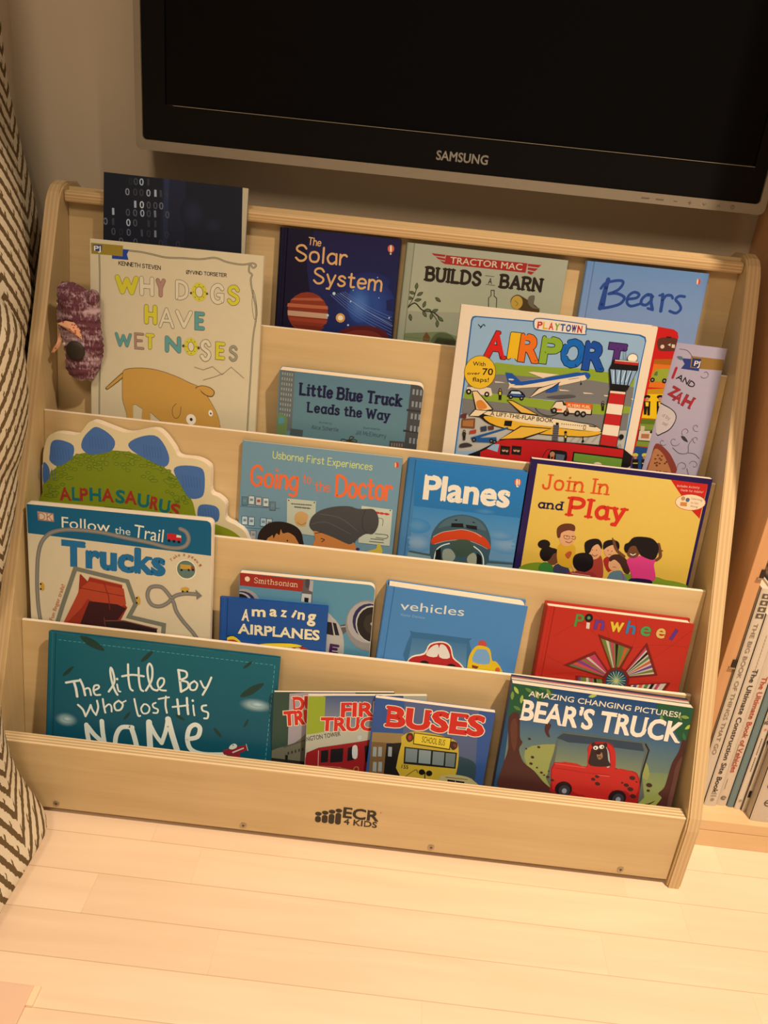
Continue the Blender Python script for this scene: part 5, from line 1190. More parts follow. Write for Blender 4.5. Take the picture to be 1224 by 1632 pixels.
('e',(130,135,139),135.2,166.8,1.65,1.69,7),
('e',(20,19,23),151.2,165.2,3.76,3.87,6),
('e',(130,135,139),151.2,165.2,1.65,1.69,7),
('e',(20,19,23),165.3,166.4,3.76,3.88,6),
('e',(130,135,139),165.3,166.4,1.65,1.69,7),
('e',(20,19,23),172.9,166.3,3.76,3.87,6),
('e',(130,135,139),172.9,166.3,1.65,1.69,7),
('e',(20,19,23),151.1,171.3,1.27,1.29,6),
('p',(20,19,23),1,(1497,1697,1530,1701,1532,1666,1536,1629,1527,1628,1520,1659,1523,1627,1514,1626,1507,1663)),
('p',(157,86,34),0,(1504,1695,1524,1697,1527,1671,1510,1669)),
('e',(166,135,111),151.1,171.1,0.71,0.71,7),
('s',(20,19,23),0.7,1,(1108,1673,1163,1624,1239,1597,1335,1596,1423,1642)),
('p',(20,19,23),0,(728,1736,812,1736,1169,1589,931,1581)),
('p',(203,169,78),0,(746,1728,808,1726,1145,1591,941,1596)),
('p',(20,19,23),0,(269,1799,338,1811,582,1594,365,1521)),
('p',(208,191,156),0,(282,1790,333,1801,560,1596,374,1541)),
('p',(192,125,56),1,(345,1663,412,1695,496,1608,386,1576)),
('p',(20,19,23),1,(360,1557,596,1576,1074,1583,1701,1553,1895,1539,2002,1478,1970,1418,1735,1362,1113,1339,625,1380,446,1457)),
('p',(208,202,178),1,(373,1546,598,1567,1076,1573,1703,1543,1892,1529,1993,1475,1814,1456,1094,1459,608,1500)),
('p',(201,166,51),1,(467,1479,608,1500,1094,1459,1720,1446,1985,1464,1959,1422,1733,1371,1112,1348,648,1388)),
('p',(20,19,23),0,(270,1474,338,1571,520,1573,407,1477)),
('p',(208,202,178),0,(286,1478,347,1562,498,1563,398,1486)),
('p',(20,19,23),0,(704,1205,955,1423,1366,1437,1253,1367,1007,1248)),
('p',(203,171,67),0,(726,1220,967,1410,1340,1424,1233,1372,1004,1267)),
('t',(20,19,23),'A LIFT-THE-FLAP BOOK',(54.8,151.3,81.6,5.2,-0.3),'B',0.012,None,0),
('e',(51,48,56),147.9,150.8,0.72,0.72,6),
('e',(51,48,56),150.8,150.8,0.71,0.72,7),
('e',(51,48,56),153.7,150.9,0.7,0.73,6),
('e',(51,48,56),156.5,150.9,0.72,0.72,7),
('e',(51,48,56),159.4,151,0.7,0.74,6),
('e',(51,48,56),162.3,151,0.7,0.72,6),
('e',(51,48,56),165.1,151,0.71,0.72,7),
('e',(51,48,56),168,151.1,0.7,0.74,6),
('e',(51,48,56),170.8,151.1,0.72,0.73,7),
('e',(51,48,56),173.7,151.1,0.71,0.72,7),
('p',(20,19,23),0,(1401,1518,1439,1518,1442,1470,1404,1470)),
('p',(20,19,23),0,(1759,1526,1792,1525,1793,1466,1759,1467)),
('p',(205,198,183),0,(1767,1517,1786,1517,1787,1475,1765,1475)),
('p',(51,57,78),0,(1824,1533,1917,1524,1915,1510,1832,1515)),
('p',(82,86,100),0,(1373,1486,1449,1485,1462,1269,1390,1268)),
('s',(20,19,23),0.47,0,(1367,1461,1444,1463)),
('s',(20,19,23),0.47,0,(1372,1432,1449,1434)),
('s',(20,19,23),0.47,0,(1377,1404,1453,1405)),
('s',(20,19,23),0.47,0,(1382,1375,1458,1376)),
('s',(20,19,23),0.48,0,(1386,1346,1463,1347)),
('s',(20,19,23),0.47,0,(1391,1317,1468,1318)),
('s',(20,19,23),0.47,0,(1396,1288,1473,1290)),
('e',(20,19,23),154.5,140.3,1.9,1.95,7),
('e',(20,19,23),154.8,138.3,1.5,1.55,6),
('p',(20,19,23),1,(1532,1364,1571,1368,1573,1327,1577,1283,1567,1282,1559,1319,1562,1281,1553,1280,1543,1324)),
('p',(179,183,45),0,(1540,1361,1563,1364,1567,1333,1547,1331)),
('e',(166,135,111),154.9,138.1,0.83,0.85,7),
('s',(20,19,23),0.95,1,(1776,1371,1790,1319)),
('e',(20,19,23),178.7,131.4,1.66,1.73,6),
('p',(20,19,23),0,(745,1467,842,1474,839,1400,743,1399)),
('p',(104,67,45),0,(190,1423,362,1453,373,1322,196,1311)),
('p',(148,106,67),0,(207,1406,343,1431,351,1339,212,1333)),
('p',(20,82,156),0,(337,1195,793,1387,807,1372,365,1173)),
('p',(20,82,156),0,(338,1188,670,1238,685,1166,393,1144)),
('p',(157,57,45),0,(313,1283,394,1310,401,1261,312,1241)),
('p',(42,57,89),0,(442,1347,520,1373,534,1309,460,1288)),
('p',(78,48,45),0,(535,1370,613,1384,622,1336,552,1318)),
('e',(20,19,23),38.4,117.1,2.88,2.97,6),
('e',(113,115,122),38.4,117.1,1.21,1.24,7),
('e',(20,19,23),65.5,117.2,2.88,2.96,7),
('e',(113,115,122),65.5,117.2,1.21,1.23,7),
('e',(20,19,23),61,118.2,2.88,2.97,7),
('e',(113,115,122),61,118.2,1.21,1.23,7),
('e',(20,19,23),24.3,126.9,1.72,1.76,7),
('p',(20,19,23),1,(222,1247,268,1252,269,1205,272,1154,260,1153,252,1195,254,1152,243,1151,234,1201)),
('p',(51,48,45),0,(232,1244,259,1247,262,1212,239,1210)),
('e',(166,135,111),24.3,126.7,0.96,0.97,7),
('p',(51,50,56),1,(211,1091,299,1121,376,1093,306,1067,216,1049)),
('p',(86,48,45),0,(172,1487,246,1507,244,1439,169,1440)),
('p',(20,19,23),1,(322,950,468,1037,701,1193,792,1233,1125,1266,1605,1278,2329,1271,2344,999,497,920)),
('p',(166,27,34),0,(488,1019,577,1074,706,1193,805,1224,1126,1254,1607,1268,2325,1263,2342,1011,495,932)),
('p',(130,169,211),0,(568,1073,641,1141,719,1150,710,1045)),
('p',(20,19,23),0,(738,1135,864,1137,872,1019,746,1019)),
('e',(174,144,122),78.6,107.9,2.15,2.24,7),
('e',(174,144,122),83,107.6,1.91,1.98,7),
('e',(51,38,34),78.3,109.3,2.16,1.24,7),
('e',(51,38,34),82.7,109.3,1.93,1.24,7),
('p',(20,19,23),0,(886,1152,1012,1154,1020,1036,894,1036)),
('e',(174,144,122),93.3,109.6,2.16,2.24,7),
('e',(174,144,122),97.7,109.3,1.93,1.97,7),
('e',(51,38,34),93.1,111,2.16,1.23,7),
('e',(51,38,34),97.5,111.1,1.91,1.24,6),
('s',(20,19,23),0.73,1,(1296,1026,1339,1138,1383,1161)),
('p',(20,19,23),1,(1385,1124,1413,1157,1578,1156,1613,1120,1600,1024,1382,1024)),
('e',(166,125,100),142.3,109.8,3.35,3.48,7),
('p',(78,96,122),0,(1469,1109,1586,1107,1581,1022,1477,1035)),
('t',(201,115,67),'12',(140.5,103.1,5.3,4.4,2.2),'B',0.02,None,0),
('p',(20,19,23),0,(1685,1164,2338,1160,2344,999,1690,1035)),
('p',(95,140,56),0,(1705,1146,2330,1140,2335,1011,1709,1042)),
('e',(205,198,183),202.7,101.2,6.21,5.03,7),
('e',(95,140,56),203,99.5,3.35,3.01,7),
('s',(20,19,23),0.46,1,(2085,2541,2102,2404)),
('s',(20,19,23),0.45,1,(2117,2521,2130,2403)),
('e',(20,19,23),221.3,243.5,6.63,5.83,6),
('e',(214,217,211),221.3,243.5,5.95,5.13,6),
('p',(20,19,23),0,(1985,2396,2299,2399,2310,2307,2226,2030,2009,2015,1945,2271)),
('p',(166,38,41),0,(2000,2374,2294,2379,2297,2352,2001,2347)),
('p',(205,198,183),0,(2002,2391,2295,2396,2295,2384,2002,2379)),
('p',(122,159,205),0,(1964,2268,2294,2282,2242,2093,2018,2091)),
('s',(20,19,23),1.39,0,(2025,2280,2070,2069)),
('s',(20,19,23),1.36,0,(2099,2288,2123,2075)),
('s',(20,19,23),1.39,0,(2167,2295,2173,2080)),
('s',(20,19,23),1.39,0,(2236,2303,2215,2085)),
('s',(170,207,241),1.13,0,(2008,2250,2028,2116)),
('s',(170,207,241),1.16,0,(2083,2258,2081,2122)),
('s',(170,207,241),1.13,0,(2157,2266,2132,2128)),
('s',(170,207,241),1.16,0,(2225,2274,2182,2133)),
('p',(20,19,23),0,(2002,2014,2214,2019,2230,1282,2004,1282)),
('p',(205,198,183),0,(2014,2001,2207,2004,2208,1976,2014,1973)),
('p',(167,34,39),0,(2014,1973,2208,1976,2210,1839,2013,1838)),
('p',(210,207,200),0,(2013,1838,2210,1839,2213,1708,2013,1708)),
('p',(167,34,39),0,(2013,1708,2213,1708,2216,1565,2012,1567)),
('p',(210,207,200),0,(2012,1567,2216,1565,2219,1428,2012,1432)),
('p',(167,34,39),0,(2012,1432,2219,1428,2221,1290,2011,1295)),
('e',(20,19,23),226.3,142.8,3.3,3.43,7),
('e',(139,144,145),226.4,130.5,2.37,2.97,7)
]),
'airport_tabs': dict(w=27.9, h=283.1, b=(177,28,31), m=[[0.997508, 0.070553, -0.0, 0.751855], [-0.008406, 0.118848, -0.992877, 0.202892], [-0.070051, 0.990403, 0.119145, 0.396957], [0, 0, 0, 1]], a=[
('p',(173,26,31),0,(-6,2831,264,2849,285,2811,328,2485,39,2433)),
('p',(191,106,34),0,(65,2417,320,2437,347,2110,82,2079)),
('p',(150,90,23),0,(61,2433,328,2485,342,2403,66,2375)),
('p',(202,177,23),0,(88,2015,336,2071,389,1711,97,1679)),
('p',(168,133,23),0,(78,2052,347,2110,352,2038,87,1989)),
('p',(104,133,53),0,(95,1668,386,1704,409,1334,124,1313)),
('p',(79,104,34),0,(96,1664,386,1704,391,1638,102,1603)),
('p',(23,68,131),0,(114,1302,408,1325,438,1013,129,979)),
('p',(79,47,40),1,(38,2684,150,2725,278,2723,314,2609,277,2577,114,2548,62,2584)),
('p',(52,28,28),0,(131,2734,192,2741,198,2721,136,2714)),
('e',(195,181,174),11.6,260.2,2.48,2.49,10),
('p',(190,181,174),0,(224,2651,263,2654,271,2613,231,2610)),
('p',(190,181,174),0,(175,2636,206,2660,212,2624)),
('p',(132,152,55),1,(75,2185,108,2297,135,2319,290,2347,336,2211,93,2156)),
('e',(21,18,23),10.5,217.7,2.91,2.97,10),
('e',(21,18,23),25.6,219.2,3.11,3.19,10),
('e',(132,133,142),10.5,217.7,1.25,1.27,10),
('e',(132,133,142),25.6,219.2,1.25,1.27,10),
('p',(79,104,66),0,(110,2276,140,2299,152,2241,105,2233)),
('e',(21,18,23),9.6,195.6,4.18,2.36,10),
('e',(168,124,99),10.4,192.7,2.3,2.37,10),
('p',(21,18,23),0,(70,1893,152,1908,192,1730,163,1724,131,1828,148,1732,114,1726)),
('p',(208,181,44),0,(93,1886,134,1894,144,1841,111,1835)),
('e',(21,18,23),25.7,198.5,4.18,2.36,10),
('e',(168,124,99),26.4,195.7,2.31,2.37,10),
('p',(21,18,23),0,(231,1922,313,1937,354,1759,325,1754,292,1857,309,1762,276,1756)),
('p',(208,181,44),0,(254,1916,295,1923,306,1871,272,1865)),
('p',(21,18,23),0,(105,1519,311,1557,338,1402,120,1380)),
('p',(181,181,174),0,(115,1512,305,1547,327,1411,128,1390)),
('p',(150,104,77),0,(150,1479,252,1493,258,1432,157,1422)),
('e',(21,18,23),26.6,152.2,1.69,1.76,11),
('p',(177,171,153),0,(115,1579,167,1582,178,1506,129,1502)),
('e',(177,181,66),14.6,119.1,3.64,2.46,10),
('e',(159,114,99),15.5,115.9,2.14,2.25,10),
('p',(21,18,23),0,(124,1126,200,1140,235,976,167,963)),
('p',(177,171,66),0,(141,1084,205,1095,206,1082,145,1071)),
('e',(177,181,66),26.2,121.2,3.64,2.46,11),
('e',(159,114,99),27.1,118,2.14,2.24,10),
('p',(21,18,23),0,(240,1147,315,1161,351,997,283,985)),
('p',(177,171,66),0,(258,1105,321,1117,322,1104,261,1092))
]),
'zah': dict(w=191.4, h=263.0, b=(156,157,190), m=[[0.99996, 0.008989, -0.0, 0.675552], [-0.001071, 0.11914, -0.992877, 0.222862], [-0.008925, 0.992837, 0.119145, 0.396708], [0, 0, 0, 1]], a=[
('p',(131,106,55),0,(1485,2489,1907,2490,1922,2353,1493,2335)),
('p',(32,49,110),0,(1507,2464,1618,2467,1629,2351,1515,2353)),
('t',(211,208,218),'PJ',(154.5,237.3,7.2,6.2,0),'B',0.02,None,0),
('t',(60,52,34),'Library',(164.5,237.6,21.2,5,2.2),'H',0,None,0),
('p',(36,56,129),0,(1368,2448,1493,2452,1502,2343,1620,2344,1623,2310,1390,2316,1423,2380)),
('t',(20,18,23),'AND',(135,218.3,26.3,7.2,-21.4),'H',0.2,None,0),
('t',(147,37,53),'Z',(129.6,197.3,10.3,12.1,-22.3),'B',0.035,(20,18,23),0.018),
('t',(147,37,53),'A',(137.4,191,9.9,12.4,-23.2),'B',0.035,(20,18,23),0.018),
('t',(147,37,53),'H',(149.4,185.9,12.3,13.9,-17.5),'B',0.035,(20,18,23),0.018),
('s',(147,37,53),3.38,1,(1330,2316,1309,2191)),
('p',(20,18,23),1,(1193,1823,1278,1833,1423,1762,1470,1668,1429,1530,1336,1452,1251,1441)),
('p',(180,180,194),1,(1191,1811,1281,1818,1414,1755,1459,1667,1417,1537,1329,1464,1248,1454)),
('t',(51,47,55),'d by',(127.7,167.9,11.4,4.4,-20),'H',0.08,None,0),
('t',(51,47,55),'sel',(129.9,157.7,6.8,4.5,-20.6),'H',0.08,None,0),
('s',(91,87,101),0.65,1,(1782,1537,1761,1533,1741,1538,1725,1550,1715,1565,1711,1581,1713,1596,1721,1607,1731,1613,1743,1614,1753,1610,1760,1604,1764,1596,1764,1590)),
('s',(91,87,101),0.65,1,(1596,1463,1583,1483,1578,1505,1582,1525,1592,1539,1606,1548,1622,1550,1637,1545,1648,1536,1655,1525,1656,1514,1653,1505,1648,1499,1641,1497)),
('s',(91,87,101),0.65,1,(1581,1350,1567,1328,1546,1314,1522,1310,1499,1315,1480,1328,1469,1346,1465,1364,1468,1380,1476,1392,1488,1398,1499,1398,1509,1394,1516,1387)),
('s',(91,87,101),0.65,1,(1781,1379,1764,1387,1751,1400,1745,1415,1744,1430,1749,1443,1758,1451,1769,1454,1780,1453,1789,1448,1795,1441,1797,1434,1796,1427,1793,1422)),
('s',(91,87,101),0.63,1,(1661,2247,1683,2234,1706,2230,1726,2235,1741,2246,1749,2262,1750,2278,1744,2293,1734,2304,1722,2311,1711,2312,1701,2308,1696,2302,1694,2295)),
('s',(91,87,101),0.65,1,(1408,1317,1395,1304,1378,1297,1361,1298,1345,1305,1334,1317,1328,1330,1328,1343,1333,1354,1340,1360,1349,1363,1358,1361,1364,1357,1368,1352)),
('s',(91,87,101),0.65,1,(1619,1022,1619,1050,1628,1074,1646,1090,1667,1098,1689,1095,1708,1086,1721,1071,1727,1054,1726,1039,1720,1027,1710,1021,1700,1019,1691,1022)),
('s',(91,87,101),0.66,1,(1765,1091,1775,1113,1791,1129,1811,1135,1832,1133,1850,1124,1862,1110,1868,1094,1868,1079,1862,1067,1853,1060,1842,1058,1833,1061,1827,1066)),
('s',(91,87,101),0.87,1,(1505,1281,1607,1218,1713,1238,1702,1339,1736,1433)),
('s',(91,87,101),0.87,1,(1713,1238,1803,1233,1881,1179)),
('s',(91,87,101),0.87,1,(1790,939,1749,1026)),
('s',(91,87,101),0.62,1,(1320,2559,1424,2550,1505,2475)),
('p',(51,52,66),1,(1579,1447,1628,1447,1686,1382,1623,1397)),
('p',(78,104,137),1,(1305,2462,1367,2469,1391,2430,1344,2430)),
('p',(122,56,50),1,(1274,1309,1397,1268,1536,1137,1618,940,1253,895,1250,1124)),
('p',(166,118,82),1,(1281,1242,1392,1187,1501,1041,1542,920,1266,885,1255,1102)),
('e',(96,52,34),144.7,105.8,1.54,1.15,7),
('e',(96,52,34),131.1,110.5,1.52,1.14,7),
('e',(96,52,34),149.2,94.2,1.52,1.15,7),
('e',(96,52,34),134.8,101.6,1.54,1.15,7),
('e',(96,52,34),136.3,94.2,1.54,1.15,7),
('e',(96,52,34),138.8,115.3,1.52,1.14,7),
('e',(96,52,34),146.3,94.1,1.54,1.15,7),
('e',(96,52,34),133.4,115.8,1.52,1.14,7),
('e',(96,52,34),134.5,102.4,1.52,1.14,7),
('e',(96,52,34),136.7,111.7,1.52,1.14,7),
('e',(96,52,34),139,109.9,1.52,1.15,7),
('e',(96,52,34),137.9,105,1.54,1.14,7),
('e',(96,52,34),140.6,94.4,1.52,1.15,7),
('e',(96,52,34),134.3,105.8,1.54,1.14,7),
('e',(96,52,34),131.8,104.7,1.54,1.14,7),
('e',(96,52,34),146.4,108.1,1.52,1.15,7)
]),
'lbt': dict(w=187.5, h=178.3, b=(89,133,163), m=[[0.999994, 0.003459, -0.0, 0.302306], [-6.9e-05, 0.019996, -0.9998, 0.219294], [-0.003458, 0.999794, 0.019996, 0.395648], [0, 0, 0, 1]], a=[
('g',(85,127,158),(95,139,161),0,(7,1790,1874,1792,1911,921,7,907)),
('p',(95,111,122),0,(7,1779,194,1787,201,977,12,955)),
('p',(139,157,167),0,(33,1755,48,1755,48,1719,32,1719)),
('p',(139,157,167),0,(32,1688,47,1687,47,1652,31,1652)),
('p',(139,157,167),0,(31,1620,46,1620,46,1584,31,1584)),
('p',(139,157,167),0,(30,1553,46,1552,45,1516,30,1517)),
('p',(139,157,167),0,(29,1485,45,1484,45,1448,29,1448)),
('p',(139,157,167),0,(28,1416,44,1416,44,1379,28,1380)),
('p',(139,157,167),0,(27,1348,43,1347,43,1310,27,1311)),
('p',(139,157,167),0,(27,1278,42,1278,42,1241,26,1242)),
('p',(139,157,167),0,(26,1209,42,1209,41,1171,25,1172)),
('p',(139,157,167),0,(64,1754,79,1754,79,1718,63,1718)),
('p',(139,157,167),0,(63,1687,78,1687,78,1651,62,1651)),
('p',(139,157,167),0,(62,1620,77,1619,77,1583,62,1583)),
('p',(139,157,167),0,(61,1552,77,1551,77,1515,61,1516)),
('p',(139,157,167),0,(60,1484,76,1483,76,1447,60,1447)),
('p',(139,157,167),0,(60,1415,75,1415,75,1378,59,1379)),
('p',(139,157,167),0,(59,1347,75,1346,74,1309,59,1310)),
('p',(139,157,167),0,(58,1278,74,1277,74,1240,58,1241)),
('p',(139,157,167),0,(57,1208,73,1208,73,1170,57,1171)),
('p',(139,157,167),0,(94,1753,110,1753,110,1717,94,1717)),
('p',(139,157,167),0,(94,1686,109,1686,109,1650,93,1650)),
('p',(139,157,167),0,(93,1619,109,1618,108,1582,93,1583)),
('p',(139,157,167),0,(92,1551,108,1550,108,1514,92,1515)),
('p',(139,157,167),0,(92,1483,107,1482,107,1446,91,1446)),
('p',(139,157,167),0,(91,1414,107,1414,106,1377,91,1378)),
('p',(139,157,167),0,(90,1346,106,1345,106,1308,90,1309)),
('p',(139,157,167),0,(90,1277,105,1276,105,1239,89,1240)),
('p',(139,157,167),0,(89,1207,105,1207,104,1170,89,1170)),
('p',(139,157,167),0,(125,1752,141,1752,141,1716,125,1716)),
('p',(139,157,167),0,(125,1685,140,1685,140,1649,125,1649)),
('p',(139,157,167),0,(124,1618,140,1617,139,1581,124,1582)),
('p',(139,157,167),0,(123,1550,139,1550,139,1513,123,1514)),
('p',(139,157,167),0,(123,1482,138,1481,138,1445,123,1445)),
('p',(139,157,167),0,(122,1413,138,1413,138,1376,122,1377)),
('p',(139,157,167),0,(122,1345,137,1344,137,1307,121,1308)),
('p',(139,157,167),0,(121,1276,137,1275,136,1238,121,1239)),
('p',(139,157,167),0,(120,1206,136,1206,136,1169,120,1169)),
('p',(139,157,167),0,(156,1751,172,1751,172,1715,156,1716)),
('p',(139,157,167),0,(156,1684,171,1684,171,1648,156,1648)),
('p',(139,157,167),0,(155,1617,171,1616,171,1580,155,1581)),
('p',(139,157,167),0,(155,1549,170,1549,170,1512,154,1513)),
('p',(139,157,167),0,(154,1481,170,1480,170,1444,154,1445)),
('p',(139,157,167),0,(153,1413,169,1412,169,1375,153,1376)),
('p',(139,157,167),0,(153,1344,169,1343,168,1307,153,1307)),
('p',(139,157,167),0,(152,1275,168,1274,168,1237,152,1238)),
('p',(139,157,167),0,(152,1205,168,1205,167,1168,152,1168)),
('p',(101,137,93),1,(0,1176,72,1191,131,1133,133,969,110,908,8,903)),
('p',(81,149,178),1,(29,1144,74,1154,96,1082,24,1062)),
('p',(69,91,102),0,(183,1011,353,1007,348,912,177,916)),
('p',(69,74,84),0,(1704,1799,1871,1758,1911,921,1708,908,1706,1433)),
('p',(50,54,63),0,(1686,1454,1893,1451,1893,1428,1684,1426)),
('p',(50,54,63),0,(1673,1170,1904,1167,1903,1142,1671,1142)),
('p',(69,74,84),0,(1507,996,1705,1003,1708,908,1511,916)),
('p',(128,147,163),0,(1734,1727,1761,1728,1763,1654,1736,1653)),
('p',(128,147,163),0,(1742,1565,1768,1566,1770,1491,1744,1490)),
('p',(128,147,163),0,(1749,1402,1776,1403,1778,1327,1751,1326)),
('p',(128,147,163),0,(1757,1236,1784,1237,1786,1160,1759,1160)),
('p',(128,147,163),0,(1765,1069,1792,1070,1794,992,1767,991)),
('p',(128,147,163),0,(1783,1726,1809,1727,1811,1653,1785,1652)),
('p',(128,147,163),0,(1791,1564,1817,1565,1819,1490,1793,1489)),
('p',(128,147,163),0,(1798,1401,1825,1401,1827,1326,1801,1325)),
('p',(128,147,163),0,(1806,1235,1833,1236,1835,1159,1809,1158)),
('p',(128,147,163),0,(1815,1068,1841,1069,1844,991,1817,990)),
('p',(128,147,163),0,(1831,1725,1858,1725,1860,1651,1833,1651)),
('p',(128,147,163),0,(1839,1563,1866,1564,1868,1489,1842,1488)),
('p',(128,147,163),0,(1848,1399,1874,1400,1876,1324,1850,1324)),
('p',(128,147,163),0,(1856,1234,1883,1235,1885,1158,1858,1157)),
('p',(128,147,163),0,(1864,1067,1891,1067,1893,990,1866,989)),
('p',(128,119,115),0,(1532,970,1550,970,1553,921,1535,921)),
('p',(128,119,115),0,(1566,972,1584,972,1587,922,1569,923)),
('p',(128,119,115),0,(1599,974,1618,973,1621,924,1603,924)),
('p',(128,119,115),0,(1633,975,1651,975,1654,926,1636,926)),
('p',(128,119,115),0,(1667,977,1685,977,1688,927,1670,928)),
('t',(22,28,72),'Little Blue Truck',(26.8,148,134.5,16.2,-0.3),'SL',0.2,None,0),
('t',(22,28,72),'Leads the Way',(38.6,126.1,109.2,13.6,0.4),'SL',0.19,None,0),
('t',(50,60,81),'Written by',(55.3,112.7,18,2.8,0.6),'H',0.08,None,0),
('t',(42,50,70),'Alice Schertle',(46,103.6,36.1,5.6,0.8),'H',0.07,None,0),
('t',(50,60,81),'Illustrated by',(114.5,112.2,22.7,2.8,0.8),'H',0.08,None,0),
('t',(42,50,70),'Jill McElmurry',(105.2,103.1,40.6,5.6,-0.4),'H',0.07,None,0),
('s',(59,52,36),1.13,1,(958,937,878,944,870,903,959,933,987,993,1034,982,970,934,1054,956,1072,927,970,927)),
('p',(72,68,45),0,(767,915,971,922,1141,919,1134,875,770,879))
]),
'trucks': dict(w=236.8, h=251.6, b=(200,199,181), m=[[0.999833, -0.018288, -0.0, 0.011435], [0.002179, 0.119125, -0.992877, 0.084422], [0.018158, 0.992711, 0.119145, 0.145], [0, 0, 0, 1]], a=[
('p',(15,93,140),0,(2,2517,2288,2524,2347,2493,2361,2429,2366,2053,4,2126)),
('p',(156,132,124),0,(135,2434,345,2424,350,2310,143,2312)),
('p',(198,193,181),0,(148,2422,335,2412,338,2322,152,2326)),
('t',(151,83,80),'DK',(15.2,232.2,17.7,9.2,0),'SL',0.1,None,0),
('t',(213,225,219),'Follow',(44.5,224.5,62,14.5,-0.5),'B',-0.01,None,0),
('t',(189,214,219),'the',(112.6,223.3,20.1,9.7,-1.7),'B',-0.008,None,0),
('t',(213,225,219),'Trail',(136.9,220.9,37.7,17.1,-5.2),'B',-0.01,None,0),
('s',(115,119,120),5.3,1,(124,889,100,1099,93,1378,103,1609,125,1838,179,2023,290,2150,440,2209,631,2232,947,2229,1263,2187,1580,2152,1791,2113,1949,2116,2043,2165,2075,2257,2041,2342,1967,2378)),
('s',(132,139,140),1.77,1,(124,889,100,1099,93,1378,103,1609,125,1838,179,2023,290,2150,440,2209,631,2232,947,2229,1263,2187,1580,2152,1791,2113,1949,2116,2043,2165,2075,2257,2041,2342,1967,2378)),
('p',(180,34,49),0,(1800,2300,1894,2305,1979,2265,1979,2208,1803,2219)),
('p',(198,209,206),0,(1920,2295,1978,2287,1979,2259,1916,2259)),
('e',(23,23,29),182.4,220.6,1.9,2,6),
('e',(23,23,29),188.7,220.3,1.9,2,6),
('e',(23,23,29),195,220,1.9,2,6),
('t',(32,108,168),'Trucks',(45.1,174.7,130.8,31.5,-0.8),'B',0.05,None,0),
('e',(219,225,212),204.8,183.2,13.16,13.96,6),
('e',(89,121,120),204.8,183.4,11.89,12.29,6),
('p',(180,154,67),0,(1972,1901,2110,1899,2111,1841,1973,1836)),
('p',(142,67,54),0,(2111,1890,2153,1881,2150,1836,2111,1836)),
('e',(23,23,29),198.8,182.1,1.5,1.59,6),
('e',(23,23,29),208.2,183.1,1.48,1.59,6),
('e',(23,23,29),213.7,183.7,1.5,1.59,6),
('t',(156,89,67),'T',(185.1,192.3,3.4,3.7,35.5),'B',0,None,0),
('t',(156,89,67),'a',(188.7,196,3.1,3.9,30.7),'B',0,None,0),
('t',(156,89,67),'k',(191.4,198.3,3,4.2,21.4),'B',0,None,0),
('t',(156,89,67),'e',(194.4,200.2,2.7,4.3,10.5),'B',0,None,0),
('t',(156,89,67),'a',(200.7,201.7,2.8,4.5,2),'B',0,None,0),
('t',(156,89,67),'p',(207.1,200.8,2.7,4.3,-8.4),'B',0,None,0),
('t',(156,89,67),'e',(210.9,199.8,2.9,4.3,-17.8),'B',0,None,0),
('t',(156,89,67),'e',(214.3,197.5,3.1,3.9,-26.6),'B',0,None,0),
('t',(156,89,67),'k',(217.3,194.6,3.3,3.7,-32.7),'B',0,None,0),
('t',(156,89,67),'!',(220.4,190.9,3.7,3.4,-40.6),'B',0,None,0),
('t',(175,89,54),'Fun finger trails!',(28.6,93,55.1,5.1,71.1),'B',0,None,0),
('s',(111,121,115),5.76,0,(344,907,429,1180,606,1701,1284,1592,1390,1280,1302,1095,1765,1026,1755,871)),
('p',(142,50,35),0,(662,1620,675,1633,763,1539,791,1606,1215,1539,1234,1287,1281,1222,1188,1024,924,854,421,908,536,1097,641,1388)),
('p',(166,69,48),0,(670,1437,785,1541,1236,1484,1266,1267,1027,1149,758,1296,679,1159,465,913,426,916,641,1377)),
('p',(56,25,32),0,(779,1263,1147,1255,1266,1209,1145,1020,946,880,640,896)),
('s',(113,40,32),1.08,0,(664,1437,1235,1380)),
('s',(113,40,32),1.11,0,(978,1538,1036,1360,1049,1174)),
('s',(189,94,67),0.86,0,(786,1599,1215,1535)),
('p',(37,25,29),0,(981,1014,1188,1024,1668,968,1679,875,990,885)),
('s',(104,67,61),1.55,0,(992,1004,1232,1029,1678,958)),
('s',(104,67,61),0.86,0,(971,1049,990,885)),
('s',(115,119,120),5.3,1,(2202,883,2147,960,2014,1111,1926,1243,1882,1378,1773,1528,1687,1565,1580,1531,1548,1413,1602,1302,1710,1285,1817,1348,1903,1449,2031,1497,2181,1506)),
('s',(132,139,140),1.77,1,(2202,883,2147,960,2014,1111,1926,1243,1882,1378,1773,1528,1687,1565,1580,1531,1548,1413,1602,1302,1710,1285,1817,1348,1903,1449,2031,1497,2181,1506)),
('p',(115,119,120),0,(2175,1570,2263,1491,2193,1429)),
('e',(189,160,67),16.6,140.9,2.61,6.12,6),
('e',(23,23,29),14.5,143.9,1.32,1.4,5),
('e',(23,23,29),14.3,136.9,1.31,1.4,6),
('e',(189,160,67),142.9,134.2,2.6,6.11,6),
('e',(23,23,29),140.8,137.3,1.29,1.4,6),
('e',(23,23,29),140.7,130.3,1.31,1.4,6),
('e',(189,160,67),203.9,156,5.57,2.76,6),
('e',(23,23,29),200.9,152.7,1.29,1.38,6),
('e',(23,23,29),206.9,153.3,1.29,1.38,6)
]),
'doctor': dict(w=208.6, h=215.7, b=(105,149,182), m=[[1.0, -0.000781, -0.0, 0.265002], [9.3e-05, 0.119145, -0.992877, 0.163221], [0.000775, 0.992877, 0.119145, 0.27], [0, 0, 0, 1]], a=[
('t',(193,213,140),'Usborne First Experiences',(39.5,196.3,131.2,9.9,-0.7),'H',0.11,None,0),
('t',(219,110,65),'Going',(11.4,156.7,64.4,28,-0.9),'H',0.13,None,0),
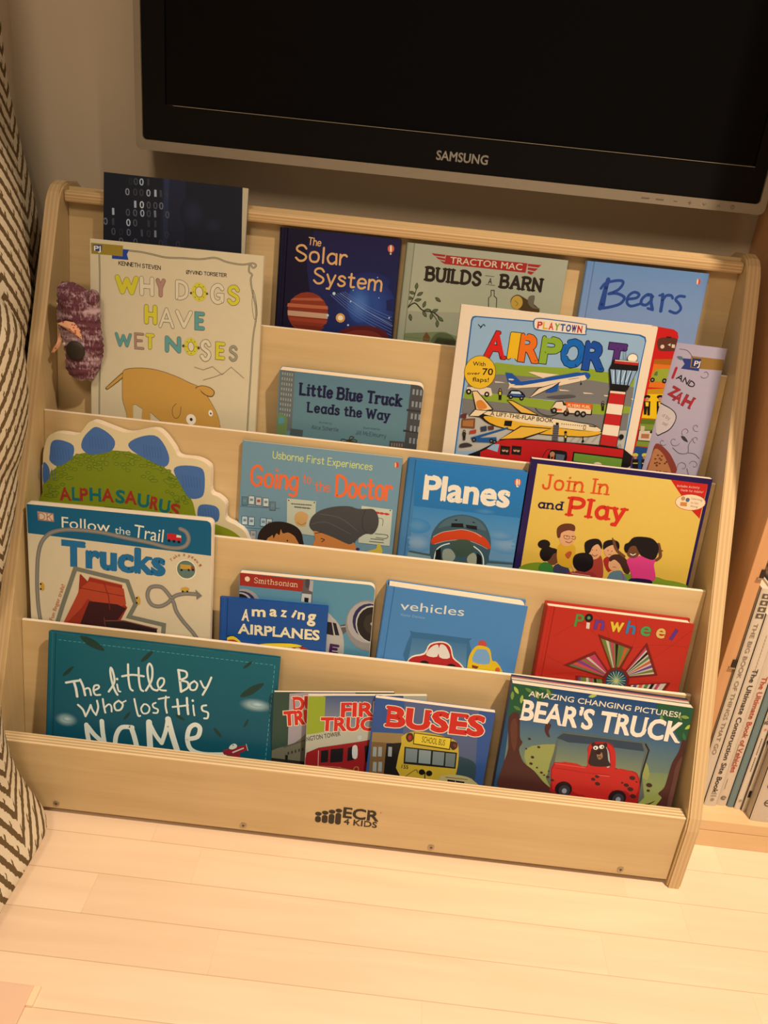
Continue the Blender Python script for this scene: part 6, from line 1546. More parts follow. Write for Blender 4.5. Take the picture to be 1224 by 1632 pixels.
('t',(219,110,65),'to',(81,167.5,11.4,12.8,-0.5),'H',0.1,None,0),
('t',(219,110,65),'the',(97.8,158.3,20.4,14.2,1.1),'H',0.1,None,0),
('t',(219,110,65),'Doctor',(124.9,153.9,76,29.9,2),'H',0.13,None,0),
('e',(189,66,53),201.5,205.5,3.08,3.87,7),
('e',(212,186,152),200.2,205.3,1.11,3.63,6),
('s',(84,115,146),1.16,0,(12,1263,532,1290)),
('s',(84,115,146),1.13,0,(23,966,483,986)),
('p',(65,88,109),0,(21,1400,102,1405,107,1281,25,1276)),
('p',(84,131,158),0,(28,1394,96,1397,99,1289,32,1286)),
('p',(113,137,158),0,(44,1363,84,1365,84,1330,43,1327)),
('p',(65,88,109),0,(110,1422,192,1427,196,1303,115,1298)),
('p',(189,213,226),0,(118,1416,185,1419,189,1311,121,1308)),
('p',(113,137,158),0,(133,1385,173,1387,173,1352,132,1350)),
('p',(65,88,109),0,(206,1417,287,1421,292,1297,210,1293)),
('p',(179,191,202),0,(213,1410,280,1414,284,1306,217,1303)),
('p',(151,77,65),0,(228,1379,269,1382,268,1346,228,1344)),
('p',(65,88,109),0,(303,1414,384,1418,389,1294,308,1290)),
('p',(189,213,226),0,(310,1408,378,1411,382,1303,314,1300)),
('p',(113,137,158),0,(326,1376,366,1379,366,1344,325,1341)),
('p',(65,88,109),0,(396,1373,477,1377,483,1253,401,1248)),
('p',(94,131,158),0,(403,1367,471,1370,475,1262,407,1259)),
('p',(113,137,158),0,(418,1335,459,1338,459,1302,418,1300)),
('p',(65,88,109),0,(35,1130,117,1135,121,1009,39,1004)),
('p',(179,213,239),0,(42,1124,110,1127,114,1017,46,1014)),
('p',(113,137,158),0,(58,1092,98,1094,98,1059,57,1056)),
('p',(65,88,109),0,(126,1129,208,1133,213,1007,131,1003)),
('p',(179,213,239),0,(133,1122,202,1126,205,1016,137,1013)),
('p',(113,137,158),0,(149,1091,190,1093,189,1057,148,1055)),
('p',(65,88,109),0,(285,1135,367,1140,372,1014,290,1009)),
('p',(160,202,233),0,(292,1129,361,1132,365,1023,296,1020)),
('p',(113,137,158),0,(308,1097,349,1100,349,1064,308,1062)),
('p',(65,88,109),0,(365,1133,447,1137,452,1011,370,1007)),
('p',(179,207,226),0,(372,1126,440,1129,445,1020,377,1017)),
('p',(113,137,158),0,(388,1095,429,1097,429,1061,388,1059)),
('p',(65,88,109),0,(33,938,116,943,120,816,38,811)),
('p',(170,207,239),0,(41,932,109,935,113,825,44,821)),
('p',(113,137,158),0,(56,900,97,903,97,866,56,864)),
('p',(65,88,109),0,(159,941,241,946,246,819,164,814)),
('p',(160,164,177),0,(166,935,235,938,239,827,170,824)),
('p',(113,137,158),0,(182,903,223,905,223,869,182,867)),
('p',(179,197,192),0,(624,1444,1009,1448,1028,964,648,979)),
('s',(99,110,117),1.9,0,(689,1376,705,1376)),
('s',(99,110,117),1.11,0,(705,1376,720,1377)),
('s',(99,110,117),1.9,0,(724,1377,732,1377)),
('s',(99,110,117),1.11,0,(732,1377,741,1378)),
('s',(99,110,117),1.86,0,(752,1378,766,1379)),
('s',(99,110,117),1.11,0,(766,1379,780,1379)),
('s',(99,110,117),1.91,0,(784,1379,797,1380)),
('s',(99,110,117),1.11,0,(797,1380,810,1380)),
('s',(99,110,117),1.91,0,(814,1380,827,1381)),
('s',(99,110,117),1.11,0,(827,1381,839,1381)),
('s',(99,110,117),1.91,0,(843,1381,856,1382)),
('s',(99,110,117),1.08,0,(856,1382,868,1382)),
('s',(99,110,117),1.9,0,(879,1383,890,1383)),
('s',(99,110,117),1.11,0,(890,1383,902,1384)),
('s',(99,110,117),1.9,0,(905,1384,919,1384)),
('s',(99,110,117),1.11,0,(919,1384,932,1385)),
('s',(99,110,117),1.9,0,(936,1385,946,1385)),
('s',(99,110,117),1.08,0,(946,1385,955,1385)),
('s',(99,110,117),2.31,0,(737,1337,749,1337)),
('s',(99,110,117),1.35,0,(749,1337,761,1337)),
('s',(99,110,117),2.26,0,(766,1337,779,1337)),
('s',(99,110,117),1.35,0,(779,1337,792,1337)),
('s',(99,110,117),2.31,0,(796,1338,812,1338)),
('s',(99,110,117),1.35,0,(812,1338,827,1338)),
('s',(99,110,117),2.31,0,(841,1338,850,1338)),
('s',(99,110,117),1.35,0,(850,1338,860,1338)),
('s',(99,110,117),2.31,0,(865,1338,877,1338)),
('s',(99,110,117),1.35,0,(877,1338,889,1339)),
('s',(99,110,117),2.31,0,(902,1339,921,1339)),
('s',(99,110,117),1.35,0,(921,1339,940,1339)),
('p',(193,164,115),1,(745,1229,805,1283,861,1278,921,1238,906,1141,888,1079,785,1079,746,1146)),
('s',(103,88,65),0.68,1,(782,1126,841,1097,897,1135)),
('e',(23,23,28),64.8,141.8,0.91,0.93,7),
('e',(23,23,28),98.8,142.7,0.91,0.93,6),
('p',(185,203,199),0,(1614,1455,2026,1449,2039,938,1617,937)),
('s',(179,66,65),3.19,0,(1677,1388,1693,1387)),
('s',(179,66,65),1.9,0,(1693,1387,1710,1387)),
('s',(179,66,65),3.19,0,(1729,1386,1747,1385)),
('s',(179,66,65),1.91,0,(1747,1385,1766,1385)),
('s',(179,66,65),3.19,0,(1785,1384,1799,1384)),
('s',(179,66,65),1.9,0,(1799,1384,1813,1383)),
('s',(179,66,65),3.19,0,(1820,1383,1846,1382)),
('s',(179,66,65),1.86,0,(1846,1382,1871,1381)),
('s',(179,66,65),3.19,0,(1878,1381,1902,1380)),
('s',(179,66,65),1.87,0,(1902,1380,1925,1380)),
('s',(179,66,65),3.26,0,(1944,1379,1965,1378)),
('s',(179,66,65),1.87,0,(1965,1378,1985,1378)),
('s',(75,83,90),1.22,0,(1781,1012,1790,1012)),
('s',(75,83,90),0.71,0,(1790,1012,1799,1012)),
('s',(75,83,90),1.2,0,(1802,1012,1809,1012)),
('s',(75,83,90),0.71,0,(1809,1012,1817,1012)),
('s',(75,83,90),1.22,0,(1824,1012,1829,1012)),
('s',(75,83,90),0.71,0,(1829,1012,1834,1012)),
('s',(75,83,90),1.23,0,(1836,1012,1844,1012)),
('s',(75,83,90),0.72,0,(1844,1012,1851,1012)),
('s',(75,83,90),1.23,0,(1854,1012,1861,1013)),
('s',(75,83,90),0.71,0,(1861,1013,1868,1013)),
('s',(75,83,90),1.22,0,(1870,1013,1877,1013)),
('s',(75,83,90),0.71,0,(1877,1013,1883,1013)),
('s',(75,83,90),1.22,0,(1886,1013,1894,1013)),
('s',(75,83,90),0.71,0,(1894,1013,1903,1013)),
('s',(75,83,90),1.22,0,(1906,1013,1913,1013)),
('s',(75,83,90),0.71,0,(1913,1013,1921,1013)),
('s',(75,83,90),1.23,0,(1924,1013,1930,1013)),
('s',(75,83,90),0.72,0,(1930,1013,1936,1013)),
('s',(75,83,90),1.23,0,(1938,1013,1947,1014)),
('s',(75,83,90),0.71,0,(1947,1014,1957,1014)),
('s',(75,83,90),1.23,0,(1767,971,1773,972)),
('s',(75,83,90),0.71,0,(1773,972,1780,972)),
('s',(75,83,90),1.22,0,(1787,972,1796,972)),
('s',(75,83,90),0.71,0,(1796,972,1804,972)),
('s',(75,83,90),1.22,0,(1811,972,1819,972)),
('s',(75,83,90),0.72,0,(1819,972,1827,972)),
('s',(75,83,90),1.23,0,(1829,972,1835,972)),
('s',(75,83,90),0.72,0,(1835,972,1840,973)),
('s',(75,83,90),1.22,0,(1842,973,1848,973)),
('s',(75,83,90),0.71,0,(1848,973,1853,973)),
('s',(75,83,90),1.22,0,(1855,973,1861,973)),
('s',(75,83,90),0.71,0,(1861,973,1866,973)),
('s',(75,83,90),1.22,0,(1873,973,1881,973)),
('s',(75,83,90),0.72,0,(1881,973,1888,973)),
('s',(75,83,90),1.23,0,(1890,973,1896,973)),
('s',(75,83,90),0.72,0,(1896,973,1902,974)),
('s',(75,83,90),1.22,0,(1909,974,1917,974)),
('s',(75,83,90),0.71,0,(1917,974,1926,974)),
('s',(75,83,90),1.22,0,(1928,974,1936,974)),
('s',(75,83,90),0.71,0,(1936,974,1944,974)),
('s',(75,83,90),1.23,0,(1946,974,1951,974)),
('s',(75,83,90),0.72,0,(1951,974,1955,974)),
('e',(23,23,28),199.8,143.4,0.89,0.94,6),
('s',(65,72,78),0.91,1,(1830,1087,1989,1088,1983,1040,1847,1036)),
('s',(65,72,78),0.66,1,(1820,1307,1910,1305,1915,1211)),
('p',(39,32,31),1,(264,826,291,949,398,1070,544,1111,704,1094,823,1024,873,897,845,724,274,656)),
('p',(187,134,78),1,(390,835,433,882,465,910,480,863,514,939,556,920,569,1006,600,949,667,969,738,942,787,887,833,723,388,670)),
('s',(56,34,28),0.91,1,(611,963,655,978)),
('e',(23,23,28),66.8,85.4,1.14,1.2,6),
('p',(69,73,80),1,(945,1098,968,1219,1073,1326,1247,1398,1448,1429,1562,1407,1674,1419,1786,1421,1855,1311,1855,1180,1797,1078,1707,1072,1601,983,1553,893,1497,874,1377,944,1191,983,1050,1038,1005,1028)),
('s',(47,49,55),0.66,1,(1675,1408,1642,1274,1667,1134,1729,1075)),
('s',(94,101,110),0.68,1,(975,1125,1176,1172,1505,1044)),
('s',(94,101,110),0.68,1,(1076,1279,1350,1252,1590,1102)),
('p',(190,131,75),1,(1014,1029,1097,1020,1283,970,1495,898,1561,930,1576,762,1071,775,1015,841,1037,916)),
('s',(56,34,28),0.91,1,(1030,1000,1119,1027)),
('s',(56,34,28),1.13,1,(1115,938,1162,926,1130,891)),
('p',(193,186,78),1,(1753,832,1862,881,1870,942,1912,947,1948,818,1755,808)),
('e',(56,45,115),161.9,84.5,2.73,1.93,7)
]),
'planes': dict(w=154.4, h=218.0, b=(41,120,197), m=[[0.999989, 0.004693, -0.0, 0.479661], [-0.000559, 0.119144, -0.992877, 0.155307], [-0.004659, 0.992866, 0.119145, 0.270719], [0, 0, 0, 1]], g=((46,116,186),(83,137,191)), a=[
('g',(37,120,203),(35,112,186),0,(92,2168,1546,2169,1567,1529,142,1542)),
('g',(53,129,201),(97,149,201),0,(140,1559,1569,1563,1601,947,157,925)),
('o',(126,168,213),(79,139,201),24.8,105.8,21.2,13.3,-1),
('o',(115,160,208),(79,139,201),141.1,116.7,24.3,12.3,-1),
('o',(63,133,199),(39,112,187),107.2,159.6,16,4.4,1),
('o',(81,141,201),(53,129,201),22,129.6,17.8,10.4,-1),
('o',(94,147,201),(72,135,201),131.1,129.3,19.4,6.9,-1),
('p',(72,91,97),0,(155,942,454,918,458,892,158,916)),
('p',(117,156,180),0,(134,913,458,892,466,823,147,801)),
('p',(63,87,97),0,(1186,921,1565,934,1566,907,1191,887)),
('p',(99,145,180),0,(1191,887,1562,907,1560,836,1197,844)),
('p',(55,87,109),1,(464,840,418,1148,463,1309,561,1432,729,1508,890,1514,1060,1459,1170,1310,1216,1143,1212,986,1178,859,726,794)),
('p',(68,102,125),1,(497,1296,594,1427,747,1494,892,1498,1029,1446,1126,1339,977,1355,653,1349)),
('p',(186,65,33),1,(428,1129,507,1220,662,1282,821,1305,985,1296,1124,1235,1206,1142,1202,1089,1072,1143,921,1176,774,1171,600,1128,492,1079,444,1065)),
('s',(181,176,168),0.81,1,(448,1169,553,1243,694,1286,820,1315,969,1294,1074,1246)),
('s',(181,176,168),0.64,1,(477,1069,601,1122,775,1165,921,1169,1074,1129,1178,1086)),
('p',(57,83,80),1,(684,1112,775,1168,904,1181,976,1131,1004,1047,950,962,855,933,754,955,703,1027)),
('p',(17,23,31),0,(661,1384,812,1399,826,1343,663,1330)),
('p',(17,23,31),0,(849,1387,996,1384,1006,1331,866,1338)),
('p',(17,23,31),0,(698,1440,731,1444,730,1427,697,1423)),
('p',(17,23,31),0,(925,1437,959,1434,968,1418,935,1425)),
('p',(135,156,156),1,(601,997,695,1026,773,931,720,837,618,859)),
('p',(145,161,156),1,(935,951,1009,1013,1061,932,1048,851,947,865)),
('s',(204,233,241),1.45,1,(669,1101,576,1060,512,986,497,853)),
('s',(204,233,241),1.45,1,(997,1099,1087,1040,1139,959,1158,860)),
('p',(22,26,32),0,(504,985,564,1028,594,856,512,855)),
('p',(22,26,32),0,(1049,1018,1113,974,1137,863,1063,862)),
('t',(217,223,221),'Planes',(25.8,167.8,109.8,30.8,0.8),'B',0.035,None,0),
('e',(195,94,62),143.3,203.5,4.24,4.81,7),
('e',(213,213,191),142.4,203.4,1.41,4.64,7),
('e',(213,213,191),145.2,203.7,0.78,4.3,7),
('p',(204,233,241),0,(1420,1987,1453,1988,1449,1971,1429,1970))
]),
'join': dict(w=231.1, h=235.6, b=(35,26,85), m=[[0.999992, 0.004048, -0.0, 0.636435], [-0.000482, 0.119144, -0.992877, 0.155332], [-0.004019, 0.992869, 0.119145, 0.270929], [0, 0, 0, 1]], a=[
('g',(205,187,103),(201,177,78),0,(79,2300,2265,2284,2279,857,84,857)),
('p',(108,141,42),1,(90,895,186,945,321,974,463,954,525,862,91,838)),
('p',(108,141,42),1,(1392,945,1829,963,1997,934,2137,926,2287,895,2284,832,1413,836)),
('s',(122,156,54),0.93,0,(1816,909,1817,951)),
('s',(122,156,54),0.91,0,(1836,906,1837,949)),
('s',(122,156,54),0.93,0,(1855,904,1856,946)),
('s',(122,156,54),0.91,0,(1875,901,1876,944)),
('s',(122,156,54),0.93,0,(1894,899,1895,941)),
('s',(122,156,54),0.91,0,(1914,896,1915,939)),
('s',(122,156,54),0.91,0,(1934,893,1934,936)),
('s',(122,156,54),0.91,0,(1953,891,1954,933)),
('s',(122,156,54),0.91,0,(1973,888,1973,931)),
('s',(122,156,54),0.91,0,(1992,886,1993,928)),
('s',(122,156,54),0.91,0,(2012,883,2012,926)),
('s',(122,156,54),0.91,0,(2031,881,2032,923)),
('s',(122,156,54),0.91,0,(2051,878,2051,921)),
('s',(122,156,54),0.91,0,(2070,876,2071,918)),
('s',(122,156,54),0.91,0,(2090,873,2090,916)),
('s',(122,156,54),0.91,0,(2109,870,2110,913)),
('s',(122,156,54),0.91,0,(2129,868,2129,910)),
('s',(122,156,54),0.93,0,(2148,865,2149,908)),
('s',(122,156,54),0.91,0,(2168,863,2168,905)),
('s',(122,156,54),0.93,0,(2187,860,2188,903)),
('s',(122,156,54),0.91,0,(2207,858,2207,900)),
('s',(122,156,54),0.91,0,(2227,855,2227,898)),
('s',(122,156,54),0.91,0,(2246,853,2246,895)),
('s',(122,156,54),0.91,0,(2266,850,2266,893)),
('p',(179,38,36),0,(1787,2290,2265,2284,2260,1819,2116,1932)),
('t',(217,191,185),'Includes Activity',(188.5,220.8,28.4,2.8,1.2),'SL',0.12,None,0),
('t',(217,191,185),'Guide for Adults!',(194,215.9,28.6,2.7,0.4),'SL',0.12,None,0),
('e',(172,90,48),209.7,202.3,19.46,10.97,3),
('e',(221,209,190),209.7,202.3,18.8,10.23,3),
('e',(163,141,105),199.4,206.3,2.64,2.82,7),
('e',(81,100,139),205.5,205.1,2.63,2.82,7),
('p',(186,131,71),0,(1971,2013,2055,2018,2062,1963,1977,1962)),
('t',(135,111,82),'Learning',(209.9,206.6,14.1,2.9,-4.5),'B',0,None,0),
('t',(135,111,82),'to Get',(210.2,201,9.9,2.7,-1.2),'B',0,None,0),
('t',(135,111,82),'Along',(210.3,196.3,9.9,2.8,-1.2),'B',0,None,0),
('t',(197,84,39),'Join In',(18.1,197.7,85.3,20.2,1.1),'SL',0.14,None,0),
('t',(35,26,73),'and',(17.3,171.6,31.8,11.6,0.9),'SL',0.2,None,0),
('t',(190,48,36),'Play',(56.5,165.8,74.7,25.6,0.4),'SL',0.2,None,0),
('p',(53,121,59),1,(327,937,388,989,486,957,532,851,340,859)),
('e',(22,18,23),39.6,110.7,9.56,10.5,7),
('e',(22,18,23),33.6,123.4,8.17,6.4,7),
('p',(99,66,48),1,(439,1100,495,1156,554,1101,564,1016,498,958,421,999)),
('p',(22,18,23),1,(309,1120,378,1190,493,1192,551,1150,483,1117,440,1026,362,1004)),
('p',(53,60,94),1,(515,948,596,995,695,958,734,863,539,851)),
('p',(194,161,48),1,(521,1232,614,1293,735,1259,767,1140,774,968,649,952,551,1015)),
('p',(163,80,48),1,(632,1123,680,1178,718,1159,687,1069)),
('e',(201,161,128),61.9,137.1,10.36,12.89,7),
('p',(90,52,39),1,(494,1351,469,1469,527,1536,626,1556,692,1532,700,1461,619,1463,536,1417,530,1355)),
('s',(81,50,36),0.68,1,(575,1385,644,1384,646,1345,586,1348,575,1385)),
('s',(81,50,36),0.68,1,(671,1387,721,1388,724,1350,677,1354)),
('s',(108,40,36),0.91,1,(612,1305,660,1293,692,1322)),
('e',(22,20,25),61.6,137.6,0.68,0.74,6),
('e',(22,20,25),69.1,138,0.68,0.72,6),
('p',(149,60,54),1,(995,1094,1072,1178,1130,1111,1177,919,1154,853,968,855)),
('e',(201,161,128),100.3,122.3,9.5,11.98,7),
('p',(21,18,25),1,(883,1203,861,1323,943,1382,1033,1388,1086,1326,1092,1254,1034,1320,973,1276,952,1200,914,1158)),
('s',(108,40,36),0.91,1,(981,1171,1019,1151,1054,1175)),
('e',(22,20,25),97.4,123.4,0.68,0.72,7),
('e',(22,20,25),102.9,123.6,0.68,0.72,7),
('p',(154,40,43),1,(1144,1100,1189,1168,1279,1179,1319,1085,1241,951)),
('e',(201,161,128),120.5,126.3,8.12,10.44,7),
('p',(21,18,25),1,(1115,1256,1104,1353,1180,1399,1285,1387,1319,1306,1288,1253,1238,1333,1164,1299)),
('e',(22,20,25),117.8,125,0.68,0.74,6),
('e',(22,20,25),122.9,124.6,0.68,0.73,7),
('s',(108,40,36),0.68,1,(1195,1198,1229,1197)),
('p',(21,18,25),1,(746,1063,767,1140,864,1181,970,1165,1015,1084,1014,985,935,913,840,921,772,980)),
('p',(135,50,54),1,(709,873,818,919,935,913,1025,925,1084,857,714,846)),
('s',(204,191,185),0.68,1,(755,878,1012,868)),
('s',(201,161,128),1.86,1,(747,989,796,909)),
('p',(86,121,151),1,(1250,903,1275,956,1383,994,1438,951,1504,847,1260,849)),
('e',(201,161,128),129.9,107,8.16,9.53,7),
('p',(59,38,36),1,(1211,1146,1252,1200,1342,1211,1445,1150,1507,1034,1505,960,1444,977,1380,1068,1287,1135,1236,1100)),
('s',(108,40,36),0.7,1,(1283,1031,1325,1031)),
('s',(135,60,139),1.36,1,(1426,950,1469,850)),
('p',(194,60,139),1,(1445,1150,1526,1209,1749,1242,1816,1196,1808,1121,1865,955,1818,899,1590,883,1539,964,1487,1057)),
('p',(31,25,71),1,(1551,903,1805,910,1813,836,1554,828)),
('s',(99,66,48),4.09,1,(1827,1197,1867,1251,1838,1346,1810,1415)),
('s',(99,66,48),3.63,1,(1402,1194,1283,1277,1227,1392)),
('s',(99,66,48),1.36,1,(1229,1380,1205,1426)),
('s',(99,66,48),1.36,1,(1838,1346,1880,1331)),
('e',(99,66,48),150.5,129.2,8.99,10.94,7),
('p',(22,18,25),1,(1421,1392,1475,1471,1607,1492,1724,1477,1815,1391,1824,1271,1782,1192,1638,1223,1568,1288,1520,1355,1455,1335,1427,1246,1384,1290,1381,1363)),
('s',(217,221,231),1.13,1,(1474,1240,1511,1227,1541,1248))
]),
'smith': dict(w=174.8, h=188.9, b=(80,141,181), m=[[0.999823, -0.018835, -0.0, 0.285121], [0.002244, 0.119124, -0.992877, 0.088922], [0.018701, 0.992701, 0.119145, 0.145], [0, 0, 0, 1]], a=[
('p',(144,45,40),0,(0,1889,825,1876,815,1704,2,1710)),
('e',(211,208,186),9.7,181,3.29,3.53,6),
('t',(206,200,186),'Smithsonian',(18.6,176.6,56.1,7.4,-0.5),'SL',0.1,None,0),
('p',(86,86,96),0,(825,1880,944,1880,951,1561,803,1567)),
('p',(156,165,180),0,(902,1878,952,1877,950,1717,901,1733)),
('p',(174,192,210),0,(816,1683,936,1681,939,1564,807,1567)),
('p',(17,20,30),0,(848,1630,905,1627,901,1564,850,1567)),
('p',(63,67,84),1,(854,1883,902,1884,903,1785,880,1762,853,1790)),
('e',(144,155,168),6.4,146.9,21.34,20.16,6),
('e',(50,43,88),4.5,146.7,17.87,16.98,6),
('e',(165,176,186),2.6,146.5,15.16,15.18,6),
('e',(27,28,35),1,146.4,13.62,13.41,6),
('p',(163,173,181),1,(1143,1412,1242,1380,1327,1283,1385,1140,1407,969,1385,858,1158,856)),
('p',(27,28,45),0,(1160,1319,1223,1315,1263,1131,1164,1142)),
('p',(27,28,45),0,(1237,1316,1282,1308,1337,1139,1282,1137)),
('p',(84,86,96),0,(1336,1284,1460,1335,1469,1255,1384,1161)),
('s',(183,200,210),0.96,0,(1348,1264,1467,1287)),
('e',(128,135,147),171,131.9,30.73,36.52,6),
('e',(154,162,176),169.1,136.4,26.9,29.65,6),
('e',(40,41,91),171.9,137.7,22.7,25.59,6),
('e',(174,188,198),175.1,134.5,21.57,26.36,6),
('e',(30,31,35),176.1,133.9,20.8,24.94,6),
('e',(47,48,47),175.5,134.9,11.59,13.92,6),
('e',(137,149,159),174.7,134.8,1.94,2.12,6),
('t',(63,33,88),'E',(121.3,87,13,13.3,-3.1),'SL',0.3,None,0)
]),
'amazing': dict(w=140.2, h=155.3, b=(24,79,165), m=[[0.999763, -0.021791, -0.0, 0.262367], [0.002596, 0.119117, -0.992877, 0.081922], [0.021636, 0.992641, 0.119145, 0.145], [0, 0, 0, 1]], a=[
('t',(218,224,209),'A',(29.4,126.2,8.6,15.2,-2.7),'B',0.035,(23,23,28),0.018),
('t',(218,224,209),'m',(42.4,133.5,16.7,13.4,1.4),'B',0.035,(23,23,28),0.018),
('t',(218,224,209),'a',(65.2,136.2,8.6,13.4,-2.7),'B',0.035,(23,23,28),0.018),
('t',(218,224,209),'z',(80,136.8,6.2,12.9,-5.5),'B',0.035,(23,23,28),0.018),
('t',(218,224,209),'i',(93.5,137.2,2.6,11.5,-24.6),'B',0.035,(23,23,28),0.018),
('t',(218,224,209),'n',(101.8,135.3,8.1,13.7,-3.5),'B',0.035,(23,23,28),0.018),
('t',(218,224,209),'g',(114.7,132.8,9.7,16.3,-1.8),'B',0.035,(23,23,28),0.018),
('t',(218,224,209),'AIRPLANES',(25.3,107.1,105.6,13.2,0.5),'B',0.04,(23,23,28),0.02),
('p',(23,23,28),1,(71,981,191,1030,312,920,489,938,781,988,977,995,1116,960,1197,904,1180,869,38,838)),
('p',(210,201,53),1,(79,971,187,1021,304,926,284,885,96,909)),
('p',(159,55,41),1,(105,953,193,972,263,926,155,904)),
('p',(214,203,53),1,(489,917,625,959,938,991,1096,969,941,935,726,909)),
('p',(150,47,46),1,(589,895,941,931,1116,958,1178,895,826,872)),
('e',(141,180,221),94.2,91.4,3.13,2.6,6),
('e',(178,186,190),104,91.5,3.92,3.03,6),
('e',(141,180,221),86.3,91.4,2.36,2.15,6)
]),
'vehicles': dict(w=181.6, h=190.4, b=(66,129,202), m=[[0.999358, 0.035837, -0.0, 0.46438], [-0.00427, 0.119069, -0.992877, 0.082698], [-0.035582, 0.992239, 0.119145, 0.15146], [0, 0, 0, 1]], a=[
('t',(201,216,222),'vehicles',(21.3,160.9,82.1,11.9,2.7),'B',0,None,0),
('t',(126,171,222),'Xavier Deneux',(22.6,152.5,32.3,3.5,0.9),'B',0,None,0),
('p',(46,104,162),1,(403,1301,443,1327,1127,1346,1161,1316,1202,900,404,851)),
('g',(55,112,169),(83,137,187),0,(426,1241,1140,1269,1185,917,423,874)),
('p',(213,220,216),1,(458,981,611,1055,662,1195,824,1254,941,1201,1002,1050,1118,967,1113,885,467,869)),
('p',(161,32,43),1,(475,968,625,1033,676,1178,827,1234,929,1187,990,1036,1102,957,1096,882,473,878)),
('p',(204,213,222),1,(641,1027,688,1148,775,1194,787,1027)),
('p',(204,213,222),1,(796,1197,878,1186,953,1038,817,1024)),
('e',(22,21,26),63.7,88.9,6.5,5.69,9),
('e',(22,21,26),99,89.8,6.5,5.7,9),
('p',(172,73,74),1,(1292,1269,1283,1324,1325,1351,1376,1331,1387,1269)),
('p',(201,183,38),1,(1199,920,1197,1102,1247,1238,1320,1274,1441,1246,1498,1090,1555,1079,1633,991,1642,898,1204,892)),
('p',(108,161,222),1,(1253,1030,1269,1194,1329,1223,1422,1210,1472,1033)),
('p',(108,52,38),0,(1254,982,1344,972,1324,936,1261,942)),
('e',(201,183,38),157.2,98.1,5.75,6.51,9),
('e',(181,94,50),159.4,96.4,3.23,3.64,9)
]),
'pinwheel': dict(w=188.3, h=191.7, b=(168,43,35), m=[[0.999937, 0.01119, -0.0, 0.674524], [-0.001333, 0.119138, -0.992877, 0.082673], [-0.011111, 0.992815, 0.119145, 0.147092], [0, 0, 0, 1]], a=[
('s',(147,35,31),0.64,1,(145,1507,459,1746,703,1583)),
('s',(147,35,31),0.64,1,(122,1226,354,1138,912,1054)),
('s',(147,35,31),0.64,1,(1220,1496,1490,1573,1913,1591)),
('s',(147,35,31),0.63,1,(210,1944,687,1854,1073,1157)),
('s',(147,35,31),0.63,1,(1862,1819,1549,1462,1096,1039)),
('s',(147,35,31),0.65,1,(98,941,516,1040,920,1015)),
('s',(147,35,31),0.62,1,(1078,2022,1189,1649,1071,1076)),
('t',(78,135,69),'P',(38.7,168.9,10,17.3,-1.1),'B',0.022,(104,24,30),0.012),
('p',(197,196,193),0,(534,1763,577,1762,585,1677,542,1679)),
('e',(20,19,24),55,182.8,5.22,5.84,8),
('e',(78,137,103),55,182.8,2.09,2.31,8),
('t',(96,54,148),'n',(64.4,168.6,11.4,18.9,0),'B',0.022,(104,24,30),0.012),
('t',(202,186,58),'w',(84.4,168.4,16.2,19,2.1),'B',0.022,(104,24,30),0.012),
('t',(51,118,181),'h',(105.1,168.1,10.7,17.4,-0.5),'B',0.022,(104,24,30),0.012),
('t',(69,147,92),'e',(123.6,167.9,12.1,18.9,0.5),'B',0.022,(104,24,30),0.012),
('t',(197,172,103),'e',(143.6,167.6,10.7,19,-0.5),'B',0.022,(104,24,30),0.012),
('t',(82,49,142),'l',(161.4,167.4,3.3,15.1,-19.5),'B',0.022,(104,24,30),0.012),
('p',(106,27,24),0,(703,1622,1184,1499,1077,1137,981,1112)),
('p',(97,118,58),0,(754,1567,1149,1469,1059,1179,981,1159)),
('p',(97,118,58),0,(754,1567,794,1557,988,1161,981,1159)),
('p',(180,182,181),0,(820,1550,859,1541,1002,1164,994,1162)),
('p',(166,59,103),0,(886,1534,925,1524,1015,1167,1007,1165)),
('p',(20,19,24),0,(951,1518,991,1508,1028,1171,1020,1169)),
('p',(78,118,69),0,(1017,1502,1056,1492,1041,1174,1033,1172)),
('p',(175,88,58),0,(1083,1485,1122,1475,1054,1178,1046,1176)),
('p',(106,27,24),0,(1343,1592,1573,1146,1202,1054,1124,1116)),
('p',(180,182,181),0,(1339,1520,1525,1163,1221,1088,1158,1138)),
('p',(166,59,103),0,(1339,1520,1357,1485,1164,1133,1158,1138)),
('p',(20,19,24),0,(1370,1461,1388,1425,1174,1125,1168,1130)),
('p',(78,118,69),0,(1401,1402,1419,1366,1185,1116,1179,1121)),
('p',(175,88,58),0,(1432,1342,1450,1307,1196,1108,1189,1113)),
('p',(96,59,148),0,(1463,1283,1481,1247,1206,1100,1200,1105)),
('p',(97,118,58),0,(1494,1223,1513,1187,1217,1092,1210,1097)),
('p',(106,27,24),0,(348,1129,713,1379,962,1093,920,1015)),
('p',(166,59,103),0,(418,1133,718,1335,921,1106,886,1043)),
('p',(78,118,69),0,(418,1133,448,1154,890,1049,886,1043)),
('p',(175,88,58),0,(468,1167,498,1187,895,1060,892,1054)),
('p',(96,59,148),0,(518,1201,548,1221,901,1070,898,1064)),
('p',(97,118,58),0,(568,1234,598,1254,907,1081,904,1075)),
('p',(180,182,181),0,(618,1268,648,1288,913,1091,910,1085)),
('p',(166,59,103),0,(668,1301,698,1321,919,1102,915,1096)),
('p',(106,27,24),0,(531,1001,904,1004,943,896,552,882)),
('p',(97,118,58),0,(567,990,873,993,905,906,585,894)),
('p',(96,59,148),0,(567,990,598,990,617,896,585,894)),
('p',(97,118,58),0,(618,990,649,991,670,898,638,896)),
('p',(180,182,181),0,(669,991,700,991,723,900,691,898)),
('p',(166,59,103),0,(720,991,751,992,777,902,745,900)),
('p',(20,19,24),0,(771,992,802,992,830,904,798,902)),
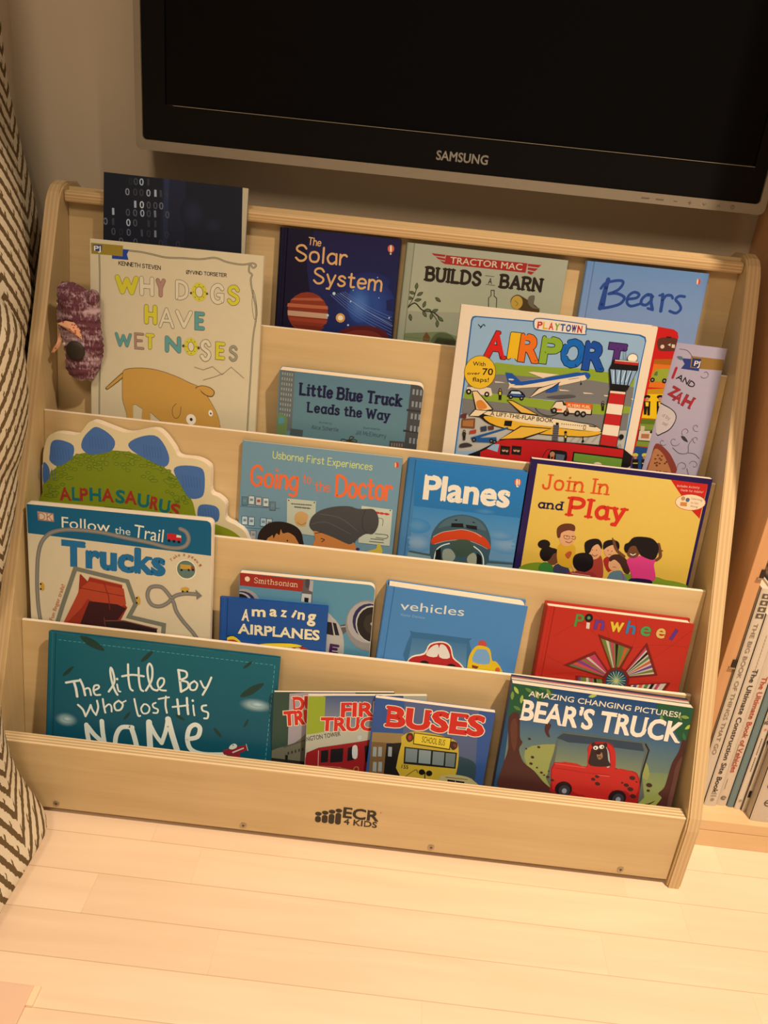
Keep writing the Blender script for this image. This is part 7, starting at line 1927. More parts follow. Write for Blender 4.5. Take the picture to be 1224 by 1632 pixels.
('p',(78,118,69),0,(822,993,853,993,883,906,851,904)),
('p',(106,27,24),0,(1759,1070,1219,967,1216,893,1691,878)),
('p',(180,182,181),0,(1708,1048,1265,963,1262,904,1651,893)),
('p',(180,182,181),0,(1708,1048,1663,1039,1612,894,1651,893)),
('p',(166,59,103),0,(1634,1034,1590,1025,1548,896,1586,895)),
('p',(20,19,24),0,(1560,1020,1516,1011,1483,898,1522,897)),
('p',(78,118,69),0,(1487,1006,1442,997,1418,900,1457,899)),
('p',(175,88,58),0,(1413,991,1368,983,1353,902,1392,901)),
('p',(96,59,148),0,(1339,977,1294,969,1288,903,1327,902)),
('e',(106,27,24),106,100.2,16.99,19.29,8),
('e',(18,59,92),106,100.2,13.47,15.39,8),
('s',(166,186,136),1.06,0,(1092,1006,1176,1018)),
('s',(96,157,170),1.08,0,(1092,995,1179,977)),
('s',(166,186,136),1.06,0,(1090,984,1170,938)),
('s',(96,157,170),1.08,0,(1084,975,1150,905)),
('s',(166,186,136),1.06,0,(1077,969,1121,882)),
('s',(96,157,170),1.08,0,(1067,966,1086,871)),
('s',(166,186,136),1.08,0,(1057,966,1048,872)),
('s',(96,157,170),1.08,0,(1047,970,1012,886)),
('s',(166,186,136),1.08,0,(1038,977,981,912)),
('s',(96,157,170),1.08,0,(1032,986,957,946)),
('s',(166,186,136),1.08,0,(1028,997,944,985)),
('s',(96,157,170),1.06,0,(1028,1008,941,1027)),
('s',(166,186,136),1.08,0,(1030,1019,951,1065)),
('s',(96,157,170),1.06,0,(1036,1028,971,1097)),
('s',(166,186,136),1.06,0,(1044,1034,1000,1120)),
('s',(96,157,170),1.08,0,(1053,1037,1034,1132)),
('s',(166,186,136),1.08,0,(1063,1037,1072,1130)),
('s',(96,157,170),1.08,0,(1073,1033,1108,1116)),
('s',(166,186,136),1.06,0,(1082,1026,1139,1091)),
('s',(96,157,170),1.08,0,(1088,1017,1163,1057)),
('e',(175,186,125),106,100.2,2.85,3.25,8)
]),
'boy': dict(w=300.2, h=214.4, b=(13,96,125), m=[[0.999997, 0.002431, -0.0, 0.044659], [-0.000522, 0.214861, -0.976644, 0.019704], [-0.002374, 0.976642, 0.214862, 0.030713], [0, 0, 0, 1]], g=((20,96,120),(13,73,108)), a=[
('o',(158,191,209),(15,90,120),27.1,95.6,15.3,10.1,-1),
('o',(169,200,216),(106,161,185),28.4,96.7,6.7,3.6,-1),
('o',(158,191,209),(15,90,120),274.4,146.9,22.6,9.8,-1),
('o',(169,200,216),(106,161,185),276.3,148.1,9.8,3.5,-1),
('s',(84,172,200),0.6,0,(138,2054,173,2053)),
('s',(84,172,200),0.6,0,(202,2054,237,2053)),
('s',(84,172,200),0.6,0,(266,2053,301,2053)),
('s',(84,172,200),0.6,0,(330,2053,365,2053)),
('s',(84,172,200),0.6,0,(394,2053,429,2053)),
('s',(84,172,200),0.6,0,(458,2053,493,2053)),
('s',(84,172,200),0.6,0,(522,2053,557,2053)),
('s',(84,172,200),0.61,0,(585,2053,621,2053)),
('s',(84,172,200),0.61,0,(649,2053,685,2052)),
('s',(84,172,200),0.61,0,(713,2052,749,2052)),
('s',(84,172,200),0.61,0,(777,2052,813,2052)),
('s',(84,172,200),0.6,0,(841,2052,877,2052)),
('s',(84,172,200),0.6,0,(905,2052,940,2052)),
('s',(84,172,200),0.6,0,(969,2052,1004,2052)),
('s',(84,172,200),0.6,0,(1033,2052,1068,2052)),
('s',(84,172,200),0.6,0,(1097,2052,1132,2051)),
('s',(84,172,200),0.61,0,(1160,2052,1196,2051)),
('s',(84,172,200),0.6,0,(1224,2051,1260,2051)),
('s',(84,172,200),0.6,0,(1288,2051,1324,2051)),
('s',(84,172,200),0.6,0,(1352,2051,1387,2051)),
('s',(84,172,200),0.6,0,(1416,2051,1451,2051)),
('s',(84,172,200),0.61,0,(1479,2051,1515,2051)),
('s',(84,172,200),0.6,0,(1543,2051,1579,2050)),
('s',(84,172,200),0.6,0,(1607,2051,1643,2050)),
('s',(84,172,200),0.6,0,(1671,2050,1706,2050)),
('s',(84,172,200),0.6,0,(1735,2050,1770,2050)),
('s',(84,172,200),0.6,0,(1798,2050,1834,2050)),
('s',(84,172,200),0.6,0,(1862,2050,1897,2050)),
('s',(84,172,200),0.6,0,(1926,2050,1961,2050)),
('s',(84,172,200),0.61,0,(1989,2050,2025,2050)),
('s',(84,172,200),0.6,0,(2053,2050,2089,2049)),
('s',(84,172,200),0.6,0,(2117,2049,2152,2049)),
('s',(84,172,200),0.6,0,(2181,2049,2216,2049)),
('s',(84,172,200),0.6,0,(2244,2049,2280,2049)),
('s',(84,172,200),0.6,0,(2308,2049,2343,2049)),
('s',(84,172,200),0.6,0,(2372,2049,2407,2049)),
('s',(84,172,200),0.6,0,(2435,2049,2471,2049)),
('s',(84,172,200),0.6,0,(2499,2049,2534,2048)),
('s',(84,172,200),0.59,0,(2563,2049,2598,2048)),
('s',(84,172,200),0.6,0,(2626,2048,2662,2048)),
('s',(84,172,200),0.6,0,(2690,2048,2725,2048)),
('s',(84,172,200),0.6,0,(2753,2048,2789,2048)),
('s',(84,172,200),0.6,0,(2817,2048,2852,2048)),
('s',(84,172,200),0.59,0,(2881,2048,2916,2048)),
('s',(84,172,200),0.6,0,(2945,2042,2944,2004)),
('s',(84,172,200),0.6,0,(2944,1976,2943,1938)),
('s',(84,172,200),0.6,0,(2943,1909,2943,1871)),
('s',(84,172,200),0.6,0,(2942,1842,2942,1804)),
('s',(84,172,200),0.6,0,(2942,1775,2941,1737)),
('s',(84,172,200),0.6,0,(2941,1708,2940,1670)),
('s',(84,172,200),0.6,0,(2940,1641,2940,1603)),
('s',(84,172,200),0.61,0,(2939,1573,2939,1535)),
('s',(84,172,200),0.61,0,(2938,1505,2938,1467)),
('s',(84,172,200),0.6,0,(2938,1438,2937,1399)),
('s',(84,172,200),0.6,0,(2937,1370,2936,1331)),
('s',(84,172,200),0.61,0,(2936,1301,2936,1263)),
('s',(84,172,200),0.61,0,(2935,1233,2935,1194)),
('s',(84,172,200),0.61,0,(2934,1165,2934,1126)),
('s',(84,172,200),0.61,0,(2934,1096,2933,1057)),
('s',(84,172,200),0.61,0,(2933,1027,2932,988)),
('s',(84,172,200),0.61,0,(2932,958,2932,919)),
('s',(84,172,200),0.61,0,(2931,889,2931,849)),
('s',(84,172,200),0.62,0,(2930,819,2930,780)),
('s',(84,172,200),0.61,0,(2930,750,2929,710)),
('p',(29,61,58),1,(412,2136,504,2035,640,1982,740,1981,645,2077,512,2135)),
('p',(29,61,58),1,(1214,1878,1288,1919,1345,1992,1368,2051,1296,2009,1236,1937)),
('p',(29,61,58),1,(203,1557,271,1594,324,1661,346,1715,280,1676,224,1611)),
('p',(29,61,58),1,(2543,1954,2595,1979,2637,2027,2654,2067,2603,2041,2560,1994)),
('p',(29,61,58),1,(2531,1557,2661,1598,2774,1698,2827,1787,2700,1743,2584,1647)),
('p',(29,61,58),1,(1027,1046,1073,1080,1104,1134,1114,1176,1070,1140,1037,1087)),
('p',(29,61,58),1,(1706,1206,1743,1166,1796,1145,1834,1145,1797,1183,1745,1205)),
('p',(29,61,58),1,(2216,1085,2241,1026,2290,980,2332,963,2305,1021,2257,1068)),
('p',(29,61,58),1,(2612,1138,2646,1178,2664,1232,2664,1271,2632,1230,2612,1177)),
('p',(29,61,58),1,(-11,1939,7,1892,44,1857,77,1843,57,1889,21,1925)),
('s',(207,229,237),3.05,1,(252,1475,348,1505,436,1528)),
('s',(207,229,237),3.39,1,(356,1494,384,1410,405,1300)),
('s',(207,229,237),3.05,1,(435,1539,477,1451,509,1331)),
('s',(207,229,237),2.49,1,(490,1408,538,1435,567,1418,586,1341)),
('s',(207,229,237),2.49,1,(617,1409,682,1453,675,1490,625,1475,617,1409,644,1354,707,1362)),
('s',(207,229,237),2.77,1,(816,1419,884,1560,859,1703,829,1752,827,1684,854,1556,898,1444,933,1390)),
('s',(207,229,237),2.22,1,(921,1535,942,1450,970,1439)),
('e',(207,229,237),91.8,160.8,1.66,1.75,7),
('s',(207,229,237),2.77,1,(982,1654,1113,1691,1264,1689)),
('s',(207,229,237),2.77,1,(1051,1828,1065,1641,1094,1504,1129,1473)),
('s',(207,229,237),2.72,1,(1190,1796,1204,1629,1232,1509,1266,1484)),
('s',(207,229,237),2.77,1,(1301,1495,1368,1649,1368,1809,1329,1871,1305,1802,1330,1645,1382,1534,1447,1513)),
('s',(207,229,237),2.45,1,(1447,1513,1524,1610,1525,1684,1476,1686,1447,1615,1484,1532,1562,1527)),
('s',(207,229,237),3.27,1,(1709,1831,1734,1695,1760,1537)),
('s',(207,229,237),2.72,1,(1704,1831,1806,1820,1818,1749,1739,1695)),
('s',(207,229,237),2.77,1,(1739,1690,1834,1678,1846,1607,1765,1538)),
('s',(207,229,237),2.44,1,(1923,1704,1871,1653,1883,1582,1944,1589,1966,1665,1923,1704)),
('s',(207,229,237),2.49,1,(2004,1714,2051,1632,2083,1636)),
('s',(207,229,237),2.72,1,(2140,1780,2099,1653,2044,1529)),
('s',(207,229,237),2.77,1,(420,1184,486,1126,525,1036)),
('s',(207,229,237),2.54,1,(525,1036,561,1121,586,1204)),
('s',(207,229,237),2.49,1,(586,1204,617,1128,663,1071)),
('s',(207,229,237),2.54,1,(663,1071,687,1181,667,1274)),
('s',(207,229,237),2.49,1,(743,1307,761,1206,784,1119)),
('s',(207,229,237),2.26,1,(775,1193,823,1243,858,1218,866,1145)),
('s',(207,229,237),2.49,1,(951,1309,898,1252,921,1175,984,1189,1008,1266,951,1309)),
('s',(207,229,237),1.94,1,(988,1279,1047,1321)),
('s',(207,229,237),2.49,1,(1156,1359,1184,1244,1217,1135,1245,1133)),
('s',(207,229,237),2.22,1,(1284,1301,1251,1237,1282,1173,1345,1190,1361,1260,1320,1302,1284,1301)),
('s',(207,229,237),2.22,1,(1439,1341,1402,1316,1415,1273,1472,1250,1463,1202,1414,1196)),
('s',(207,229,237),2.49,1,(1566,1445,1568,1322,1593,1218)),
('s',(207,229,237),2.22,1,(1472,1398,1545,1422,1608,1439)),
('s',(207,229,237),2.99,1,(1717,1423,1733,1328,1751,1220)),
('s',(207,229,237),3.05,1,(1841,1459,1854,1343,1872,1236)),
('s',(207,229,237),2.49,1,(1662,1310,1766,1335,1861,1359)),
('s',(207,229,237),2.22,1,(1930,1367,1940,1294,1955,1228)),
('e',(207,229,237),192,143.1,1.66,1.77,7),
('s',(207,229,237),2.49,1,(2100,1388,2046,1367,2058,1309,2128,1289,2128,1214,2084,1203)),
('s',(207,229,237),6.1,1,(541,918,556,806,587,659)),
('s',(207,229,237),6.21,1,(558,897,652,788,782,684)),
('s',(207,229,237),6.1,1,(742,995,762,832,797,656)),
('s',(207,229,237),6.1,1,(1148,956,1009,939,944,825,937,674,995,620)),
('s',(207,229,237),6.65,1,(1134,955,1182,825,1223,680)),
('s',(207,229,237),7.9,1,(1365,1059,1380,881,1402,672)),
('s',(207,229,237),5.54,1,(1366,1053,1458,891,1548,782)),
('s',(207,229,237),5.54,1,(1548,782,1593,968,1611,1143)),
('s',(207,229,237),7.76,1,(1612,1134,1679,919,1763,688)),
('s',(207,229,237),6.1,1,(1891,885,2013,931,2039,1054,1975,1100,1901,1037,1882,884,1941,741,2112,696,2389,726)),
('p',(133,37,53),1,(2371,781,2466,823,2628,889,2671,880,2662,818,2500,737,2384,722)),
('p',(183,198,206),0,(2484,774,2631,859,2637,842,2493,757)),
('p',(192,213,224),1,(2438,820,2457,867,2503,897,2540,878,2534,841,2481,810)),
('e',(21,21,27),249,87.2,0.84,0.9,7),
('s',(160,182,194),1.11,1,(2660,908,2689,822)),
('p',(133,37,53),0,(2460,717,2582,769,2591,718,2505,677))
]),
'dump': dict(w=156.1, h=171.8, b=(48,75,71), m=[[0.985696, -0.026515, 0.166435, 0.347566], [0.168393, 0.114659, -0.979029, 0.02742], [0.006875, 0.993051, 0.117483, 0.03], [0, 0, 0, 1]], a=[
('p',(149,152,175),0,(196,1697,1044,1760,1104,645,208,652)),
('p',(48,75,71),0,(4,1710,196,1697,201,622,-23,654)),
('t',(191,47,43),'DUMP',(25.8,144.6,57,19.3,4.9),'B',0.045,(219,223,209),0.03),
('t',(191,47,43),'TRUCKS',(15.8,123.3,76.1,19.5,5.2),'B',0.045,(219,223,209),0.03),
('p',(102,109,101),1,(-4,852,279,957,481,1107,505,619,-3,685)),
('p',(79,85,81),0,(150,912,484,1047,485,1017,151,891)),
('p',(55,57,56),0,(206,830,226,836,228,793,207,787)),
('p',(55,57,56),0,(252,845,273,851,275,808,254,802)),
('p',(55,57,56),0,(299,860,319,866,321,823,300,817)),
('p',(55,57,56),0,(345,875,366,881,368,838,347,832)),
('p',(55,57,56),0,(392,890,412,896,414,853,394,847)),
('p',(55,57,56),0,(438,905,459,911,461,868,440,862)),
('p',(37,40,41),0,(-13,746,449,681,440,589,-23,654)),
('p',(27,31,38),0,(176,790,213,781,213,652,181,653))
]),
'fire': dict(w=154.2, h=173.8, b=(175,186,177), m=[[0.985598, -0.029928, 0.166435, 0.392613], [0.168789, 0.114075, -0.979029, 0.025487], [0.010314, 0.993021, 0.117483, 0.03], [0, 0, 0, 1]], a=[
('g',(55,83,140),(138,152,162),0,(192,1733,1226,1769,1252,1114,221,1150)),
('p',(134,162,53),0,(1,1726,218,1727,223,1210,-7,1152)),
('p',(166,179,177),0,(-8,1167,296,1210,895,1267,912,1025,-1,881)),
('t',(45,44,48),'NGTON TOWER',(0.7,106.8,44.3,6.5,10.5),'B',0.01,None,0),
('t',(189,46,43),'FIRE',(44,143.2,55.3,19.3,1.3),'B',0.045,(217,222,208),0.03),
('t',(189,46,43),'TRUCKS',(18.6,122.8,97.7,18.4,0.1),'B',0.045,(217,222,208),0.03),
('p',(134,31,41),0,(12,896,165,971,698,1057,907,1101,946,533,-18,669)),
('p',(25,27,36),0,(201,925,297,939,299,751,202,743)),
('p',(25,27,36),0,(326,945,493,962,492,755,326,741)),
('p',(25,27,36),0,(551,967,649,991,649,784,552,760)),
('p',(25,27,36),0,(768,996,913,1010,933,719,792,751)),
('p',(185,205,220),1,(610,982,671,991,682,814,621,815)),
('s',(175,162,78),0.8,0,(12,699,377,679,890,565)),
('s',(185,184,189),0.78,0,(167,925,172,666)),
('e',(175,195,214),69.4,111.8,2.65,3.66,-1),
('e',(148,130,78),68,63.6,3.75,4.38,-1),
('e',(134,31,41),68,63.6,2.68,3.13,-1),
('s',(171,103,90),1.59,0,(223,689,231,688)),
('s',(171,103,90),0.93,0,(231,688,239,687)),
('s',(171,103,90),1.59,0,(242,687,250,686)),
('s',(171,103,90),0.93,0,(250,686,257,686)),
('s',(171,103,90),1.56,0,(261,686,268,685)),
('s',(171,103,90),0.93,0,(268,685,275,684)),
('s',(171,103,90),1.59,0,(284,683,297,682)),
('s',(171,103,90),0.93,0,(297,682,311,681)),
('s',(171,103,90),1.59,0,(320,680,331,679)),
('s',(171,103,90),0.93,0,(331,679,342,678)),
('s',(171,103,90),1.59,0,(345,678,354,677)),
('s',(171,103,90),0.93,0,(354,677,364,677)),
('s',(171,103,90),1.59,0,(367,676,375,676)),
('s',(171,103,90),0.93,0,(375,676,383,675)),
('s',(171,103,90),1.59,0,(386,675,393,674)),
('s',(171,103,90),0.93,0,(393,674,401,673)),
('s',(171,103,90),1.59,0,(410,673,417,672)),
('s',(171,103,90),0.93,0,(417,672,424,671)),
('s',(171,103,90),1.59,0,(433,671,442,670)),
('s',(171,103,90),0.93,0,(442,670,452,669)),
('s',(171,103,90),1.59,0,(455,669,462,668)),
('s',(171,103,90),0.95,0,(462,668,470,667))
]),
'buses': dict(w=155.0, h=173.8, b=(47,85,161), m=[[0.999927, 0.01212, -0.0, 0.470604], [-0.001444, 0.119136, -0.992877, 0.033754], [-0.012034, 0.992804, 0.119145, 0.031865], [0, 0, 0, 1]], a=[
('g',(77,97,151),(80,97,139),0,(373,1748,1336,1754,1443,625,466,667)),
('p',(47,85,161),0,(12,1747,373,1748,404,1176,16,1240)),
('p',(47,74,92),1,(1136,1010,1377,984,1430,839,1404,619,1161,645)),
('t',(189,46,43),'BUSES',(17.8,135.9,125,26.8,1.1),'B',0.055,(216,221,207),0.03),
('p',(138,124,89),0,(17,1234,419,1268,411,1117,20,1084)),
('p',(110,92,65),0,(20,1090,216,1104,234,602,33,603)),
('p',(25,27,33),0,(217,1089,410,1132,447,602,234,596)),
('p',(138,162,176),0,(49,1019,96,1020,107,875,57,874)),
('p',(138,162,176),0,(119,1029,166,1030,177,886,127,884)),
('p',(138,162,176),0,(74,794,121,795,132,649,82,648)),
('p',(138,162,176),0,(144,804,192,805,203,659,153,658)),
('p',(138,162,176),0,(248,1048,296,1049,307,905,257,903)),
('p',(182,170,62),1,(411,1117,410,1237,569,1325,805,1323,1073,1272,1154,1164,1184,895,1191,712,1391,710,1463,581,475,591)),
('p',(64,44,40),1,(457,1214,475,1282,535,1285,554,1197,499,1153)),
('p',(156,55,40),1,(482,1223,494,1255,526,1253,532,1200,503,1184)),
('p',(64,44,40),1,(1032,1191,1051,1245,1125,1235,1136,1161,1082,1117)),
('p',(110,55,53),1,(1079,1189,1094,1215,1125,1202,1120,1159)),
('p',(36,33,28),0,(551,1305,1043,1298,1048,1112,562,1132)),
('p',(208,198,65),0,(563,1295,1035,1285,1035,1129,571,1146)),
('t',(45,42,28),'SCHOOL BUS',(66.7,117.8,30.3,8.8,-2.1),'B',0,None,0),
('p',(27,31,38),0,(456,1078,1146,1087,1159,845,474,822)),
('p',(110,135,151),0,(476,1060,629,1064,644,862,491,855)),
('p',(124,151,170),0,(650,1061,807,1065,823,867,665,862)),
('p',(110,135,151),0,(834,1063,983,1067,997,868,847,864)),
('p',(101,124,139),0,(1002,1063,1128,1069,1141,864,1019,865)),
('t',(45,44,40),'155',(45.6,75.2,8.5,5.4,0),'B',0.01,None,0),
('e',(22,22,28),72.9,73,4.22,4.31,8),
('e',(22,22,28),82.6,72.6,4.21,4.31,8),
('s',(22,22,28),1.32,0,(772,727,783,605)),
('e',(22,22,28),78.3,60.5,3.17,2.16,8),
('p',(175,178,139),1,(972,664,992,713,1172,755,1389,725,1448,594,982,588)),
('s',(101,97,71),1.26,0,(1052,700,1061,700)),
('s',(101,97,71),0.74,0,(1061,700,1069,700)),
('s',(101,97,71),1.26,0,(1072,700,1081,700)),
('s',(101,97,71),0.74,0,(1081,700,1091,700)),
('s',(101,97,71),1.26,0,(1093,701,1103,701)),
('s',(101,97,71),0.73,0,(1103,701,1112,701)),
('s',(101,97,71),1.26,0,(1114,701,1120,701)),
('s',(101,97,71),0.74,0,(1120,701,1125,701)),
('s',(101,97,71),1.26,0,(1128,701,1138,701)),
('s',(101,97,71),0.74,0,(1138,701,1148,701)),
('s',(101,97,71),1.26,0,(1151,702,1161,702)),
('s',(101,97,71),0.73,0,(1161,702,1171,702)),
('s',(101,97,71),1.26,0,(1178,702,1186,702)),
('s',(101,97,71),0.74,0,(1186,702,1193,702)),
('s',(101,97,71),1.26,0,(1201,702,1209,703)),
('s',(101,97,71),0.73,0,(1209,703,1217,703)),
('s',(101,97,71),1.26,0,(1220,703,1225,703)),
('s',(101,97,71),0.73,0,(1225,703,1230,703)),
('s',(101,97,71),1.26,0,(1238,703,1244,703)),
('s',(101,97,71),0.74,0,(1244,703,1251,703)),
('s',(101,97,71),1.26,0,(1254,703,1263,703)),
('s',(101,97,71),0.74,0,(1263,703,1272,704)),
('s',(101,97,71),1.26,0,(1280,704,1289,704)),
('s',(101,97,71),0.74,0,(1289,704,1299,704)),
('s',(101,97,71),1.26,0,(1306,704,1314,704)),
('s',(101,97,71),0.74,0,(1314,704,1323,705)),
('s',(101,97,71),1.26,0,(1330,705,1334,705)),
('s',(101,97,71),0.73,0,(1334,705,1338,705)),
('p',(25,27,30),0,(1078,670,1304,666,1307,589,1082,596)),
('s',(138,151,163),1.05,0,(1183,679,1190,587)),
('s',(73,65,28),0.79,1,(500,610,641,754,673,713))
]),
'bear': dict(w=230.8, h=216.5, b=(32,72,118), m=[[0.999673, 0.025563, -0.0, 0.637346], [-0.005013, 0.196052, -0.980581, 0.015901], [-0.025067, 0.98026, 0.196116, 0.035785], [0, 0, 0, 1]], a=[
('g',(22,66,123),(63,100,141),0,(1,2165,2308,2164,2333,1617,49,1599)),
('g',(59,98,139),(108,133,106),0,(45,1623,2345,1669,2383,1216,75,1016)),
('g',(108,133,106),(143,161,83),0,(71,1041,2378,1241,2439,730,88,653)),
('p',(135,151,95),1,(311,1283,683,1416,1436,1480,1826,1387,1931,1095,1484,1232,823,1027,458,971)),
('p',(30,82,62),1,(1,2165,252,2173,257,2005,201,1798,101,1707,26,1671,0,1967)),
('p',(30,82,62),1,(1851,2165,2308,2164,2326,1918,2312,1715,2223,1701,2066,1904,1934,1984)),
('p',(30,82,62),1,(253,2165,481,2167,521,2070,355,1970)),
('p',(154,181,83),1,(27,2121,45,2061,97,2029,79,2090)),
('p',(108,141,72),1,(20,2054,3,1994,30,1937,47,1997)),
('p',(145,176,83),1,(149,2023,128,1965,150,1906,171,1963)),
('p',(81,121,72),1,(62,1857,106,1813,165,1812,121,1856)),
('p',(81,126,72),1,(167,2121,211,2077,270,2077,226,2120)),
('p',(135,166,83),1,(302,2105,311,2042,357,2002,348,2064)),
('p',(108,141,72),1,(433,2157,452,2097,504,2065,485,2125)),
('p',(154,181,95),1,(972,2122,1031,2118,1074,2158,1015,2162)),
('p',(117,151,72),1,(2168,2030,2224,2004,2277,2025,2222,2051)),
('p',(158,186,72),1,(2255,1865,2310,1882,2335,1937,2280,1920)),
('p',(81,121,66),1,(2119,2063,2140,2003,2193,1971,2172,2032)),
('p',(99,141,72),1,(1918,2015,1919,1952,1960,1904,1960,1967)),
('p',(53,106,72),1,(2247,1815,2248,1751,2290,1702,2288,1766)),
('p',(53,106,72),1,(338,2151,393,2126,447,2147,393,2173)),
('p',(70,42,42),1,(28,1696,149,1765,214,1447,260,1377,232,1271,318,1105,476,1000,617,866,737,780,785,709,88,653,64,1014,91,1275)),
('p',(86,56,48),1,(68,1627,127,1686,180,1442,179,1237,109,1380)),
('p',(70,42,42),1,(514,1694,581,1667,562,1576,593,1504,555,1511,508,1593)),
('p',(70,42,42),1,(2256,1707,2322,1666,2384,1268,2446,731,2124,720,2164,871,2105,927,2166,1027,2181,1236,2195,1392,2243,1553)),
('p',(90,62,60),1,(2251,1350,2319,1462,2389,801,2258,754,2253,1118)),
('p',(83,98,99),1,(699,1520,745,1591,835,1604,1758,1606,1849,1556,1873,1471,1843,1184,1866,720,753,756,678,1314)),
('g',(57,92,123),(135,151,106),0,(708,1471,772,1569,1741,1578,1819,1513,1820,1181,1825,922,714,1114)),
('p',(46,66,90),0,(679,1505,747,1578,1761,1593,1810,1486,1621,1483,1112,1482,837,1465)),
('s',(26,34,42),2.05,0,(1808,1588,1866,1508,1843,1184,1866,720)),
('p',(70,42,42),1,(86,666,726,778,1058,764,1529,759,1932,743,2092,820,2030,719,2428,728,2438,624,102,419)),
('p',(143,30,35),1,(709,1165,1125,1164,1092,1402,1131,1505,1240,1539,1382,1523,1455,1407,1489,1207,1725,1192,1812,1128,1861,954,1861,745,1721,736,1159,728,758,731,717,855)),
('p',(174,42,42),1,(725,1154,1119,1145,1158,780,1010,796,941,890,847,888,799,790,744,807)),
('p',(174,42,42),1,(1109,1149,1493,1187,1512,874,1486,739,1148,760)),
('p',(174,42,42),1,(1503,1184,1728,1177,1807,1107,1843,951,1800,814,1689,901,1555,868,1516,901)),
('p',(174,42,42),1,(1492,1195,1455,1407,1381,1502,1288,1529,1369,1445,1411,1323,1426,1197)),
('p',(174,42,42),1,(1136,1166,1103,1404,1123,1483,1176,1512,1137,1409,1168,1183)),
('p',(149,171,187),1,(1297,1484,1365,1418,1411,1272,1416,1201,1371,1215)),
('s',(135,25,31),0.7,1,(737,1086,1122,1078)),
('s',(204,90,83),0.91,1,(720,1146,1116,1145)),
('s',(135,25,31),0.68,1,(1141,1076,1442,1092)),
('s',(204,100,95),0.91,1,(1283,1067,1441,1071)),
('p',(46,38,42),1,(1145,1206,1140,1333,1153,1450,1202,1495,1274,1506,1340,1440,1384,1294,1428,1223,1261,1185)),
('e',(46,38,42),115.8,148.4,2.96,3.29,9),
('e',(46,38,42),130.5,149.8,2.96,3.29,9),
('e',(217,226,234),119.3,144.3,3.19,2.77,9),
('e',(217,226,234),126.5,146.7,3.19,2.79,9),
('e',(22,20,25),119,143.8,1.14,1.27,8),
('e',(22,20,25),127.7,146.6,1.14,1.26,9),
('p',(135,113,95),1,(1221,1371,1247,1406,1288,1381,1305,1320,1269,1286,1236,1317)),
('e',(53,22,28),124.2,138.2,3.19,2.79,9),
('s',(53,22,28),0.91,1,(1248,1311,1261,1331,1287,1317)),
('e',(35,24,30),89.1,80.4,11.07,11.04,9),
('e',(52,56,69),90.6,78.5,7.39,7.84,9),
('e',(135,151,176),90.7,78,3.24,3.63,9),
('e',(35,24,30),159.8,78.8,11.5,11.07,9),
('e',(52,56,69),161.4,77,7.36,7.87,9),
('e',(135,151,176),161.5,76.4,3.23,3.64,9),
('e',(59,34,37),128.7,104.7,2.82,2.01,-13),
('e',(59,34,37),124.4,100.1,2.82,2.01,-13),
('e',(59,34,37),131,94.7,3.41,2.42,-13),
('e',(59,34,37),173.5,109.5,3.96,2.81,-13),
('e',(59,34,37),167.8,98.3,3.4,2.42,-13),
('e',(59,34,37),174.1,93.5,3.98,2.82,-13),
('e',(59,34,37),179.5,84,3.99,2.85,-13),
('e',(59,34,37),162.1,100.8,1.71,1.21,-13),
('e',(59,34,37),180,104.8,1.42,1,-13),
('e',(59,34,37),42,119.2,2.24,1.61,-13),
('e',(59,34,37),41.7,109.9,2.26,1.61,-13),
('e',(59,34,37),47.5,134.4,1.96,1.39,-13),
('e',(59,34,37),33.8,144,1.95,1.39,-13),
('e',(59,34,37),57.1,99.4,1.98,1.42,-13),
('e',(59,34,37),65.9,102.8,1.13,0.81,-13),
('e',(59,34,37),66.1,94.5,2.27,1.62,-13),
('e',(59,34,37),196.8,102.8,3.98,2.82,-13),
('e',(59,34,37),197.2,95,2.27,1.61,-13),
('e',(59,34,37),32,129.7,1.41,0.99,-13),
('e',(59,34,37),50.2,105.5,1.41,1,-13),
('e',(59,34,37),72.7,90.9,2.26,1.62,-13),
('e',(59,34,37),61.1,96.4,1.43,1.01,-13),
('t',(213,216,210),'AMAZING CHANGING PICTURES!',(22.7,202.1,193,7.2,-0.3),'B',0.012,None,0),
('t',(222,223,222),"BEAR'S TRUCK",(17.7,169.4,204,26.3,-0.5),'B',0.03,None,0)
]),
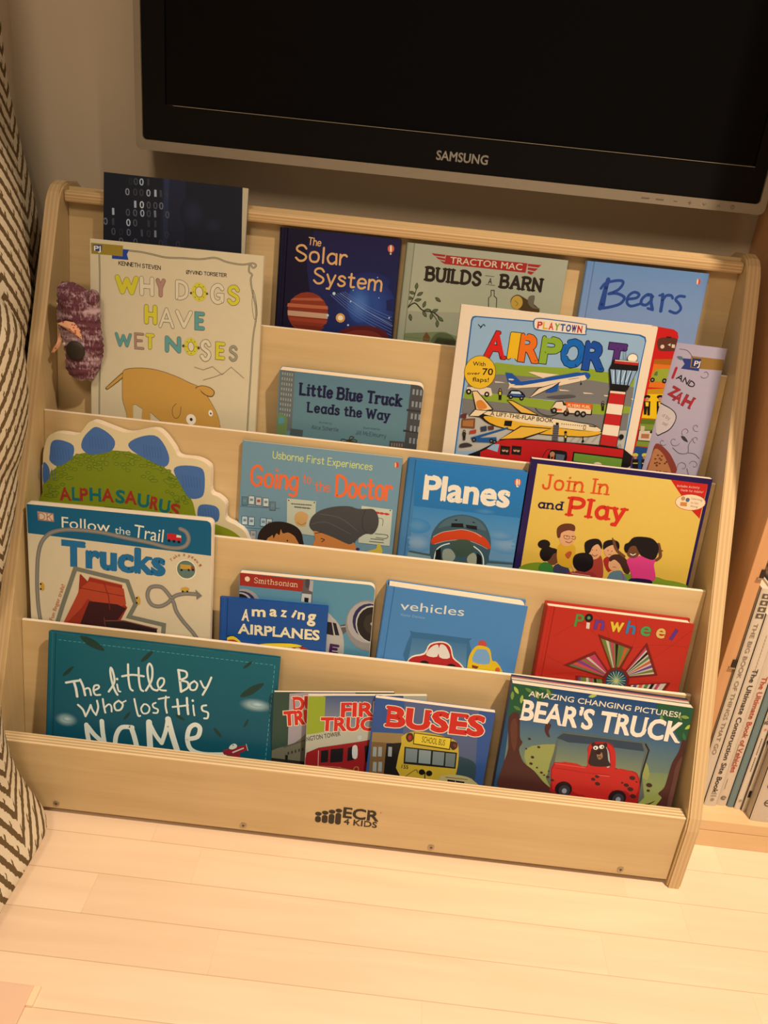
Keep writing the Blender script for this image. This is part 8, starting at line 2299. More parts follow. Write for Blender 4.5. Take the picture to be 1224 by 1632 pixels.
'alpha': dict(w=278.8, h=200.8, b=(212,207,175), m=[[1.0, -0.0, -0.0, 0.005235], [0.0, 0.119145, -0.992877, 0.150221], [0.0, 0.992877, 0.119145, 0.27], [0, 0, 0, 1]], outline=[(282.8, 0), (282.8, 67.3), (278.8, 81.3), (277.4, 84.3), (275.5, 88.7), (273.2, 93.3), (270.7, 97.0), (268.1, 99.5), (265.2, 101.4), (262.1, 103.0), (258.8, 104.7), (255.0, 106.3), (250.7, 107.6), (246.8, 109.3), (244.1, 112.0), (243.2, 116.2), (243.6, 121.6), (244.2, 127.0), (243.8, 131.4), (242.1, 134.5), (239.7, 136.8), (237.0, 138.8), (234.3, 140.6), (231.4, 141.9), (228.2, 142.6), (225.3, 143.8), (223.2, 146.7), (222.3, 152.2), (222.2, 159.6), (222.3, 167.0), (222.1, 172.9), (221.6, 176.6), (221.0, 179.0), (220.1, 180.8), (218.3, 182.6), (215.7, 184.5), (212.4, 186.2), (208.5, 187.7), (204.0, 188.8), (198.3, 189.2), (191.6, 189.0), (185.1, 189.0), (180.1, 189.8), (177.3, 191.6), (175.8, 194.1), (174.7, 197.1), (172.7, 200.4), (169.6, 204.5), (165.9, 209.2), (162.0, 213.8), (158.3, 217.3), (155.1, 219.6), (152.3, 221.2), (148.9, 222.0), (144.2, 221.9), (137.5, 220.4), (129.4, 217.7), (121.1, 214.9), (113.6, 213.4), (107.4, 213.5), (101.8, 214.7), (96.5, 216.2), (91.2, 217.7), (85.6, 219.2), (79.8, 220.8), (74.5, 222.3), (70.2, 223.2), (67.2, 223.5), (65.3, 223.3), (63.7, 222.6), (61.8, 221.2), (59.5, 218.6), (57.1, 215.0), (54.7, 211.3), (52.5, 208.3), (50.8, 206.3), (49.5, 204.8), (47.8, 203.7), (44.9, 202.9), (40.1, 202.7), (34.0, 203.1), (27.7, 203.4), (22.4, 203.2), (18.4, 202.6), (15.0, 201.7), (12.2, 200.3), (9.6, 197.8), (7.3, 194.0), (5.4, 189.1), (3.8, 183.7), (2.5, 178.3), (1.7, 172.5), (1.3, 166.1), (1.1, 160.4), (0, 156.4), (0, 0)], a=[
('g',(112,135,35),(139,157,29),1,(2,1210,28,1355,203,1586,432,1757,716,1847,998,1885,1252,1865,1536,1767,1737,1645,1884,1486,2004,1293,2069,1091,2243,1052,2359,1020,2535,965,2684,861,2779,720,-14,387)),
('e',(83,107,21),28.7,155.3,3.18,2.2,7),
('e',(83,107,21),119.7,172.8,2.91,2.19,6),
('e',(83,107,21),16.4,117.3,3.12,2.25,6),
('e',(83,107,21),38.1,144.6,3.28,2.21,7),
('e',(83,107,21),174.8,153.3,3.4,2.2,7),
('e',(83,107,21),18.1,140.6,3.64,2.23,7),
('e',(83,107,21),98,170.4,3.42,2.19,7),
('e',(83,107,21),14.9,125.5,3.41,2.25,7),
('e',(83,107,21),35.6,171.8,3.6,2.19,6),
('e',(83,107,21),84.7,170.5,3.6,2.19,7),
('e',(83,107,21),143.1,156.2,3.2,2.2,7),
('e',(83,107,21),168.8,159.1,3.65,2.19,7),
('e',(83,107,21),187,150.4,2.97,2.2,7),
('e',(83,107,21),34.8,143.5,3.26,2.23,7),
('e',(83,107,21),127.6,180.3,3.27,2.16,7),
('e',(83,107,21),59.1,176.4,3.35,2.19,6),
('e',(83,107,21),113.3,163.6,3.43,2.2,6),
('e',(83,107,21),178.2,133.5,3.72,2.23,7),
('e',(83,107,21),140.8,179.5,3.56,2.18,6),
('e',(83,107,21),179.5,127.9,3.36,2.23,7),
('e',(83,107,21),151.7,174.5,3.55,2.18,6),
('e',(83,107,21),112.4,183.1,2.89,2.18,6),
('e',(83,107,21),166.1,140.7,2.93,2.21,7),
('e',(83,107,21),169.3,159.8,2.97,2.2,7),
('e',(83,107,21),43.4,156.9,3.61,2.2,7),
('e',(83,107,21),10.4,122.7,2.94,2.25,7),
('e',(83,107,21),151.9,171.8,3.59,2.18,7),
('e',(83,107,21),191.1,128.2,3.72,2.24,7),
('e',(83,107,21),37.8,172.6,3.37,2.19,6),
('e',(83,107,21),67.1,171.2,2.99,2.19,6),
('e',(83,107,21),17.5,121.7,3.17,2.25,7),
('e',(83,107,21),179.4,128.9,3.2,2.24,7),
('e',(83,107,21),80.4,176.4,3.4,2.18,7),
('e',(83,107,21),117.8,175.1,3.37,2.18,7),
('e',(83,107,21),188.1,135.5,3.22,2.23,6),
('e',(83,107,21),153.2,173.3,3.09,2.18,6),
('e',(83,107,21),190.6,128.6,3.34,2.23,7),
('e',(83,107,21),5.4,116.7,3.41,2.25,7),
('e',(83,107,21),10.1,118.4,3.46,2.25,6),
('e',(83,107,21),11.2,125.4,3.31,2.24,7),
('e',(83,107,21),141.7,175.3,3.43,2.18,6),
('e',(83,107,21),158.9,173.7,2.89,2.19,6),
('e',(83,107,21),134.3,157.3,3.06,2.2,7),
('e',(83,107,21),79.6,174.1,3.13,2.18,6),
('e',(83,107,21),53.1,175.2,3.16,2.18,7),
('e',(83,107,21),118.8,181.9,3.16,2.16,7),
('e',(83,107,21),167,168.9,3.33,2.19,6),
('e',(83,107,21),156.1,170.3,3.03,2.19,6),
('e',(83,107,21),172.2,162,2.99,2.19,6),
('e',(83,107,21),74.8,169.9,2.94,2.19,6),
('e',(83,107,21),42.9,170.4,3.57,2.19,6),
('e',(83,107,21),76.9,164.5,3.01,2.2,6),
('e',(83,107,21),50.4,164.4,3.62,2.19,7),
('e',(83,107,21),76.4,183.2,2.94,2.16,7),
('e',(83,107,21),99.5,185.6,3.52,2.16,7),
('e',(83,107,21),179.4,157,3.09,2.2,6),
('e',(83,107,21),166.6,154.3,3.54,2.2,6),
('e',(83,107,21),46.9,176.3,3.09,2.18,6),
('e',(83,107,21),169.8,163.1,3.13,2.2,6),
('e',(83,107,21),67.9,177,3.2,2.18,7),
('e',(83,107,21),192,142,2.86,2.23,7),
('e',(83,107,21),178.8,131.2,3.71,2.23,7),
('e',(83,107,21),76.8,160.7,3.65,2.19,7),
('e',(83,107,21),30.2,149,3.6,2.2,7),
('e',(83,107,21),136,172.5,3.08,2.18,7),
('e',(83,107,21),46.5,174.4,2.92,2.18,7),
('e',(83,107,21),116.8,182.5,3.52,2.16,7),
('e',(83,107,21),18.7,121.9,3.5,2.24,7),
('e',(83,107,21),176.6,133.7,3.64,2.23,7),
('e',(83,107,21),113.8,187,3.47,2.16,6),
('e',(83,107,21),14,148.2,3.45,2.21,7),
('e',(83,107,21),98.2,180.6,3.65,2.16,6),
('e',(83,107,21),123.4,180.2,3.05,2.16,7),
('e',(83,107,21),178.9,149.3,3.52,2.2,7),
('e',(83,107,21),49,176.1,3.31,2.18,7),
('e',(83,107,21),175.5,160.8,3.52,2.2,7),
('e',(83,107,21),178.9,135.2,3.57,2.23,7),
('e',(83,107,21),10.5,116.1,3.66,2.25,7),
('e',(83,107,21),34.1,159.8,3.23,2.2,6),
('e',(83,107,21),85,168.5,2.86,2.19,7),
('e',(83,107,21),5.5,140.8,3.72,2.23,7),
('e',(83,107,21),183.2,155,3.27,2.2,7),
('e',(83,107,21),41.3,170,3.16,2.19,7),
('e',(83,107,21),131.3,171.7,3.15,2.18,7),
('e',(83,107,21),17.2,151.3,2.98,2.21,6),
('e',(83,107,21),106.5,171.1,3.17,2.19,7),
('e',(83,107,21),58.4,168.9,3.52,2.19,7),
('e',(83,107,21),62.5,163.3,3.4,2.19,7),
('e',(83,107,21),71.6,179,3.27,2.18,7),
('e',(83,107,21),147.1,171.5,3.43,2.18,6),
('e',(83,107,21),79.3,183.3,3.3,2.18,6),
('e',(83,107,21),147.7,178.3,3.2,2.18,7),
('e',(83,107,21),74.1,163.1,3.66,2.2,6),
('e',(83,107,21),62.4,159.6,3.55,2.2,6),
('e',(83,107,21),31.8,160.2,2.97,2.2,7),
('e',(83,107,21),167.3,153,3.61,2.2,7),
('e',(83,107,21),163.4,155.6,3.47,2.2,6),
('e',(83,107,21),109.8,186.5,3.33,2.16,6),
('e',(83,107,21),167.4,168.5,2.92,2.19,7),
('e',(83,107,21),20.2,129.9,3.06,2.24,7),
('e',(83,107,21),16.5,118.8,3.01,2.24,7),
('e',(83,107,21),172.2,148.6,3.57,2.2,7),
('e',(83,107,21),187.4,132.8,3.55,2.24,6),
('e',(83,107,21),14.4,120.9,3.35,2.24,7),
('e',(83,107,21),152.8,175.8,3.47,2.18,6),
('e',(83,107,21),194.5,139.6,3.13,2.23,7),
('e',(83,107,21),108.5,166.9,3.06,2.19,7),
('e',(83,107,21),14.4,150.2,3.41,2.21,7),
('e',(83,107,21),159.5,166.4,3.16,2.19,7),
('e',(83,107,21),62,177.2,3.2,2.18,7),
('e',(83,107,21),9.3,130.2,3.74,2.23,7),
('e',(83,107,21),69.7,167.1,2.98,2.19,6),
('e',(83,107,21),140.3,163.4,3.42,2.2,7),
('e',(83,107,21),96.1,178.7,3.38,2.18,6),
('e',(83,107,21),189.2,146.6,2.93,2.21,7),
('e',(83,107,21),150.1,153.5,3.3,2.2,7),
('e',(83,107,21),77,169.5,3.01,2.19,6),
('e',(83,107,21),29.3,165.3,3.37,2.2,6),
('e',(83,107,21),40.2,171.3,3.45,2.19,6),
('e',(83,107,21),193.3,134.6,3.46,2.23,7),
('e',(83,107,21),70.8,163.4,3.36,2.19,7),
('e',(83,107,21),29.5,165,2.88,2.19,6),
('e',(83,107,21),85.1,180.8,2.99,2.18,6),
('e',(83,107,21),52.3,174.7,3.51,2.18,7),
('e',(83,107,21),27,134.4,3.31,2.24,7),
('e',(83,107,21),119.1,177.6,3.55,2.18,6),
('e',(83,107,21),170.8,154,3.26,2.2,7),
('e',(83,107,21),145.5,157.8,3.2,2.2,7),
('e',(83,107,21),146.4,153.3,3.26,2.2,7),
('e',(83,107,21),22.3,158.9,3.49,2.2,7),
('e',(83,107,21),134.2,157.5,3.59,2.2,7),
('e',(83,107,21),24.1,161.5,3.09,2.2,6),
('e',(83,107,21),24.2,145.1,3.62,2.23,7),
('e',(83,107,21),188.1,145.3,3.6,2.21,7),
('e',(83,107,21),42,167.6,3.48,2.2,6),
('e',(83,107,21),177.3,156.5,3.15,2.2,7),
('e',(83,107,21),113.2,171.9,2.86,2.18,7),
('e',(83,107,21),47.2,169.6,3.27,2.18,7),
('e',(83,107,21),24.9,150.5,3.7,2.21,7),
('e',(83,107,21),62.2,171.9,2.94,2.18,7),
('e',(83,107,21),37.7,157.4,2.97,2.2,7),
('e',(83,107,21),172.4,138.4,2.94,2.23,7),
('e',(83,107,21),190.8,136.4,3.52,2.21,7),
('e',(83,107,21),161.5,167.8,3.41,2.19,7),
('e',(118,143,40),28.7,155.3,2.47,1.53,6),
('e',(118,143,40),119.7,172.8,2.19,1.51,6),
('e',(118,143,40),16.4,117.3,2.4,1.56,7),
('e',(118,143,40),38.1,144.6,2.57,1.54,6),
('e',(118,143,40),174.8,153.3,2.69,1.53,7),
('e',(118,143,40),18.1,140.6,2.92,1.54,6),
('e',(118,143,40),98,170.4,2.71,1.51,7),
('e',(118,143,40),14.9,125.5,2.69,1.56,6),
('e',(118,143,40),35.6,171.8,2.88,1.51,6),
('e',(118,143,40),84.7,170.5,2.88,1.51,6),
('e',(118,143,40),143.1,156.2,2.48,1.53,6),
('e',(118,143,40),168.8,159.1,2.93,1.51,7),
('e',(118,143,40),187,150.4,2.25,1.53,7),
('e',(118,143,40),34.8,143.5,2.54,1.54,6),
('e',(118,143,40),127.6,180.3,2.57,1.5,6),
('e',(118,143,40),59.1,176.4,2.64,1.51,7),
('e',(118,143,40),113.3,163.6,2.72,1.53,6),
('e',(118,143,40),178.2,133.5,3.01,1.54,7),
('e',(118,143,40),140.8,179.5,2.86,1.5,7),
('e',(118,143,40),179.5,127.9,2.64,1.54,7),
('e',(118,143,40),151.7,174.5,2.84,1.51,7),
('e',(118,143,40),112.4,183.1,2.19,1.5,6),
('e',(118,143,40),166.1,140.7,2.22,1.54,7),
('e',(118,143,40),169.3,159.8,2.27,1.53,7),
('e',(118,143,40),43.4,156.9,2.89,1.53,6),
('e',(118,143,40),10.4,122.7,2.21,1.56,6),
('e',(118,143,40),151.9,171.8,2.87,1.51,7),
('e',(118,143,40),191.1,128.2,3.01,1.55,7),
('e',(118,143,40),37.8,172.6,2.65,1.51,6),
('e',(118,143,40),67.1,171.2,2.28,1.51,6),
('e',(118,143,40),17.5,121.7,2.45,1.56,6),
('e',(118,143,40),179.4,128.9,2.48,1.55,6),
('e',(118,143,40),80.4,176.4,2.68,1.5,7),
('e',(118,143,40),117.8,175.1,2.67,1.5,6),
('e',(118,143,40),188.1,135.5,2.52,1.55,7),
('e',(118,143,40),153.2,173.3,2.38,1.51,7),
('e',(118,143,40),190.6,128.6,2.62,1.54,7),
('e',(118,143,40),5.4,116.7,2.69,1.56,7),
('e',(118,143,40),10.1,118.4,2.73,1.56,7),
('e',(118,143,40),11.2,125.4,2.58,1.55,7),
('e',(118,143,40),141.7,175.3,2.73,1.51,6),
('e',(118,143,40),158.9,173.7,2.18,1.51,6),
('e',(118,143,40),134.3,157.3,2.35,1.53,7),
('e',(118,143,40),79.6,174.1,2.42,1.51,7),
('e',(118,143,40),53.1,175.2,2.45,1.5,7),
('e',(118,143,40),118.8,181.9,2.45,1.5,6),
('e',(118,143,40),167,168.9,2.62,1.51,7),
('e',(118,143,40),156.1,170.3,2.33,1.51,6),
('e',(118,143,40),172.2,162,2.29,1.51,7),
('e',(118,143,40),74.8,169.9,2.23,1.53,6),
('e',(118,143,40),42.9,170.4,2.85,1.51,6),
('e',(118,143,40),76.9,164.5,2.29,1.52,6),
('e',(118,143,40),50.4,164.4,2.91,1.51,7),
('e',(118,143,40),76.4,183.2,2.24,1.5,6),
('e',(118,143,40),99.5,185.6,2.82,1.5,7),
('e',(118,143,40),179.4,157,2.38,1.53,7),
('e',(118,143,40),166.6,154.3,2.83,1.53,7),
('e',(118,143,40),46.9,176.3,2.39,1.5,7),
('e',(118,143,40),169.8,163.1,2.43,1.53,7),
('e',(118,143,40),67.9,177,2.49,1.51,6),
('e',(118,143,40),192,142,2.15,1.54,6),
('e',(118,143,40),178.8,131.2,3,1.54,7),
('e',(118,143,40),76.8,160.7,2.94,1.51,7),
('e',(118,143,40),30.2,149,2.88,1.53,7),
('e',(118,143,40),136,172.5,2.38,1.51,7),
('e',(118,143,40),46.5,174.4,2.2,1.5,7),
('e',(118,143,40),116.8,182.5,2.82,1.5,7),
('e',(118,143,40),18.7,121.9,2.77,1.55,7),
('e',(118,143,40),176.6,133.7,2.92,1.54,7),
('e',(118,143,40),113.8,187,2.77,1.5,6),
('e',(118,143,40),14,148.2,2.73,1.53,7),
('e',(118,143,40),98.2,180.6,2.93,1.5,7),
('e',(118,143,40),123.4,180.2,2.34,1.5,7),
('e',(118,143,40),178.9,149.3,2.81,1.53,7),
('e',(118,143,40),49,176.1,2.6,1.51,6),
('e',(118,143,40),175.5,160.8,2.8,1.53,6),
('e',(118,143,40),178.9,135.2,2.86,1.54,7),
('e',(118,143,40),10.5,116.1,2.93,1.55,7),
('e',(118,143,40),34.1,159.8,2.52,1.53,7),
('e',(118,143,40),85,168.5,2.14,1.51,6),
('e',(118,143,40),5.5,140.8,3.01,1.55,6),
('e',(118,143,40),183.2,155,2.57,1.53,7),
('e',(118,143,40),41.3,170,2.44,1.51,6),
('e',(118,143,40),131.3,171.7,2.44,1.51,6),
('e',(118,143,40),17.2,151.3,2.27,1.53,7),
('e',(118,143,40),106.5,171.1,2.47,1.51,6),
('e',(118,143,40),58.4,168.9,2.82,1.51,6),
('e',(118,143,40),62.5,163.3,2.68,1.51,6),
('e',(118,143,40),71.6,179,2.55,1.5,6),
('e',(118,143,40),147.1,171.5,2.72,1.51,7),
('e',(118,143,40),79.3,183.3,2.59,1.51,6),
('e',(118,143,40),147.7,178.3,2.49,1.5,7),
('e',(118,143,40),74.1,163.1,2.94,1.52,6),
('e',(118,143,40),62.4,159.6,2.83,1.52,7),
('e',(118,143,40),31.8,160.2,2.25,1.53,7),
('e',(118,143,40),167.3,153,2.89,1.53,7),
('e',(118,143,40),163.4,155.6,2.76,1.53,7),
('e',(118,143,40),109.8,186.5,2.63,1.49,7),
('e',(118,143,40),167.4,168.5,2.21,1.51,6),
('e',(118,143,40),20.2,129.9,2.33,1.55,6),
('e',(118,143,40),16.5,118.8,2.28,1.55,7),
('e',(118,143,40),172.2,148.6,2.86,1.53,7),
('e',(118,143,40),187.4,132.8,2.84,1.55,7),
('e',(118,143,40),14.4,120.9,2.63,1.55,7),
('e',(118,143,40),152.8,175.8,2.76,1.51,7),
('e',(118,143,40),194.5,139.6,2.42,1.54,7),
('e',(118,143,40),108.5,166.9,2.34,1.51,6),
('e',(118,143,40),14.4,150.2,2.69,1.54,6),
('e',(118,143,40),159.5,166.4,2.44,1.51,7),
('e',(118,143,40),62,177.2,2.49,1.5,7),
('e',(118,143,40),9.3,130.2,3.01,1.54,7),
('e',(118,143,40),69.7,167.1,2.28,1.51,6),
('e',(118,143,40),140.3,163.4,2.72,1.53,6),
('e',(118,143,40),96.1,178.7,2.68,1.51,6),
('e',(118,143,40),189.2,146.6,2.21,1.54,6),
('e',(118,143,40),150.1,153.5,2.58,1.53,7),
('e',(118,143,40),77,169.5,2.3,1.51,7),
('e',(118,143,40),29.3,165.3,2.65,1.53,6),
('e',(118,143,40),40.2,171.3,2.74,1.51,7),
('e',(118,143,40),193.3,134.6,2.76,1.54,7),
('e',(118,143,40),70.8,163.4,2.65,1.51,6),
('e',(118,143,40),29.5,165,2.16,1.51,7),
('e',(118,143,40),85.1,180.8,2.29,1.5,6),
('e',(118,143,40),52.3,174.7,2.79,1.51,6),
('e',(118,143,40),27,134.4,2.58,1.55,6),
('e',(118,143,40),119.1,177.6,2.84,1.5,7),
('e',(118,143,40),170.8,154,2.54,1.51,7),
('e',(118,143,40),145.5,157.8,2.48,1.53,6),
('e',(118,143,40),146.4,153.3,2.54,1.53,7),
('e',(118,143,40),22.3,158.9,2.77,1.51,7),
('e',(118,143,40),134.2,157.5,2.87,1.53,7),
('e',(118,143,40),24.1,161.5,2.38,1.53,6),
('e',(118,143,40),24.2,145.1,2.91,1.54,6),
('e',(118,143,40),188.1,145.3,2.88,1.54,6),
('e',(118,143,40),42,167.6,2.77,1.53,6),
('e',(118,143,40),177.3,156.5,2.44,1.53,6),
('e',(118,143,40),113.2,171.9,2.14,1.5,7),
('e',(118,143,40),47.2,169.6,2.56,1.51,7),
('e',(118,143,40),24.9,150.5,2.98,1.53,6),
('e',(118,143,40),62.2,171.9,2.24,1.51,7),
('e',(118,143,40),37.7,157.4,2.25,1.53,7),
('e',(118,143,40),172.4,138.4,2.24,1.54,6),
('e',(118,143,40),190.8,136.4,2.81,1.54,7),
('e',(118,143,40),161.5,167.8,2.7,1.51,6),
('p',(69,112,184),1,(15,1608,75,1586,102,1487,71,1380,10,1344)),
('s',(54,93,162),0.57,0,(-58,1550,-45,1382)),
('s',(54,93,162),0.57,0,(-21,1549,-7,1383)),
('s',(54,93,162),0.57,0,(16,1547,30,1385)),
('s',(54,93,162),0.57,0,(53,1546,67,1386)),
('s',(54,93,162),0.57,0,(90,1544,105,1387)),
('s',(54,93,162),0.57,0,(127,1542,142,1389)),
('s',(54,93,162),0.57,0,(164,1541,179,1390)),
('p',(69,112,184),1,(106,1749,123,1880,180,1936,293,1937,419,1885,410,1740,318,1643,203,1586,104,1648)),
('s',(54,93,162),0.57,0,(127,1847,142,1681)),
('s',(54,93,162),0.57,0,(164,1845,179,1682)),
('s',(54,93,162),0.56,0,(201,1843,216,1683)),
('s',(54,93,162),0.56,0,(238,1842,253,1685)),
('s',(54,93,162),0.57,0,(274,1840,289,1686)),
('s',(54,93,162),0.57,0,(311,1839,326,1687)),
('s',(54,93,162),0.56,0,(348,1837,363,1689)),
('p',(69,112,184),1,(524,1868,547,2000,646,2125,730,2168,870,2107,963,2004,927,1885,801,1828,631,1794)),
('s',(54,93,162),0.57,0,(625,2043,642,1879)),
('s',(54,93,162),0.56,0,(662,2041,678,1880)),
('s',(54,93,162),0.57,0,(698,2040,715,1882)),
('s',(54,93,162),0.56,0,(735,2038,752,1883)),
('s',(54,93,162),0.57,0,(771,2037,789,1884)),
('s',(54,93,162),0.56,0,(808,2035,825,1886)),
('s',(54,93,162),0.56,0,(845,2034,862,1887)),
('p',(69,112,184),1,(1138,1995,1277,2096,1472,2141,1586,2060,1668,1897,1663,1782,1593,1739,1423,1797,1195,1901)),
('s',(54,93,162),0.56,0,(1332,2002,1352,1838)),
('s',(54,93,162),0.56,0,(1369,2000,1389,1839)),
('s',(54,93,162),0.56,0,(1405,1999,1425,1840)),
('s',(54,93,162),0.56,0,(1442,1997,1462,1842)),
('s',(54,93,162),0.56,0,(1478,1996,1498,1843)),
('s',(54,93,162),0.56,0,(1515,1994,1535,1844)),
('s',(54,93,162),0.56,0,(1551,1992,1572,1846)),
('p',(69,112,184),1,(1736,1703,1818,1776,2044,1790,2137,1720,2147,1458,2087,1368,1945,1360,1826,1538)),
('s',(54,93,162),0.56,0,(1852,1658,1874,1491)),
('s',(54,93,162),0.56,0,(1889,1657,1911,1493)),
('s',(54,93,162),0.57,0,(1925,1655,1948,1494)),
('s',(54,93,162),0.57,0,(1962,1654,1985,1495)),
('s',(54,93,162),0.57,0,(1999,1652,2022,1496)),
('s',(54,93,162),0.56,0,(2036,1650,2059,1498)),
('s',(54,93,162),0.56,0,(2073,1649,2095,1499)),
('p',(69,112,184),1,(2070,1211,2119,1283,2291,1285,2357,1215,2343,1078,2215,1042,2084,1078)),
('s',(54,93,162),0.57,0,(2094,1241,2117,1070)),
('s',(54,93,162),0.57,0,(2131,1239,2155,1071)),
('s',(54,93,162),0.57,0,(2168,1237,2192,1072)),
('s',(54,93,162),0.57,0,(2206,1236,2229,1074)),
('s',(54,93,162),0.57,0,(2243,1234,2267,1075)),
('s',(54,93,162),0.57,0,(2280,1233,2304,1077)),
('s',(54,93,162),0.56,0,(2318,1231,2341,1078)),
('t',(156,52,46),'A',(24,113,14.4,16.6,4.4),'B',0.035,None,0),
('t',(21,112,127),'L',(40.4,114.9,9.8,16.7,1.8),'B',0.035,None,0),
('t',(156,52,46),'P',(50.8,115.5,9.2,16.7,0),'B',0.035,None,0),
('t',(21,112,127),'H',(63.8,117,14.4,16.6,1.6),'B',0.035,None,0),
('t',(156,52,46),'A',(80.2,118.3,14.9,16.6,0.8),'B',0.035,None,0),
('t',(21,112,127),'S',(98,118.6,10.9,16.6,-2.6),'B',0.035,None,0),
('t',(156,52,46),'A',(110.4,118.8,15.2,16.7,-0.8),'B',0.035,None,0),
('t',(21,112,127),'U',(127.4,116.6,14.3,16.7,-2.4),'B',0.035,None,0),
('t',(156,52,46),'R',(143.5,115.5,9.3,16.5,-8.7),'B',0.035,None,0),
('t',(21,112,127),'U',(155.6,112.8,13.4,16.5,-5.6),'B',0.035,None,0),
('t',(156,52,46),'S',(170.1,109,11.6,16.5,-7.9),'B',0.035,None,0),
('s',(79,102,35),1.55,0,(831,1100,840,1100)),
('s',(79,102,35),0.92,0,(840,1100,850,1101)),
('s',(79,102,35),1.55,0,(853,1101,860,1101)),
('s',(79,102,35),0.92,0,(860,1101,868,1101)),
('s',(79,102,35),1.55,0,(871,1101,877,1101)),
('s',(79,102,35),0.92,0,(877,1101,884,1101)),
('s',(79,102,35),1.55,0,(887,1101,899,1102)),
('s',(79,102,35),0.92,0,(899,1102,911,1102)),
('s',(79,102,35),1.58,0,(920,1102,930,1102)),
('s',(79,102,35),0.92,0,(930,1102,940,1103)),
('s',(79,102,35),1.57,0,(943,1103,950,1103)),
('s',(79,102,35),0.92,0,(950,1103,957,1103)),
('s',(79,102,35),1.58,0,(960,1103,971,1103)),
('s',(79,102,35),0.92,0,(971,1103,982,1103)),
('s',(79,102,35),1.58,0,(985,1103,996,1104)),
('s',(79,102,35),0.92,0,(996,1104,1007,1104)),
('s',(79,102,35),1.58,0,(1016,1104,1024,1104)),
('s',(79,102,35),0.92,0,(1024,1104,1032,1104)),
('s',(79,102,35),1.57,0,(1041,1105,1051,1105)),
('s',(79,102,35),0.92,0,(1051,1105,1061,1105)),
('s',(79,102,35),1.55,0,(1064,1105,1074,1105)),
('s',(79,102,35),0.92,0,(1074,1105,1084,1106)),
('s',(79,102,35),1.55,0,(1088,1106,1096,1106)),
('s',(79,102,35),0.92,0,(1096,1106,1105,1106)),
('s',(79,102,35),1.55,0,(1109,1106,1116,1106)),
('s',(79,102,35),0.9,0,(1116,1106,1123,1106)),
('s',(79,102,35),1.55,0,(1132,1106,1143,1107)),
('s',(79,102,35),0.9,0,(1143,1107,1153,1107)),
('s',(79,102,35),1.58,0,(1156,1107,1166,1107)),
('s',(79,102,35),0.9,0,(1166,1107,1175,1107)),
('s',(79,102,35),1.55,0,(1184,1108,1192,1108)),
('s',(79,102,35),0.92,0,(1192,1108,1200,1108))
]),
}

make_book('binary', 'paper', .004, 0, 'dark magazine with columns of ones and zeros leaning on the top rail', name='magazine', matt=True, cat='magazine', group='books on the fifth, highest tier')
make_book('solar', 'hard', .008, 0, 'dark blue picture book with a striped planet and orange space title, on the top tier', group='books on the fifth, highest tier')
make_book('tractor', 'hard', .009, 0, 'grey picture book with a red winged banner and a leafy branch, on the top tier', matt=True, group='books on the fifth, highest tier')
make_book('bears', 'hard', .008, 0, 'pale blue book titled Bears on the right of the top tier', matt=True, group='books on the fifth, highest tier')
make_book('dogs', 'paper', .007, 0, 'tall white book with patchwork lettering and an orange dog on the cover', matt=True, group='books on the fourth tier')
make_book('lbt', 'board', .021, 8, 'grey-blue board book with dark lettering between two city towers', matt=True, group='books on the fourth tier')
make_book('zah', 'paper', .005, 0, 'lilac paperback with scrolls standing half hidden at the right end of the fourth tier', matt=True, name='paperback_book', group='books on the fourth tier')
air = make_book('airport', 'board', .019, 2, 'white-bordered airport board book with coloured index tabs down its right side', name='board_book', group='books on the fourth tier')
d = DATA['airport_tabs']
Mi = Matrix(DATA['airport']['m']).inverted() @ Matrix(d['m'])
V, Fc, C = ring_prism([(-8, 0), (28, 0), (28, d['h'] - 8), (25.5, d['h'] - 2.5), (20, d['h']), (-8, d['h'])], -.0015, 0, lin(d['b'])); A = Art([(-8, 0), (28, 0), (28, d['h'] - 8), (25.5, d['h'] - 2.5), (20, d['h']), (-8, d['h'])]); A.run(d['a'])
o = ink_object('index_tabs', air, A, V, Fc, C, INK); o.matrix_local = Mi; o['label'] = 'rainbow coloured index tabs'
make_book('alpha', 'board', .016, 0, 'green dinosaur-back board book with blue spikes and a scalloped top edge', name='board_book', matt=True, group='books on the third tier')
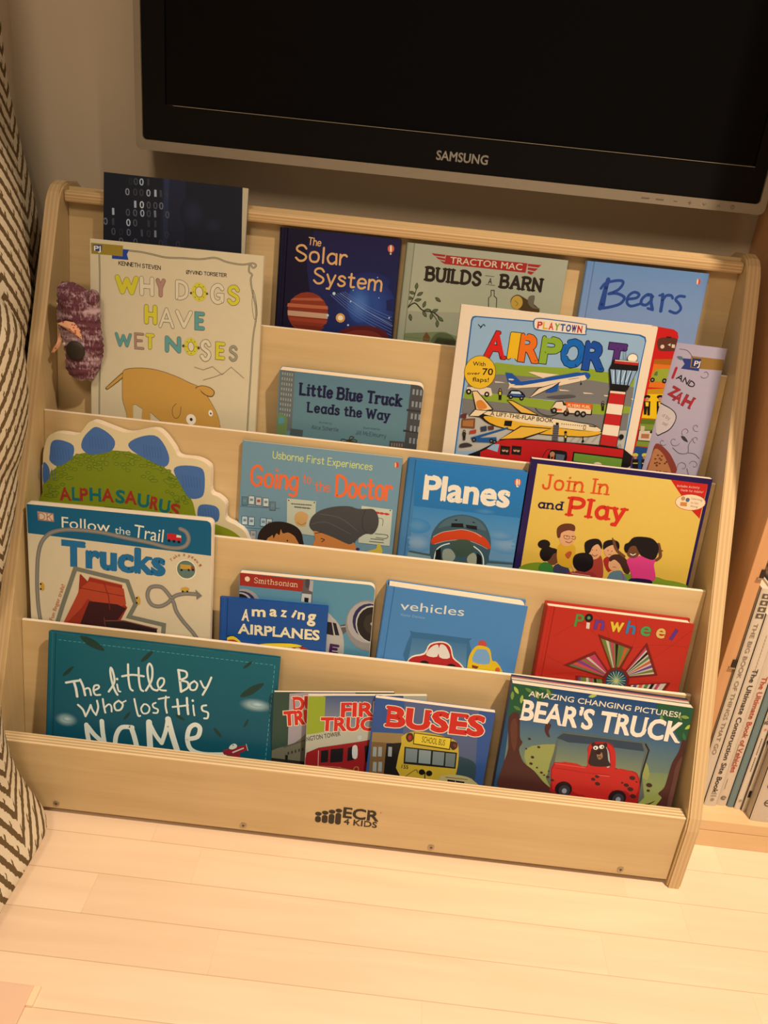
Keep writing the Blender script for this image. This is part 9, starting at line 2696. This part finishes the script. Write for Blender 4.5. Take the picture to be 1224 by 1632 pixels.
make_book('doctor', 'paper', .004, 0, 'grey-blue book with orange hand lettering above a visit to the doctor', matt=True, name='paperback_book', group='books on the third tier')
make_book('planes', 'hard', .011, 0, 'bright blue book with an airliner nose seen head-on', group='books on the third tier')
make_book('join', 'paper', .011, 0, 'yellow paperback with a dark blue border and a group of children', name='paperback_book', group='books on the third tier')
make_book('trucks', 'board', .016, 7, 'white and teal board book with large trucks title and grey finger roads', name='board_book', matt=True, group='books on the second tier')
make_book('smith', 'board', .012, 8, 'board book with a red band and an aircraft engine behind the small royal blue book', name='board_book', group='books on the second tier')
make_book('amazing', 'hard', .0062, 0, 'small royal blue airplane book in front of a red-banded board book', group='books on the second tier')
make_book('vehicles', 'hard', .0235, 8, inset=.6, label= 'thick sky blue vehicles book with a red car and a yellow taxi', group='books on the second tier')
make_book('pinwheel', 'hard', .020, 0, 'red book with a star of coloured pinwheel blades', group='books on the second tier')
make_book('boy', 'hard', .009, 0, 'wide teal book with white hand-lettered title and drifting dark leaves', group='books on the front tier')
make_book('dump', 'paper', .005, 0, 'dark green trucks paperback, rearmost and leftmost of three overlapping vehicle paperbacks', name='paperback_book', group='books on the front tier')
make_book('fire', 'paper', .005, 0, 'paperback with a red fire engine, middle one of three overlapping vehicle paperbacks', name='paperback_book', group='books on the front tier')
make_book('buses', 'paper', .008, 0, 'blue paperback with a yellow school bus in front of two other paperbacks', name='paperback_book', group='books on the front tier')
bear = make_book('bear', 'board', .012, 2, "board book with a bear driving a red pickup truck", name='board_book', group='books on the front tier')
d = DATA['bear']
for k, (c, dy, z) in enumerate((((185, 180, 176), 0, -.0125), ((216, 210, 202), .5, -.0145), ((185, 180, 176), 1.0, -.0165), ((160, 86, 78), 1.6, -.0185), ((36, 64, 110), 2.0, -.0205), ((42, 48, 80), 2.2, -.0228))):
    V, Fc, C = ring_prism(rounded(d['w'] - 1.5, d['h'] + dy, 2, 4, .4, 0, (0, 1, 1, 0)), z, z + .0017, lin(c)); ink_object('inner_page' if k < 5 else 'rear_cover', bear, Art(), V, Fc, C, INK)
